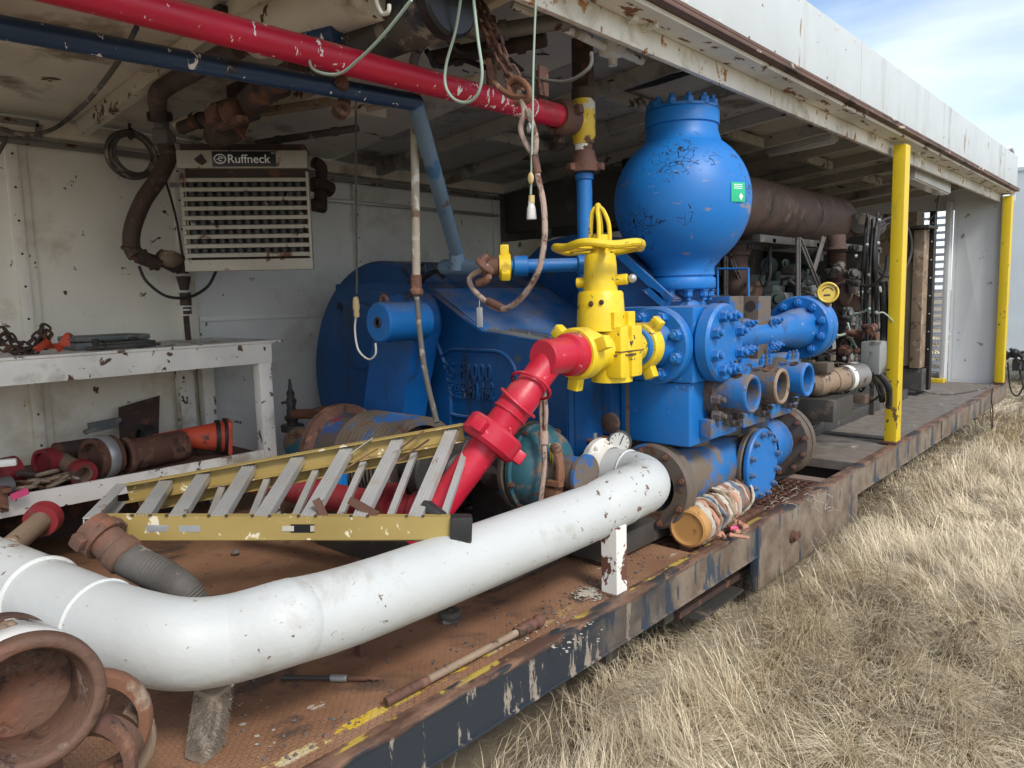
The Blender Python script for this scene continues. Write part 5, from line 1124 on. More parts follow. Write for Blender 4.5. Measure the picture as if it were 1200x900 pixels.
# navy pipe under the ceiling, then the faded drop
nb=P(486,120,Z=1.85); na=P(0,32,Z=1.85); nd=(nb-na).normalized(); ns=nb-nd*3.6
t=thing('navy_ceiling_pipe','dark navy pipe under the ceiling with a faded blue drop leg beside the grey stanchion','pipe',tuple(P(535,313,Y=2.0)))
m=MB(); m.cyl(ns,nb,.030,seg=32); m.sphere(nb,.031,20); obj('pipe',m,'navy_pipe',t)
db=hr-dd*.22+V(-.0,0,0); kn=P(536,300,Y=hr.y-.07); 
m=MB(); m.cyl(nb,kn,.031,seg=28); obj('drop_leg',m,'faded_blue_pipe',t)
m=MB(); ee=P(522,313,Y=hr.y-.02); m.cyl(ee,hr-dd*.10,.036,seg=28,bev=.006); m.sphere(ee,.037,18); m.cyl(kn+ (nb-kn).normalized()*.02,kn+V(0,0,-.06),.036,seg=24); obj('foot_leg',m,'faded_blue_pipe',t)
# grey stanchion
g0=P(488,340,Y=1.95);g1=P(485,70,Y=1.95); 
t=thing('grey_stanchion','slim pale grey vertical pipe with rusty coupling in front of the gear guard','pipe',tuple(P(508,492,Y=1.9)))
m=MB(); m.cyl(g0,g1+V(0,0,.0),.0165,.0165,seg=18); obj('pipe',m,'bone_pipe',t)
m=MB(); m.cyl(g0+V(0,0,-.012),g0+V(0,0,.06),.022,seg=16,bev=.003); m.cyl(g0+V(0,0,-.02),g0+V(0,0,.006),.027,seg=16,bev=.003); obj('coupling',m,'rust',t)
m=MB(); m.tube([g0+V(0,0,-.01),P(492,390,Y=1.93),P(499,440,Y=1.9),P(512,495,Y=1.88)],.011,10); obj('rubber_tail',m,'grey_hose',t)
# bent grey tube above red pipe
m=MB(); m.tube([P(486,80,Y=1.95),P(485,72,Y=1.93),P(492,55,Y=1.9),P(510,42,Y=1.9),P(545,35,Y=1.95)],.018,10); solo('bent_tube',m,'grey_steel','bent grey tube rising behind the red ceiling pipe above the stanchion','tube',P(486,80,Y=1.95))
# black pipe dropping behind the navy pipe to the heater hose
q=[P(280,56,Z=2.06),P(240,76,Z=2.05),P(200,98,Z=2.03),P(185,112,Z=2.0),P(186,135,X=-3.85)]
t=thing('heater_feed_line','black ceiling pipe turning down into a rusty flexible hose left of the heater','pipe',tuple(P(165,305,X=-4.0)))
m=MB(); m.tube(q,.037,16,5); m.cyl(P(186,128,X=-3.9),P(188,142,X=-3.9),.06,seg=6,bev=.006); obj('pipe',m,'rust_dark',t)
m=MB(); m.cyl(P(189,143,X=-3.92),P(190,152,X=-3.92),.035,seg=18); m.cyl(P(190,152,X=-3.93),P(191,170,X=-3.93),.05,seg=8,bev=.006); m.bar(P(183,162,X=-3.93),P(205,163,X=-3.93),.03,.04); obj('fitting',m,'grey_steel',t)
m=MB(); m.tube([P(194,170,X=-3.95),P(197,185,X=-3.95),P(185,210,X=-3.98),P(168,235,X=-4),P(156,265,X=-4.02),P(154,288,X=-4.02),P(160,300,X=-4.0)],.042,20,8); obj('hose',m,'hose_rust',t)
m=MB(); m.torus(P(155,292,X=-4.02),(0,.2,1),.045,.007,24,6); m.bar(P(152,298,X=-4.0),P(180,306,X=-4.0),.04,.04,(0,0,1),.01); m.cyl(P(160,300,X=-4),P(188,310,X=-3.98),.035,seg=14); m.bar(P(168,294,X=-3.96),P(180,315,X=-3.96),.02,.03); m.sphere(P(196,302,X=-4.0),.06,14,(1,1,.7)); m.cyl(P(185,300,X=-4.0),P(208,312,X=-4.0),.045,seg=16); m.jitter(.006,20); obj('elbow_fitting',m,'rust_dark',t)
m=MB(); m.sphere(P(200,303,X=-3.97),.055,14,(.8,1.2,.8)); m.jitter(.01,15); obj('insulation',m,'tan_steel',t)
m=MB(); m.cyl(P(212,300,X=-4.0),P(214,322,X=-4.0),.045,.03,seg=18); m.cyl(P(215,324,X=-4.0),P(216,340,X=-4.0),.038,.022,seg=16); m.cyl(P(217,343,X=-4.0),P(218,358,X=-4.0),.03,seg=14); m.cyl(P(219,360,X=-4),P(220,368,X=-4),.022,seg=12); obj('reducer',m,'rust_dark',t); m=MB(); m.bar(P(218,370,X=-4.1),P(221,400,X=-4.1),.03,.01,(1,0,0)); obj('reducer',m,'rust_dark',t)
m=MB(); 
for yy in (322,342,358,363): qq=P(216+ (yy-340)*.08,yy,X=-4.0); m.torus(qq,(0,0,1),.030 if yy<350 else .022,.005,20,6)
obj('bead_ring',m,'filter_white',t)
# cable loop below heater
m=MB(); m.tube([P(163,312,X=-3.98),P(172,330,X=-3.96),P(195,347,X=-3.95),P(222,348,X=-3.95),P(243,336,X=-3.95),P(253,318,X=-3.9)],.008,8); solo('loop_cable',m,'black_rubber','thin black cable looping under the heater','cable',P(222,348,X=-3.95))
m=MB(); m.tube([P(175,165,X=-4.1),P(190,200,X=-4.1),P(205,250,X=-4.08),P(214,300,X=-4.05)],.006,6); solo('wall_cable',m,'black_rubber','straight thin cable slanting down the wall left of the heater','cable',P(214,300,X=-4.05))
# cable coil
cq=P(153,182,X=-4.12); t=thing('cable_coil','dark grey coil of cable hanging on the wall left of the heater','cable',tuple(cq-V(0,0,.12)))
m=MB()
for k in range(9):
    m.torus(cq+V(.006*k*.8,random.uniform(-.008,.008),random.uniform(-.008,.008)),(1,random.uniform(-.12,.12),random.uniform(-.08,.08)),.107+random.uniform(-.014,.014),.0065,40,6)
obj('loops',m,'grey_hose',t); m=MB(); m.tube([cq+V(.0,0,.09),cq+V(.02,0,.16)],.008,6,0); m.torus(cq+V(.025,0,.105),(0,1,0),.028,.005,14,6); obj('tie',m,'black_rubber',t)
# ============================================================ HEATER
HX=-3.82
hcn=P(288,247,D=3.62); HX=hcn.x; Wh=.605; Hh=.575; ya,yb=hcn.y-Wh/2,hcn.y+Wh/2; zt,zb=hcn.z+Hh/2,hcn.z-Hh/2
ht=thing('wall_heater','louvred unit heater with name badge hanging on the back wall','heater',(HX,(ya+yb)/2,zb))
W=yb-ya;H=zt-zb
m=MB(); m.box((HX-.20,ya+.02,zb+.01),(HX-.05,yb-.02,zt-.005)); obj('casing',m,'rust_dark',ht)
m=MB(); m.box((HX-.05,ya-.002,zt-.11*H/.75),(HX,yb+.002,zt),.004); obj('top_panel',m,'heater_frame',ht)
tp=obj('bottom_panel',MB().box((HX-.05,ya,zb),(HX+.0,yb+.002,zb+.055),.004),'heater_frame',ht)
m=MB(); m.box((HX-.05,yb-.010,zb+.056),(HX+.002,yb+.003,zt-.1),.002); obj('side_trim',m,'heater_frame',ht); m=MB(); m.box((HX-.05,ya-.004,zb+.056),(HX-.03,ya+.012,zt-.1),.002); obj('side_trim',m,'heater_frame',ht)
NF=9
for k in range(NF):
    z=zb+.07+(H-.07-.145)*k/(NF-1)+.012
    m=MB(); m.prism([(HX-.005,ya+.004,z+.002),(HX-.002,ya+.004,z-.016),(HX-.030,ya+.004,z-.010),(HX-.032,ya+.004,z+.002),(HX-.015,ya+.004,z+.006)],(0,W-.008,0)); obj('louvre_blade',m,'heater_frame',ht,smooth=False)
m=MB()
for r_ in range(NF-1):
    z=zb+.07+(H-.07-.145)*(r_+.5)/(NF-1)+.012
    for k in range(13):
        y=ya+.05+(W-.1)*k/12; m.cyl((HX-.040,y,z-.03),(HX-.040,y,z+.03),.017,seg=12)
obj('fin_tubes',m,'heater_fin',ht)
zt2=zt-.055*H/.75
m=MB(); m.box((HX+.0005,ya+W*.27,zt2-.036),(HX+.004,ya+W*.76,zt2+.036),.001); bd=obj('badge',m,'black_plate',ht)
text('badge_lettering','Ruffneck',.057,(HX+.0062,ya+W*.385,zt2-.002),(0,1,0),(0,0,1),'sticker_white',ht,.0006,bold=.0004)
m=MB(); m.torus((HX+.005,ya+W*.33,zt2),(1,0,0),.021,.003,26,6,sx=1.25); m.torus((HX+.005,ya+W*.335,zt2),(1,0,0),.010,.0025,20,6,a0=.5,a1=5.3); m.bar((HX+.005,ya+W*.30,zt2-.002),(HX+.005,ya+W*.365,zt2+.004),.002,.004,(1,0,0)); obj('badge_emblem',m,'sticker_white',ht)
text('trade_mark','TM',.012,(HX+.0045,ya+W*.725,zt2+.026),(0,1,0),(0,0,1),'sticker_white',ht,.0004)
m=MB(); m.prism([(HX+.0005,ya+W*.13,zt2+.0),(HX+.0005,ya+W*.155,zt2-.018),(HX+.0005,ya+W*.19,zt2-.03),(HX+.0005,ya+W*.23,zt2-.012),(HX+.0005,ya+W*.21,zt2+.004),(HX+.0005,ya+W*.19,zt2+.026)],(.002,0,0)); obj('torn_patch',m,'rust_dark',ht)
m=MB(); m.box((HX-.20,ya+.01,zt+.004),(HX-.03,yb-.01,zt+.035),.004); obj('mounting_rail',m,'rust_dark',ht)
HX=-3.95; ot=thing('outlet_pipe','dark rusty elbow and cock behind the right side of the heater','pipe',tuple(P(376,245,X=HX)))
m=MB(); m.tube([P(368,190,X=HX-.05),P(376,196,X=HX-.05),P(376,212,X=HX-.05)],.035,14); m.cyl(P(366,215,X=HX-.04),P(388,222,X=HX-.04),.045,seg=10); m.cyl(P(376,210,X=HX-.04),P(376,240,X=HX-.04),.036,.042,seg=12); m.cyl(P(366,240,X=HX-.04),P(380,242,X=HX-.04),.04,seg=10); m.torus(P(376,222,X=HX-.04),(0,.3,1),.045,.006,20,6); m.jitter(.008,15); obj('fitting',m,'rust_dark',ot)
ht.rotation_euler.z=R(-40)
# ceiling valve assembly above heater
q=P(280,130,Z=1.98)
cv=thing('ceiling_valve','rusty valve and clamp hung from the ceiling above the heater','valve',tuple(q))
m=MB(); m.cyl(P(252,160,Z=1.95),P(310,105,Z=1.97),.055,seg=20,bev=.006); m.cyl(P(262,148,Z=1.95),P(268,140,Z=1.95),.09,seg=8,bev=.01); m.box(P(285,130,Z=2.0)-V(.05,.05,.04),P(285,130,Z=2.0)+V(.06,.05,.11),.01); m.cyl(P(300,112,Z=1.97),P(350,80,Z=2.0),.045,seg=18); obj('body',m,'rust_dark',cv)
m=MB(); m.box(P(262,138,Z=1.93)-V(.05,.06,.03),P(262,138,Z=1.93)+V(.05,.06,.04),.015); m.sphere(P(270,130,Z=1.93),.05,12); m.bar(P(277,148,Z=1.9),P(288,165,Z=1.86),.012,.012); m.bar(P(256,150,Z=1.9),P(285,140,Z=1.88),.05,.03,(0,0,1),.01); m.jitter(.01,15); obj('yoke',m,'rust',cv)
m=MB(); a_=P(300,133,Z=2.03); b_=P(390,118,Z=2.03); m.bar(a_,b_,.06,.03,(0,0,1),.01); m.jitter(.006,14); solo('ceiling_batten',m,'tan_steel','short ragged tan batten under the ceiling right of the rusty valve','batten',a_)
m=MB(); m.tube([P(400,95,Z=1.86),P(404,115,Z=1.84),P(400,133,Z=1.80),P(395,130,Z=1.8)],.022,12); m.torus(P(402,126,Z=1.80),(1,0,.3),.022,.009,18,8); solo('rusty_hook',m,'rust','rusty hook hanging below the red ceiling pipe','hook',P(402,126,Z=1.8))
# dark corner pipes at top
for (p0,p1,r_,mt,lab) in ((P(300,40,Z=2.12),P(440,-10,Z=2.12),.085,'ceiling_paint','fat tan duct crossing the ceiling above the red pipe'),(P(378,62,Z=2.08),P(515,5,Z=2.08),.10,'grey_hose','fat grey duct crossing the ceiling with a dark cap')):
    t=thing('ceiling_duct',lab,'duct',tuple(p0)); m=MB(); m.cyl(p0,p1,r_,seg=32); obj('duct',m,mt,t)
    m=MB(); m.cyl(p1-(p1-p0).normalized()*.0,p1+(p1-p0).normalized()*.06,r_*1.12,seg=28,bev=.01) if mt=='grey_hose' else m.cyl(p0-(p1-p0).normalized()*.05,p0,r_*.8,seg=24,bev=.01); obj('end_cap',m,'black_plate',t)
m=MB(); m.box(P(269,14,Z=2.2)-V(.0,.04,.02),P(296,28,Z=2.2)+V(0,.04,.02),.004); solo('ceiling_bracket',m,'black_plate','small black bracket on the ceiling above the red pipe','bracket',P(280,22,Z=2.2))
# blue scrap of ceiling pipe (short blue cross)
m=MB(); m.cyl(P(350,50,Z=2.03),P(395,38,Z=2.03),.03,seg=16); solo('short_blue_pipe',m,'navy_pipe','short dark blue pipe end above the red ceiling pipe','pipe',P(350,50,Z=2.03))
for k,(p0,p1,r_,mt,lab) in enumerate((
 (P(212,150,Z=2.0),P(335,104,Z=2.02),.03,'rust_dark','dark pipe crossing the ceiling just above the heater'),
 (P(206,146,Z=2.06),P(262,122,Z=2.06),.022,'beam_paint','cream pipe stub on the ceiling left of the rusty valve'),
 (P(405,133,Z=2.06),P(560,92,Z=2.10),.022,'beam_paint','cream conduit on the ceiling behind the blue pipe end'),
 (P(430,128,Z=2.02),P(500,110,Z=2.04),.012,'bone_pipe','thin pale conduit on the ceiling by the hook'),
 (P(505,70,Z=2.12),P(640,44,Z=2.16),.035,'rust_dark','dark rusty pipe on the ceiling right of the cord loop'),
 (P(560,40,Z=2.15),P(690,20,Z=2.18),.03,'grey_steel','grey pipe under the ceiling above the chain'),
 (P(300,168,Z=1.98),P(420,150,Z=2.02),.018,'grey_hose','grey pipe along the ceiling right of the heater top'))):
    m=MB(); m.cyl(p0,p1,r_,seg=18,bev=r_*.15)
    for f_ in (.2,.75): q=p0.lerp(p1,f_); d_=(p1-p0).normalized(); m.cyl(q,q+d_*.03,r_*1.25,seg=18)
    solo('ceiling_pipe',m,mt,lab,'pipe',p0)
m=MB(); m.tube([P(500,60,Z=2.05),P(515,78,Z=2.03),P(540,70,Z=2.05),P(575,80,Z=2.03),P(600,70,Z=2.05)],.010,8); m.tube([P(520,40,Z=2.08),P(540,62,Z=2.05),P(580,60,Z=2.05),P(612,82,Z=2.05)],.008,8); solo('tangled_cable',m,'black_rubber','tangled black cable on the ceiling behind the green cord loop','cable',P(540,70,Z=2.04))
# ============================================================ WALL CABLES, CEILING CABLE, JUNCTION
m=MB(); m.tube([P(160,32,Z=2.12),P(140,70,Z=2.09),P(110,110,Z=2.04),P(85,135,X=-4.1),P(60,152,X=-4.15),P(30,158,X=-4.15),P(0,150,X=-4.15)],.010,8); solo('ceiling_cable',m,'grey_hose','grey cable crossing the ceiling and sagging to the wall box at far left','cable',P(110,110,Z=2.15))
t=thing('cable_tray','grey open cable bracket on the back wall at far left','bracket',tuple(P(45,165,X=-4.2)))
m=MB(); a_=P(0,140,X=-4.2);b_=P(45,146,X=-4.2); c_=P(45,160,X=-4.2); d_=P(0,157,X=-4.2)
for p,q in ((a_-V(0,.5,0),b_),(b_,c_),(c_,d_-V(0,.5,0))): m.bar(p,q,.03,.025,(1,0,0))
obj('frame',m,'grey_steel',t)
m=MB(); m.tube([P(8,150,X=-4.2),P(6,165,X=-4.2),P(-5,185,X=-4.2)],.009,8); obj('cord',m,'grey_hose',t)
# ============================================================ HANGING CORDS
def cord(name,lab,pts,r,mat,base,cat='cable'):
    t=thing(name,lab,cat,tuple(base)); m=MB(); m.tube(pts,r,8,8); obj('cord',m,mat,t); return t
yy=2.02
t=cord('hanging_plug_cord','thin cord dropping from the ceiling to a yellow plug in front of the gear case',[P(417,108,Y=yy),P(417,200,Y=yy),P(418,300,Y=yy),P(418,344,Y=yy)],.0045,'grey_hose',P(418,372,Y=yy))
m=MB(); m.lathe(P(418,372,Y=yy),(0,0,1),[(0,0),(0,.009),(.01,.014),(.03,.012),(.04,.016),(.075,.014),(.09,.011),(.095,.0)],16); obj('plug',m,'connector_yellow',t)
m=MB(); m.tube([P(417,372,Y=yy),P(416,388,Y=yy),P(420,410,Y=yy),P(432,421,Y=yy),P(440,415,Y=yy),P(440,402,Y=yy)],.0045,8); obj('white_tail',m,'cable_white',t)
yy=1.85
t=cord('hanging_socket_cord','green white cord ending in a white socket beside the wire rope',[P(628,-5,Y=yy),P(625,80,Y=yy),P(624,150,Y=yy),P(622,228,Y=yy)],.0036,'cable_green',P(622,258,Y=yy))
m=MB(); m.lathe(P(623,257,Y=yy),(0,0,1),[(0,0),(0,.015),(.004,.016),(.035,.0135),(.04,.012),(.045,.010),(.058,.010),(.06,0)],20); obj('socket',m,'filter_white',t)
m=MB(); m.cyl(P(623,238,Y=yy),P(623,229,Y=yy),.010,seg=16); m.sphere(P(622,209,Y=yy-.01),.012,12,(1,.5,1.6)); obj('yellow_neck',m,'connector_yellow',t)
m=MB(); m.tube([P(541,-10,Y=1.7),P(534,35,Y=1.7),P(523,75,Y=1.7),P(522,100,Y=1.7),P(532,116,Y=1.7),P(548,120,Y=1.7),P(560,110,Y=1.7),P(565,85,Y=1.7),P(560,45,Y=1.7),P(555,0,Y=1.7)],.0048,10); solo('green_cord_loop',m,'cable_green','pale green cord hanging in a loop over the red ceiling pipe','cable',P(548,120,Y=1.7))
m=MB(); m.tube([P(482,0,Y=1.3),P(450,40,Y=1.3),P(420,70,Y=1.3),P(395,87,Y=1.3),P(366,80,Y=1.3),P(362,55,Y=1.36)],.0042,8); solo('draped_cable',m,'cable_green','thin grey cord draped over the red ceiling pipe left of the loop','cable',P(400,85,Y=1.5))
m=MB(); m.tube([P(440,-5,Y=1.4),P(442,5,Y=1.4),P(448,16,Y=1.4),P(455,14,Y=1.4),P(456,5,Y=1.4)],.006,8); solo('white_cord_hook',m,'cable_white','short white cord hook at the top edge of the ceiling','cable',P(448,16,Y=1.4))
# chains and wire rope at the hanger
t=thing('chain_hoist_sling','rusty chain and wire rope slung from the roof beam round the red pipe','chain',tuple(P(625,200,Y=1.95)))
m=MB(); pts=[P(552,-5,Y=1.9),P(565,25,Y=1.9),P(580,55,Y=1.9),P(590,80,Y=1.9),P(602,100,Y=1.92),P(607,112,Y=1.92)]
def chain(m,pts,L,W,r):
    out=[];n=len(pts)
    tot=[(pts[i+1]-pts[i]).length for i in range(n-1)]; S=sum(tot); k=int(S/(L*1.45)); 
    for i in range(k):
        s=S*(i+.5)/k; j=0
        while s>tot[j] and j<n-2: s-=tot[j]; j+=1
        c=pts[j].lerp(pts[j+1],s/tot[j]); d=(pts[j+1]-pts[j]).normalized(); a,u,v=frame(d)
        m.link(c,d,u if i%2 else v,L,W,r)
chain(m,pts,.026,.014,.006)
chain(m,[p+V(.015,0,.02) for p in pts],.026,.014,.006)
obj('chain',m,'rust',t)
m=MB(); m.tube([P(600,112,Y=1.9),P(596,100,Y=1.9),P(607,93,Y=1.9),P(620,105,Y=1.88),P(618,118,Y=1.88),P(604,120,Y=1.88)],.011,10); m.tube([P(572,70,Y=1.92),P(578,95,Y=1.9),P(598,112,Y=1.88),P(620,114,Y=1.88)],.010,8); obj('shackle',m,'rust_orange',t)
m=MB(); m.tube([P(608,108,Y=1.9),P(614,130,Y=1.86),P(610,150,Y=1.86),P(616,168,Y=1.86),P(626,180,Y=1.86),P(628,160,Y=1.86),P(622,140,Y=1.86),P(618,128,Y=1.86)],.009,10); m.tube([P(626,178,Y=1.86),P(630,205,Y=1.86),P(637,240,Y=1.85),P(638,280,Y=1.82),P(630,320,Y=1.8),P(608,352,Y=1.8),P(585,362,Y=1.82),P(560,345,Y=1.85),P(550,328,Y=1.87),P(560,318,Y=1.88),P(572,312,Y=1.88)],.0095,10); obj('wire_rope',m,'rope',t)
m=MB(); m.cyl(P(626,182,Y=1.86),P(630,203,Y=1.86),.013,seg=12); obj('rope_ferrule',m,'rust',t); m=MB(); m.cyl(P(572,353,Y=1.82),P(590,362,Y=1.82),.014,seg=12); m.tube([P(572,300,Y=1.88),P(565,308,Y=1.86),P(572,325,Y=1.86),P(560,332,Y=1.86)],.014,8); m.torus(P(568,312,Y=1.86),(.4,.2,.5),.03,.010,20,8); obj('rope_ferrule',m,'rust',t)
m=MB(); m.torus(P(620,150,Y=1.85),(.5,.8,0),.012,.004,16,6); obj('thimble',m,'galvanised',t)
# hangers
for (x,y0_,y1_,w,lab) in ((578,20,112,.05,'flat rusty strap hanging from the ceiling behind the chain'),(637,82,115,.05,'short rusty angle stub hanging left of the yellow tee')):
    q1=P(x,y1_,Y=2.15);q0=P(x,y0_,Y=2.15); m=MB(); m.box((q1.x-w/2,2.14,q1.z),(q1.x+w/2,2.15,max(q0.z,q1.z+.1)),.002); m.box((q1.x+w/2-.008,2.10,q1.z),(q1.x+w/2,2.139,max(q0.z,q1.z+.1))); solo('strap_hanger',m,'rust',lab,'hanger',(q1.x,2.15,q1.z))
m=MB(); m.tube([P(610,88,Y=2.1),P(660,96,Y=2.12),P(690,80,Y=2.15),P(693,62,Y=2.2)],.007,8); m.tube([P(560,68,Y=2.1),P(575,70,Y=2.1),P(595,90,Y=2.1)],.007,8); solo('sagging_cable',m,'grey_hose','thin cable sagging between the strap hanger and the ceiling junction','cable',P(660,96,Y=2.12))
# ============================================================ BENCH (X -4.26..-3.48)
BX0,BX1=-4.26,-3.52
be=thing('steel_bench','long chipped white steel workbench against the back wall with a lower shelf','bench',(BX1,1.0,0))
yE=2.03; zT=.965
m=MB(); m.box((BX0,-1.0,zT-.012),(BX1+.01,yE+.06,zT),.002); obj('top',m,'chipped_white',be)
m=MB(); m.box((BX1-.012,-1.0,zT-.115),(BX1,yE,zT-.0125),.002); m.box((BX0,yE-.012,zT-.09),(BX1-.013,yE,zT-.0125)); obj('apron',m,'chipped_white',be)
for x,y in ((BX1-.07,yE-.075),(BX0+.02,yE-.07),(BX1-.07,-.4)):
    m=MB(); m.box((x,y,0),(x+.066,y+.07,zT-.013),.003); obj('leg',m,'chipped_white',be)
m=MB(); m.box((BX0,-1.0,.372),(BX1-.015,yE-.08,.382)); obj('shelf',m,'rust',be)
m=MB(); m.box((BX1-.012,-1.0,.315),(BX1+.003,yE-.08,.40),.002); obj('shelf_lip',m,'chipped_white',be)
m=MB(); m.box((BX0+.02,yE-.2,.385),(BX0+.08,yE-.12,zT-.015)); obj('rear_leg',m,'chipped_white',be)
# darkness under the bench, made with an added low dark plate
m=MB(); m.box((-4.28,-1.0,0),(-4.2,2.1,.30)); obj('under_bench_dark',m,'rust_dark',be)
# on the bench
t=thing('tool_case','flat dark grey plastic tool case on the bench','case',tuple(P(128,404,X=-3.72)))
a_=P(84,403,X=-3.75);b_=P(172,398,X=-3.75); a_.z=b_.z=zT+.001
m=MB(); m.box((-3.95,a_.y,zT),(-3.70,b_.y,zT+.035),.008); m.box((-3.95,a_.y,zT+.037),(-3.70,b_.y,zT+.062),.010); obj('shell',m,'tool_grey',t)
m=MB(); 
for k in (.25,.75): yq=a_.y+(b_.y-a_.y)*k; m.box((-3.70,yq-.015,zT+.02),(-3.692,yq+.015,zT+.05),.002)
m.tube([(-3.70,(a_.y+b_.y)/2-.05,zT+.035),(-3.67,(a_.y+b_.y)/2-.04,zT+.035),(-3.67,(a_.y+b_.y)/2+.04,zT+.035),(-3.70,(a_.y+b_.y)/2+.05,zT+.035)],.006,8,3); obj('latch',m,'black_rubber',t)
t=thing('hand_tools','dark oily spanners lying in front of the tool case','tools',tuple(P(150,405,X=-3.6)))
for (x0,x1,dz,r_) in ((118,182,.014,.012),(105,165,.010,.009),(128,176,.028,.008)):
    m=MB(); a_=P(x0,405,X=-3.62);b_=P(x1,402,X=-3.60);a_.z=zT+dz;b_.z=zT+dz; m.cyl(a_,b_,r_,seg=10); m.sphere(a_,r_*1.9,10,(1.2,1.2,.5)); m.torus(b_,(0,0,1),.018,.007,16,6); obj('spanner',m,'dark_steel',t)
t=thing('bench_chain','rusty chain piled on the left end of the bench','chain',tuple(P(30,410,X=-3.65)))
m=MB()
pc=[P(x,y,X=-3.62) for x,y in ((-20,400),(5,385),(15,398),(30,405),(45,392),(50,382),(55,385),(48,400),(35,410),(20,415),(8,405),(-10,395),(-25,392))]
for q in pc: q.z=max(q.z,zT+.02)
chain(m,pc,.020,.013,.0055); chain(m,[V(q.x-.03,q.y+.02,max(zT+.012,q.z-.03)) for q in pc[::-1]],.020,.013,.0055); obj('chain',m,'rust_dark',t)
m=MB()
def cloth(m,pts2,z0,amp,seed=0):
    """a small crumpled cloth over an outline of four corners"""
    A,B,C,D=pts2;n=9;g={}
    for i in range(n+1):
        for j in range(n+1):
            p=A.lerp(B,i/n).lerp(D.lerp(C,i/n),j/n); h=abs(NZ.noise(p*14+V(seed,0,0)))*amp*1.6; g[i,j]=m.bm.verts.new((p.x,p.y,p.z+h))
    for i in range(n):
        for j in range(n): m.bm.faces.new([g[i,j],g[i+1,j],g[i+1,j+1],g[i,j+1]])
def flat(px,py,z,X=None): q=P(px,py,X=X); q.z=z; return q
y_=lambda px:P(px,405,X=-3.6).y
cloth(m,[V(-3.535,y_(32),zT+.004),V(-3.535,y_(62),zT+.004),V(-3.60,y_(80),zT+.012),V(-3.62,y_(48),zT+.012)],0,.05)
cloth(m,[V(-3.56,y_(58),zT+.012),V(-3.55,y_(72),zT+.004),V(-3.58,y_(86),zT+.06),V(-3.60,y_(78),zT+.07)],0,.03,4)
solo('orange_rag',m,'orange_plastic','bright orange webbing crumpled on the bench beside the chain','rag',(-3.57,y_(55),zT))
# ---- shelf clutter
zs=.385
def sp(px,py,X=-3.75): return P(px,py,X=X)
# traffic cone on its side
tip=P(178,505,X=-3.78); bs=P(268,520,X=-3.66); tip.z=.50; bs.z=.475
t=thing('traffic_cone','dirty orange traffic cone lying on its side on the lower shelf','traffic cone',tuple(bs-V(0,0,.09)))
dd=(bs-tip).normalized(); Lc=(bs-tip).length
m=MB(); m.lathe(tip,dd,[(0,.018),(0,.022),(Lc*.9,.078),(Lc*.93,.082),(Lc*.93,.07)],32); obj('cone',m,'orange_plastic',t)
m=MB(); a,u,v=frame(dd); 
M=Matrix(((u.x,v.x,dd.x,bs.x),(u.y,v.y,dd.y,bs.y),(u.z,v.z,dd.z,bs.z),(0,0,0,1))); m.box((-.085,-.085,-.01),(.085,.085,.012),.008,M); obj('base',m,'orange_plastic',t)
m=MB(); m.lathe(tip+dd*Lc*.82,dd,[(0,.074),(0,.086),(.02,.088),(.02,.076)],28); m.lathe(tip+dd*Lc*.93,dd,[(0,.07),(0,.095),(.012,.095),(.012,.07)],28); obj('strap',m,'black_rubber',t)
def rp(name,lab,p0,p1,r,mat,cat='pipe fitting',flz=(),hollow=True,group='rusty pipe fittings on the lower shelf'):
    t=thing(name,lab,cat,tuple((p0+p1)/2-V(0,0,r)),group); m=MB(); d=(p1-p0).normalized();L=(p1-p0).length
    if hollow: m.lathe(p0,d,[(0,r*.78),(0,r),(L,r),(L,r*.78),(L*.95,r*.75),(L*.05,r*.75)],30,True); m.lathe(p0,d,[(L*.3,0),(L*.3,r*.76),(L*.31,r*.76),(L*.31,0)],24)
    else: m.cyl(p0,p1,r,seg=28,bev=r*.1)
    obj('body',m,mat,t)
    for f_,rf,w,mt in flz:
        m=MB(); m.lathe(p0+d*L*f_,d,[(0,r*.9),(0,r*rf),(w*.2,r*rf*1.04),(w*.8,r*rf*1.04),(w,r*rf),(w,r*.9)],32); obj('collar',m,mt,t)
    return t
def at(px,py,X,z): q=P(px,py,X=X); return V(q.x,q.y,z)
rp('pipe_sleeve','rusty pipe sleeve with green stain under the traffic cone',at(145,545,-3.66,.46),at(215,532,-3.70,.46),.075,'rust',flz=((0,1.12,.03,'rust'),))
rp('ring_coupling','wide ring coupling with a silver band left of the green stained sleeve',at(108,540,-3.63,.475),at(132,535,-3.66,.475),.095,'rust',flz=((.25,1.05,.05,'galvanised'),))
rp('red_ended_coupling','rusty stub with a bright red ring end facing out',at(98,552,-3.56,.43),at(72,530,-3.80,.46),.038,'tan_steel',flz=((-.02,1.5,.05,'dull_red'),))
rp('red_flanged_ring','red ring coupling standing at the back left of the shelf',at(48,535,-3.78,.46),at(62,530,-3.80,.46),.070,'dull_red')
rp('brown_pipe','plain brown pipe lying across the back of the shelf',at(62,520,-4.0,.47),at(125,515,-4.0,.47),.045,'rust_dark',hollow=False)
rp('far_left_red_ring','dull red ring coupling at the far left end of the shelf',at(-5,545,-3.70,.46),at(18,545,-3.72,.46),.070,'dull_red')
rp('grey_capped_pipe','short pipe with a bluish grey cap at the far left front',at(-10,560,-3.58,.43),at(12,560,-3.60,.43),.04,'grey_steel',hollow=False)
rp('dark_ring','dark rubber ring leaning behind the cone tip',at(165,518,-3.95,.47),at(178,517,-3.95,.47),.08,'black_rubber')
rp('brown_elbow','small brown stub between the red rings',at(40,548,-3.66,.42),at(66,556,-3.60,.42),.035,'rust')
rp('dark_stub','dark rusty stub lying under the plain brown pipe',at(125,548,-3.8,.43),at(160,548,-3.8,.43),.05,'rust_dark')
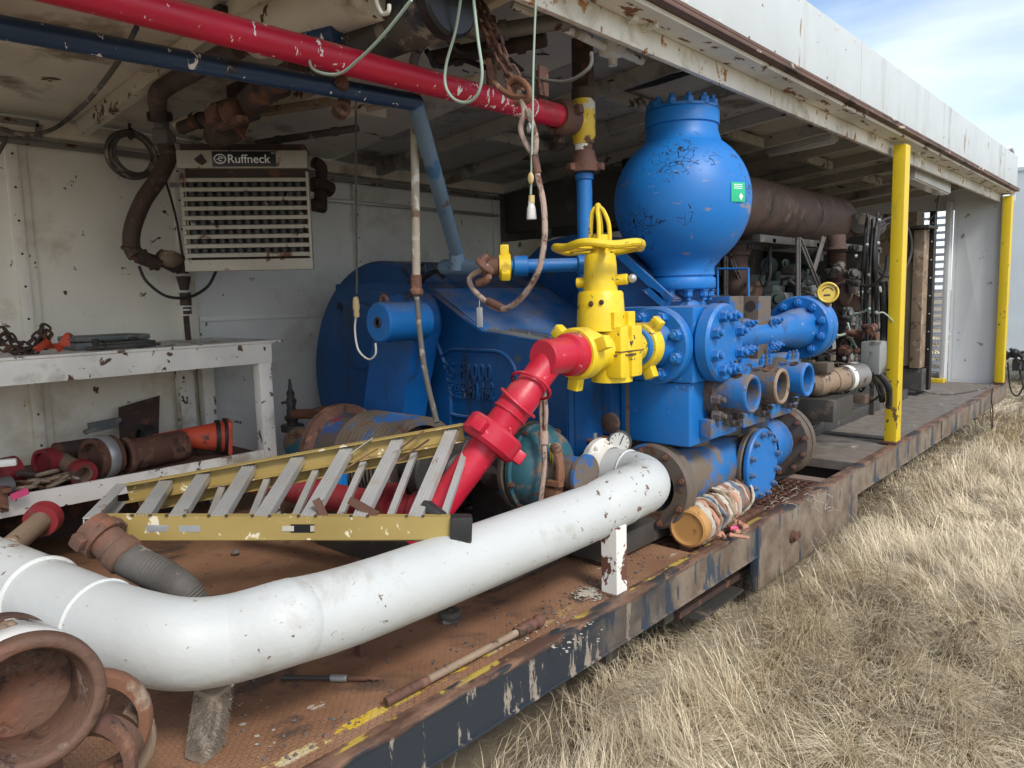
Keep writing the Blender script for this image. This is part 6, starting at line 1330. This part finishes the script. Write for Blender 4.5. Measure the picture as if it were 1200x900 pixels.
m=MB(); q=[at(140,520,-4.12,.42),at(185,518,-4.12,.42),at(188,480,-4.22,.66),at(140,492,-4.22,.62)]; m.prism(q,(.008,0,.004)); solo('steel_plate',m,'rust_dark','dark square steel plate leaning on the wall behind the cone','plate',q[0])
m=MB(); m.bar(at(100,520,-4.1,.53),at(142,505,-4.1,.575),.03,.02); m.bar(at(105,515,-4.1,.55),at(138,512,-4.1,.56),.02,.05); solo('oily_wrench',m,'tool_grey','dark wrench resting behind the ring coupling','wrench',at(120,515,-4.1,.54))
t=thing('chain_pile','heavy dirty chain links piled at the front of the shelf','chain',tuple(at(60,565,-3.58,zs)))
m=MB()
for (px,py,z,a_) in ((35,568,.41,0),(45,562,.42,1.2),(58,562,.425,.4),(55,548,.45,1.7),(70,560,.42,.2),(80,560,.41,1.0),(30,578,.405,.5),(66,570,.40,2.2)):
    q=at(px,py,-3.57,z+.01); m.link(q,(.3*math.cos(a_),math.sin(a_)+.4,.35*math.cos(a_*3)),(1,.2,.3*math.sin(a_)),.038,.024,.009)
obj('links',m,'tan_steel',t)
m=MB(); m.tube([at(20,545,-3.6,.47),at(40,548,-3.6,.46),at(75,558,-3.58,.43)],.012,8); m.tube([at(0,558,-3.6,.44),at(20,556,-3.58,.44),at(50,570,-3.57,.40)],.010,8); m.tube([at(5,575,-3.62,.40),at(30,565,-3.68,.41),at(60,552,-3.75,.42),at(90,540,-3.8,.44)],.02,8)
for k in range(26):
    q=at(random.uniform(0,110),550,random.uniform(-3.9,-3.62),random.uniform(.39,.42)); m.sphere(q,random.uniform(.015,.035),8,(1,1.3,.7))
m.jitter(.01,20); o=solo('scrap_heap',m,'rust_dark','small dark rusty scraps heaped over the left of the shelf','scrap',at(50,560,-3.7,zs))
m=MB(); q=P(20,541,X=-3.3); q0=P(-30,546,X=-3.35); m.bar(q0,q,.03,.028,(0,0,1),.008); solo('white_lever',m,'filter_white','short white handle sticking in at the far left edge','handle',q)
t=thing('ratchet_strap','rusty orange clamp with a pink red strap hooked on the shelf lip','strap',tuple(P(10,590,X=-3.45)))
m=MB(); a_=P(4,570,X=-3.47);b_=P(5,600,X=-3.47); m.bar(a_,b_,.03,.02,(1,0,0),.004); m.bar(P(0,575,X=-3.46),P(12,573,X=-3.46),.02,.05,(1,0,0),.004); m.bar(P(0,592,X=-3.46),P(10,594,X=-3.46),.02,.03,(1,0,0),.004); m.jitter(.006,30); obj('clamp',m,'rust_orange',t)
m=MB(); m.bar(P(13,583,X=-3.45),P(33,575,X=-3.45),.006,.028,(0,0,1)); obj('strap',m,'pink_tape',t)
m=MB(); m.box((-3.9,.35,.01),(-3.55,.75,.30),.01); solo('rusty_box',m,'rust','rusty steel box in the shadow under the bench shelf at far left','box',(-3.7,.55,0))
# ============================================================ ENGINE END
# silencer along the trailer
t=thing('exhaust_silencer','big brown rusty exhaust silencer lying on a frame under the ceiling','silencer',(-2.35,6.2,1.4))
sa=P(868,252,Y=4.9);sb=P(1000,248,Y=7.2); sa.x=sb.x=-2.28; sa.z=sb.z=1.73
m=MB(); m.lathe((-2.30,4.6,1.735),(0,1,0),[(0,0),(.02,.18),(.03,.205),(1.30,.205),(1.305,.212),(1.32,.212),(1.325,.205),(2.12,.205),(2.22,.18),(2.26,.12),(2.27,0)],48); obj('shell',m,'exhaust_rust',t)
m=MB(); m.box((-2.52,4.7,1.47),(-2.46,7.3,1.52),.004); m.box((-2.12,4.7,1.47),(-2.06,7.3,1.52),.004)
for y in (4.9,5.7,6.5,7.2): m.box((-2.52,y,1.475),(-2.06,y+.05,1.50))
fr_=thing('silencer_frame','grey angle iron frame with crossed struts carrying the silencer','frame',(-2.3,6.0,0))
obj('rails',m,'dark_steel',fr_)
def strut(p0,p1,w=.035): 
    m=MB(); m.bar(p0,p1,w,.008,(1,0,0)); m.bar(p0+V(0,.004,0),p1+V(0,.004,0),.008,w,(1,0,0)); obj('strut',m,'grey_steel',fr_)
Xs=-2.05
strut(P(935,278,X=Xs),P(935,352,X=Xs)); strut(P(937,280,X=Xs),P(990,412,X=Xs)); strut(P(965,278,X=Xs),P(953,318,X=Xs)) 
Xs=-2.45
strut(P(850,300,X=Xs),P(850,350,X=Xs)); strut(P(855,300,X=Xs),P(875,346,X=Xs)); strut(P(879,288,X=Xs),P(866,325,X=Xs)) 
m=MB(); q=P(990,412,X=-2.05); m.box((q.x-.2,q.y-.05,q.z-.03),(q.x+.02,q.y+.08,q.z-.015)); m.box((q.x-.15,q.y,.02),(q.x-.11,q.y+.04,q.z-.03)); obj('bracket_plate',m,'dark_steel',fr_)
for xx,yy in ((-2.5,7.2),(-2.1,7.2),(-2.5,4.75)):
    m=MB(); m.box((xx,yy,.001),(xx+.04,yy+.04,1.47)); obj('post',m,'dark_steel',fr_)
# exhaust elbow with bellows
ex=thing('exhaust_pipe','brown exhaust pipe with ribbed bellows dropping from the silencer to a fat elbow','exhaust pipe',tuple(P(990,430,Y=5.9)))
yE2=5.9
a_=P(980,282,Y=yE2);b_=P(980,345,Y=yE2)
m=MB(); pr=[]; L=(a_-b_).length
n=44
for k in range(n+1): pr.append((L*.25+L*.55*k/n,.066+.006*math.cos(k*PI)))
m.lathe(b_,(a_-b_),[(0,.062),(L*.24,.062)]+pr+[(L*.81,.064),(L*.83,.064),(L*.83,.10),(L*.88,.10),(L*.88,.066),(L*1.1,.066)],36); obj('bellows',m,'exhaust_rust',ex)
m=MB(); m.tube([b_+V(0,0,.02),b_+V(0,0,-.04),b_+V(.05,-.0,-.10),b_+V(.12,.0,-.10),b_+V(.18,0,-.02)],.058,24,6)
q=P(993,352,Y=yE2); m.lathe(P(990,345,Y=yE2),(1,-.3,0),[(-.04,.07),(-.02,.105),(.03,.11),(.06,.09),(.08,.05),(.08,0)],32); obj('turbo_elbow',m,'exhaust_rust',ex)
m=MB(); m.tube([P(992,370,Y=yE2),P(990,395,Y=yE2),P(990,425,Y=yE2),P(1005,436,Y=yE2)],.055,20,6,rfun=lambda s:1-.25*s); m.cyl(P(991,372,Y=yE2),P(991,379,Y=yE2),.085,seg=24); obj('lower_elbow',m,'exhaust_rust',ex)
# engine
en=thing('diesel_engine','big grimy dark green diesel engine with pipes, filters and covers behind the pump','engine',(-2.9,6.8,0))
m=MB(); m.box((-3.4,5.6,.25),(-2.35,8.2,.95),.02); m.box((-3.3,5.7,.95),(-2.55,8.0,1.12),.015); m.box((-3.1,5.8,1.12),(-2.7,7.6,1.3),.02)
obj('block',m,'engine_green',en)
for k in range(6):
    y=5.75+k*.38; m=MB(); m.box((-2.62,y,.96),(-2.36,y+.30,1.14),.02); m.box((-2.58,y+.03,1.14),(-2.42,y+.27,1.20),.015)
    for j in range(3): m.cyl((-2.36,y+.05+.1*j,1.03),(-2.33,y+.05+.1*j,1.03),.018,seg=8)
    obj('rocker_cover',m,('engine_grey','engine_green')[k%2],en)
m=MB()
for k in range(26):
    y=5.7+random.random()*1.9; z=random.uniform(.35,.95); r_=random.uniform(.02,.06); x=-2.35
    if k%3==0: m.cyl((x,y,z),(x+random.uniform(.04,.16),y,z),r_,seg=14,bev=.004)
    elif k%3==1: m.box((x,y,z),(x+random.uniform(.04,.15),y+r_*2.4,z+r_*2),.006)
    else: m.lathe((x,y,z),(1,0,0),[(0,r_*1.4),(.015,r_*1.4),(.02,r_),(.09,r_*.8),(.11,0)],16)
obj('fittings',m,'engine_grey',en)
m=MB()
for k in range(16):
    y=5.65+random.random()*1.6; z=random.uniform(.6,1.15)
    m.tube([(-2.34,y,z),(-2.22,y+random.uniform(-.1,.2),z-random.uniform(0,.15)),(-2.2,y+random.uniform(.1,.3),z-.2),(-2.33,y+random.uniform(.2,.5),z-random.uniform(.2,.35))],random.choice((.012,.018,.009,.014)),8)
obj('hoses',m,'black_rubber',en)
m=MB(); m.cyl(P(1008,402,Y=6.0),P(1035,397,Y=6.6),.055,seg=18); 
for k in range(9): q=P(1006+5.0*k,414-.8*k,Y=6.0+.07*k); m.cyl(q,q+V(.05,0,0),.016,seg=8)
obj('manifold_tube',m,'grime_metal',en)
m=MB(); m.cyl((-2.34,6.8,.62),(-2.2,6.8,.62),.30,seg=40,bev=.02); obj('flywheel_cover',m,'engine_grey',en)
m=MB()
for k in range(60):
    y=random.uniform(5.5,7.4); z=random.uniform(.30,1.05); x=random.uniform(-2.36,-2.26); s_=random.uniform(.012,.035)
    if k%2: m.box((x,y,z),(x+s_*2,y+s_*1.6,z+s_*1.6),.003)
    else: m.cyl((x,y,z),(x+s_*2.5,y,z),s_,seg=10)
obj('small_fittings',m,'grime_metal',en)
def clutter(seed,n,x0,x1,y0,y1,Y_a,Y_b,mt,name,kinds,smin,smax):
    rr_=random.Random(seed)
    for k in range(n):
        m=MB(); q=P(rr_.uniform(x0,x1),rr_.uniform(y0,y1),Y=rr_.uniform(Y_a,Y_b)); s=rr_.uniform(smin,smax); kd=rr_.choice(kinds)
        if kd=='b': m.box(q-V(s,s*.7,s*.6),q+V(s*.8,s,s*.8),s*.12)
        elif kd=='c': d_=V(rr_.choice((1,0,.7)),rr_.choice((0,-1,-.5)),rr_.uniform(-.3,.3)).normalized(); m.cyl(q,q+d_*s*2.2,s*.6,seg=12,bev=s*.08); m.cyl(q+d_*s*1.2,q+d_*s*1.5,s*.8,seg=6)
        elif kd=='t':
            a=q; pts=[a]
            for _ in range(3): a=a+V(rr_.uniform(-.10,.06),rr_.uniform(-.03,.08),rr_.uniform(-.14,.06)); pts.append(a)
            m.tube(pts,s*.22,7,4)
        else: m.lathe(q,V(rr_.uniform(.3,1),-.6,0),[(0,0),(0,s),(s*.3,s),(s*.35,s*.6),(s*.8,s*.5),(s*.8,0)],16)
        obj(name,m,mt,en)
clutter(1,34,962,1032,330,455,5.75,6.2,'engine_grey','bracket','bcl',.018,.045)
clutter(2,22,965,1028,330,455,5.7,6.1,'black_rubber','coolant_hose','t',.03,.06)
clutter(3,24,965,1030,335,445,5.65,6.0,'galvanised','bright_fitting','bcl',.008,.02)
clutter(4,18,930,1018,420,470,5.3,5.7,'grime_metal','lower_fitting','bclt',.02,.05)
clutter(5,14,900,955,300,352,5.6,6.2,'engine_green','upper_cover','bl',.03,.07)
clutter(6,12,905,1000,290,350,5.4,6.0,'dark_steel','upper_pipe','tc',.03,.06)
clutter(7,10,990,1026,380,420,5.6,5.8,'rust','rusty_pipe','tc',.03,.05)
clutter(8,12,970,1026,330,440,5.6,5.9,'cable_green','green_hose','t',.025,.045)
# white fuel filters and grey tank
yf=5.5
for (x0,x1,y0_,y1_,mt,nm) in ((996,1012,425,448,'filter_white','fuel_filter'),(1011,1032,400,438,'engine_grey','oil_tank')):
    a_=P((x0+x1)/2,y1_,Y=yf+.1);b_=P((x0+x1)/2,y0_,Y=yf+.1); r_=(x1-x0)/2/FPX*5.3
    m=MB(); m.lathe(a_,(0,0,1),[(0,0),(0,r_*.9),(.02,r_),((b_.z-a_.z)*.8,r_),((b_.z-a_.z)*.82,r_*1.15),((b_.z-a_.z),r_*1.15),((b_.z-a_.z)*1.08,r_*.5),((b_.z-a_.z)*1.08,0)],28) if nm=='fuel_filter' else m.box(a_-V(r_,.05,0),V(a_.x+r_,a_.y+.12,b_.z),.01)
    obj(nm,m,mt,en)
m=MB(); m.box((-3.95,5.6,0),(-3.6,8.5,1.75),.02); m.box((-3.5,8.25,.05),(-2.5,8.5,1.7),.01); obj('dark_backing',m,'dark_steel',en)  # added dark panels, hiding the bright back to give the bay black depth
# starter / cylinder in front of the engine
cyA=P(955,450,Y=5.1);cyB=P(1012,439,Y=5.55)
t=thing('air_starter','fat brown and grey cylinder lying in front of the engine','starter',(cyA.x,cyA.y,cyA.z-.2))
dd=(cyB-cyA).normalized(); L=(cyB-cyA).length
m=MB(); m.lathe(cyA-dd*.06,dd,[(0,0),(.01,.05),(.05,.085),(.12,.088),(.12,.078),(L*.45,.078),(L*.45,.083),(L,.083),(L+.02,.07),(L+.03,0)],32); obj('cylinder',m,'tan_steel',t)
m=MB(); m.lathe(cyA+dd*(L*.55),dd,[(0,.08),(0,.087),(L*.40,.087),(L*.40,.08)],32); obj('sleeve',m,'grey_steel',t)
m=MB(); m.bar(cyA+dd*L*.75+V(.02,-.07,.055),cyA+dd*L*.75+V(.05,-.06,.055),.03,.004); m.box(cyA+V(0,-.05,.08),cyA+V(.10,.08,.15),.01); m.cyl(cyA+dd*.1+V(.04,0,.15),cyA+dd*.1+V(.04,0,.19),.025,seg=8); obj('mount',m,'grime_metal',t)
m=MB(); m.cyl(cyA+dd*L*.6,cyA+dd*L*.68,.0885,seg=32); obj('white_tag',m,'filter_white',t)
m=MB(); m.box(cyA+V(-.1,-.1,-.24),cyA+V(.16,.3,-.09),.01); obj('cradle',m,'dark_steel',t)
m=MB(); m.tube([cyB+V(.04,0,.02),cyB+V(.09,.05,.0),cyB+V(.14,.1,-.1),cyB+V(.12,.2,-.25)],.022,10); m.tube([cyB+V(.02,.1,-.02),P(1030,450,Y=5.8),P(1034,470,Y=5.9)],.022,10); m.tube([P(1035,330,Y=5.9),P(1036,360,Y=5.9),P(1036,395,Y=5.9),P(1030,425,Y=5.8),P(1018,442,Y=5.7)],.030,10); obj('hose',m,'black_rubber',t)
# angle stand behind valve pots
a_=P(948,470,Y=5.0)
t=thing('angle_stand','grey steel stand with sloping legs on the deck behind the valve pots','stand',(-2.15,5.1,0))
zt_=P(948,462,Y=5.0).z
m=MB(); m.prism([P(885,498,Z=0),P(960,498,Z=0),P(945,466,Y=P(960,498,Z=0).y-.1),P(890,470,Y=P(885,498,Z=0).y)],(0,.012,0)); obj('face',m,'dark_steel',t)
m=MB(); p0=P(945,466,Y=P(960,498,Z=0).y-.1); m.bar(p0,P(962,496,Z=0),.03,.03); m.bar(p0+V(.08,.1,0),P(970,494,Z=0),.03,.03); m.box(p0+V(-.25,-.02,0),p0+V(.10,.25,.012)); m.box(p0+V(-.05,.0,.012),p0+V(.05,.12,.05),.004); obj('frame',m,'grey_steel',t)
m=MB(); m.box((-3.8,5.15,.001),(-1.95,5.23,.05),.004); m.box((-3.6,5.6,.001),(-2.2,8.4,.16),.01); m.box((-2.19,5.4,.001),(-2.10,8.5,.10),.005); solo('engine_skid',m,'dark_steel','dark steel skid rails under the green engine','skid',(-2.5,5.2,0))
# black cables hanging right of the engine
t=thing('hanging_cables','bundle of black cables hanging beside the first yellow post','cable',tuple(P(1024,430,Y=5.75)),)
m=MB(); y_c=5.75
for k in range(11):
    x=1014+random.uniform(-2,16); m.tube([P(x+4,252+random.uniform(-3,6),Y=y_c),P(x+random.uniform(-3,3),300,Y=y_c-.02*k),P(x+random.uniform(-4,4),350,Y=y_c),P(x*.6+1018*.4+random.uniform(-3,3),400+random.uniform(-10,20),Y=y_c)],.009,7)
obj('cables',m,'black_rubber',t)
m=MB(); m.torus(P(1044,290,Y=6.2),(.9,-.4,0),.22,.014,40,8); m.torus(P(1046,292,Y=6.25),(.9,-.4,0),.20,.011,40,8); m.tube([P(984,310,Y=5.6),P(1000,330,Y=5.6),P(1020,335,Y=5.6),P(1036,322,Y=5.6),P(1040,300,Y=5.6)],.012,8); obj('hose_reel',m,'black_rubber',t)
m=MB(); 
for x,y in ((1030,258),(1029,285),(1016,287),(1003,300),(1018,322)): m.sphere(P(x,y,Y=5.6),.014,8)
obj('bright_fittings',m,'galvanised',t)
# cylinder behind silencer end
m=MB(); m.cyl(P(1008,262,Y=6.6),P(1026,266,Y=7.2),.09,seg=20,bev=.01); solo('air_cleaner',m,'grey_hose','small dark air cleaner canister at the end of the silencer','canister',P(1015,270,Y=6.9))
# radiator
ra=thing('radiator','tall brown meshed radiator with black riveted frame near the end wall','radiator',(-2.6,8.9,0))
xr=P(1079,430,Y=8.75).x
m=MB(); m.box((-3.7,8.74,.32),(xr-.10,8.80,1.42)); obj('mesh',m,'radiator_mesh',ra)
m=MB(); m.box((-3.7,8.81,.1),(xr-.1,9.1,1.95)); m.box((xr-.10,8.70,.30),(xr,9.1,1.75),.004); obj('shroud',m,'tan_steel',ra)
x2=P(1089,430,Y=8.9).x; m=MB(); m.box((xr+.0,8.9,.05),(x2,9.0,1.95),.004)
for k in range(9): m.cyl((xr+.03,8.895,.3+k*.18),(xr+.03,8.885,.3+k*.18),.008,seg=8)
obj('frame',m,'black_plate',ra)
m=MB(); 
for k in range(9): m.sphere((x2-.02,8.893,.3+k*.19),.009,8)
obj('rivet',m,'galvanised',ra)
m=MB(); m.box((-3.7,8.72,.05),(xr+.02,9.1,.29),.006); m.box((xr-.3,8.6,1.76),(xr+.06,9.0,1.79),.004); obj('base',m,'dark_steel',ra)
m=MB(); m.sphere(P(1077,458,Z=.03)+V(0,0,.0),.035,12,(1,1,.8)); m.tube([P(1077,458,Z=.03),P(1110,462,Z=.012),P(1150,456,Z=.012),P(1163,450,Z=.012)],.008,6); solo('deck_cable',m,'grey_hose','thin cable with a small cap trailing over the far deck','cable',P(1077,458,Z=0))
# yellow gauge over the manifold end
q=P(970,343,Y=4.55)
t=thing('yellow_gauge','yellow cased round gauge on a rusty stem above the discharge flange','gauge',(q.x,q.y,q.z-.15))
gn=V(.38,-.92,.05).normalized()
m=MB(); m.lathe(q-gn*.05,gn,[(0,0),(0,.055),(.02,.062),(.07,.062),(.075,.055),(.07,.048),(.06,.048),(.06,0)],32); obj('case',m,'gauge_yellow',t)
m=MB(); m.cyl(q+gn*.0105,q+gn*.013,.044,seg=28); obj('dial',m,'gauge_yellow',t)
m=MB(); m.torus(q+gn*.014,gn,.030,.003,20,6,a0=.4,a1=2.8); m.bar(q+gn*.014+V(-.02,-.01,-.015),q+gn*.014+V(.012,.005,-.015),.01,.002,gn); obj('dial_marks',m,'rust_dark',t)
m=MB(); m.cyl(q-gn*.02+V(0,0,-.05),q-gn*.02+V(-.02,0,-.12),.022,.014,seg=12); obj('stem',m,'rust_orange',t)
# dim stuff between pump and engine
t=thing('green_generator','dark green generator box with pipes seen under the silencer frame','generator',(-2.9,5.3,0))
m=MB(); m.box((-3.3,5.0,.5),(-2.5,5.5,1.14),.01); m.box((-3.2,4.98,1.15),(-2.6,5.4,1.18),.005); obj('body',m,'engine_green',t)
m=MB()
for k in range(8):
    x=-3.2+k*.085; m.box((x,4.965,.86),(x+.05,4.998,1.10),.003); m.cyl((x+.02,4.96,.8),(x+.02,4.93,.8),.014,seg=8)
m.tube([(-3.25,4.95,1.1),(-3.0,4.93,1.16),(-2.6,4.95,1.16),(-2.4,5.0,1.05)],.014,8); m.tube([(-3.3,4.95,.9),(-2.9,4.9,.95),(-2.5,4.95,.8)],.012,8); obj('panels',m,'engine_grey',t)
m=MB(); m.tube([P(858,270,Y=5.3),P(862,330,Y=5.3),P(870,345,Y=5.3),P(885,352,Y=5.3)],.10,20,6); m.cyl(P(858,300,Y=5.3),P(858,296,Y=5.3),.13,seg=24); m.cyl(P(876,343,Y=5.3),P(882,348,Y=5.3),.12,seg=24); solo('rear_exhaust_pipe',m,'exhaust_rust','dark rusty exhaust pipe behind the round blue vessel','exhaust pipe',P(870,345,Y=5.3))
m=MB(); m.tube([P(903,290,Y=5.2),P(898,310,Y=5.2),P(892,325,Y=5.2),P(896,335,Y=5.2),P(902,322,Y=5.2),P(902,295,Y=5.2)],.014,8); solo('hose_loop',m,'black_rubber','black hose loop hanging under the silencer rail','hose',P(896,335,Y=5.2))
m=MB(); m.cyl((-2.95,4.75,1.0),(-2.95,4.75,2.1),.07,seg=20); m.box((-3.05,4.6,1.95),(-2.75,4.9,2.12),.01); solo('black_stack',m,'black_plate','black vertical duct behind the round blue vessel','duct',(-2.95,4.75,1.0))
# ============================================================ CAMERA, LIGHT, WORLD
cd=bpy.data.cameras.new('camera'); cam=bpy.data.objects.new('camera',cd); COL.objects.link(cam)
cd.sensor_width=36; cd.sensor_fit='HORIZONTAL'; cd.lens=FPX/1200*36; cd.clip_start=.05; cd.clip_end=2000
# camera axes in world: right = image x, up = -image y, back = -forward
ix=V(BX.x,BY.x,BZ.x); iy=V(BX.y,BY.y,BZ.y); iz=V(BX.z,BY.z,BZ.z)
cam.matrix_world=Matrix(((ix.x,-iy.x,-iz.x,0),(ix.y,-iy.y,-iz.y,0),(ix.z,-iy.z,-iz.z,CAMZ),(0,0,0,1)))
scene.camera=cam
SUN_EL,SUN_AZ=44,0
sd=V(.96,-.28,0).normalized()*math.cos(R(SUN_EL))+V(0,0,math.sin(R(SUN_EL)))   # towards the sun
sl=bpy.data.lights.new('sun','SUN'); sl.energy=SUNE; sl.angle=R(SUNA); sl.color=(1,.95,.88)
so_=bpy.data.objects.new('sun',sl); COL.objects.link(so_); so_.rotation_euler=sd.to_track_quat('Z','Y').to_euler(); so_.location=(8,-6,12)
w=bpy.data.worlds.new('World'); scene.world=w; w.use_nodes=True; nt=w.node_tree
bg=nt.nodes['Background']; sky=nn(nt,'ShaderNodeTexSky',sky_type='NISHITA'); sky.sun_disc=False; sky.sun_elevation=R(SUN_EL); sky.sun_rotation=math.atan2(sd.x,sd.y); sky.dust_density=1.5; sky.ozone_density=1.2
tc_=nn(nt,'ShaderNodeTexCoord'); mp=nn(nt,'ShaderNodeMapping'); mp.inputs[3].default_value=(1.0,1.0,3.4); mp.inputs[1].default_value=(.3,.0,.25); nt.links.new(tc_.outputs['Generated'],mp.inputs[0])
nz=noise(nt,mp.outputs[0],1.7,7,.5,.2); f_=ramp(nt,nz,.40,.66)
f2=nn(nt,'ShaderNodeMath',operation='MULTIPLY'); nt.links.new(f_,f2.inputs[0]); f2.inputs[1].default_value=.9
cc_=mixc(nt,f2.outputs[0],sky.outputs[0],(CLD*.93,CLD*.98,CLD*1.04)); nt.links.new(cc_,bg.inputs[0]); bg.inputs[1].default_value=SKYS
vs_=scene.view_settings; vs_.view_transform='Standard'; vs_.look='None'; vs_.gamma=1; vs_.exposure=EXPO; vs_.use_curve_mapping=False
scene.render.engine='CYCLES'; scene.cycles.max_bounces=8; scene.cycles.diffuse_bounces=5
scene.render.resolution_x=1024; scene.render.resolution_y=768
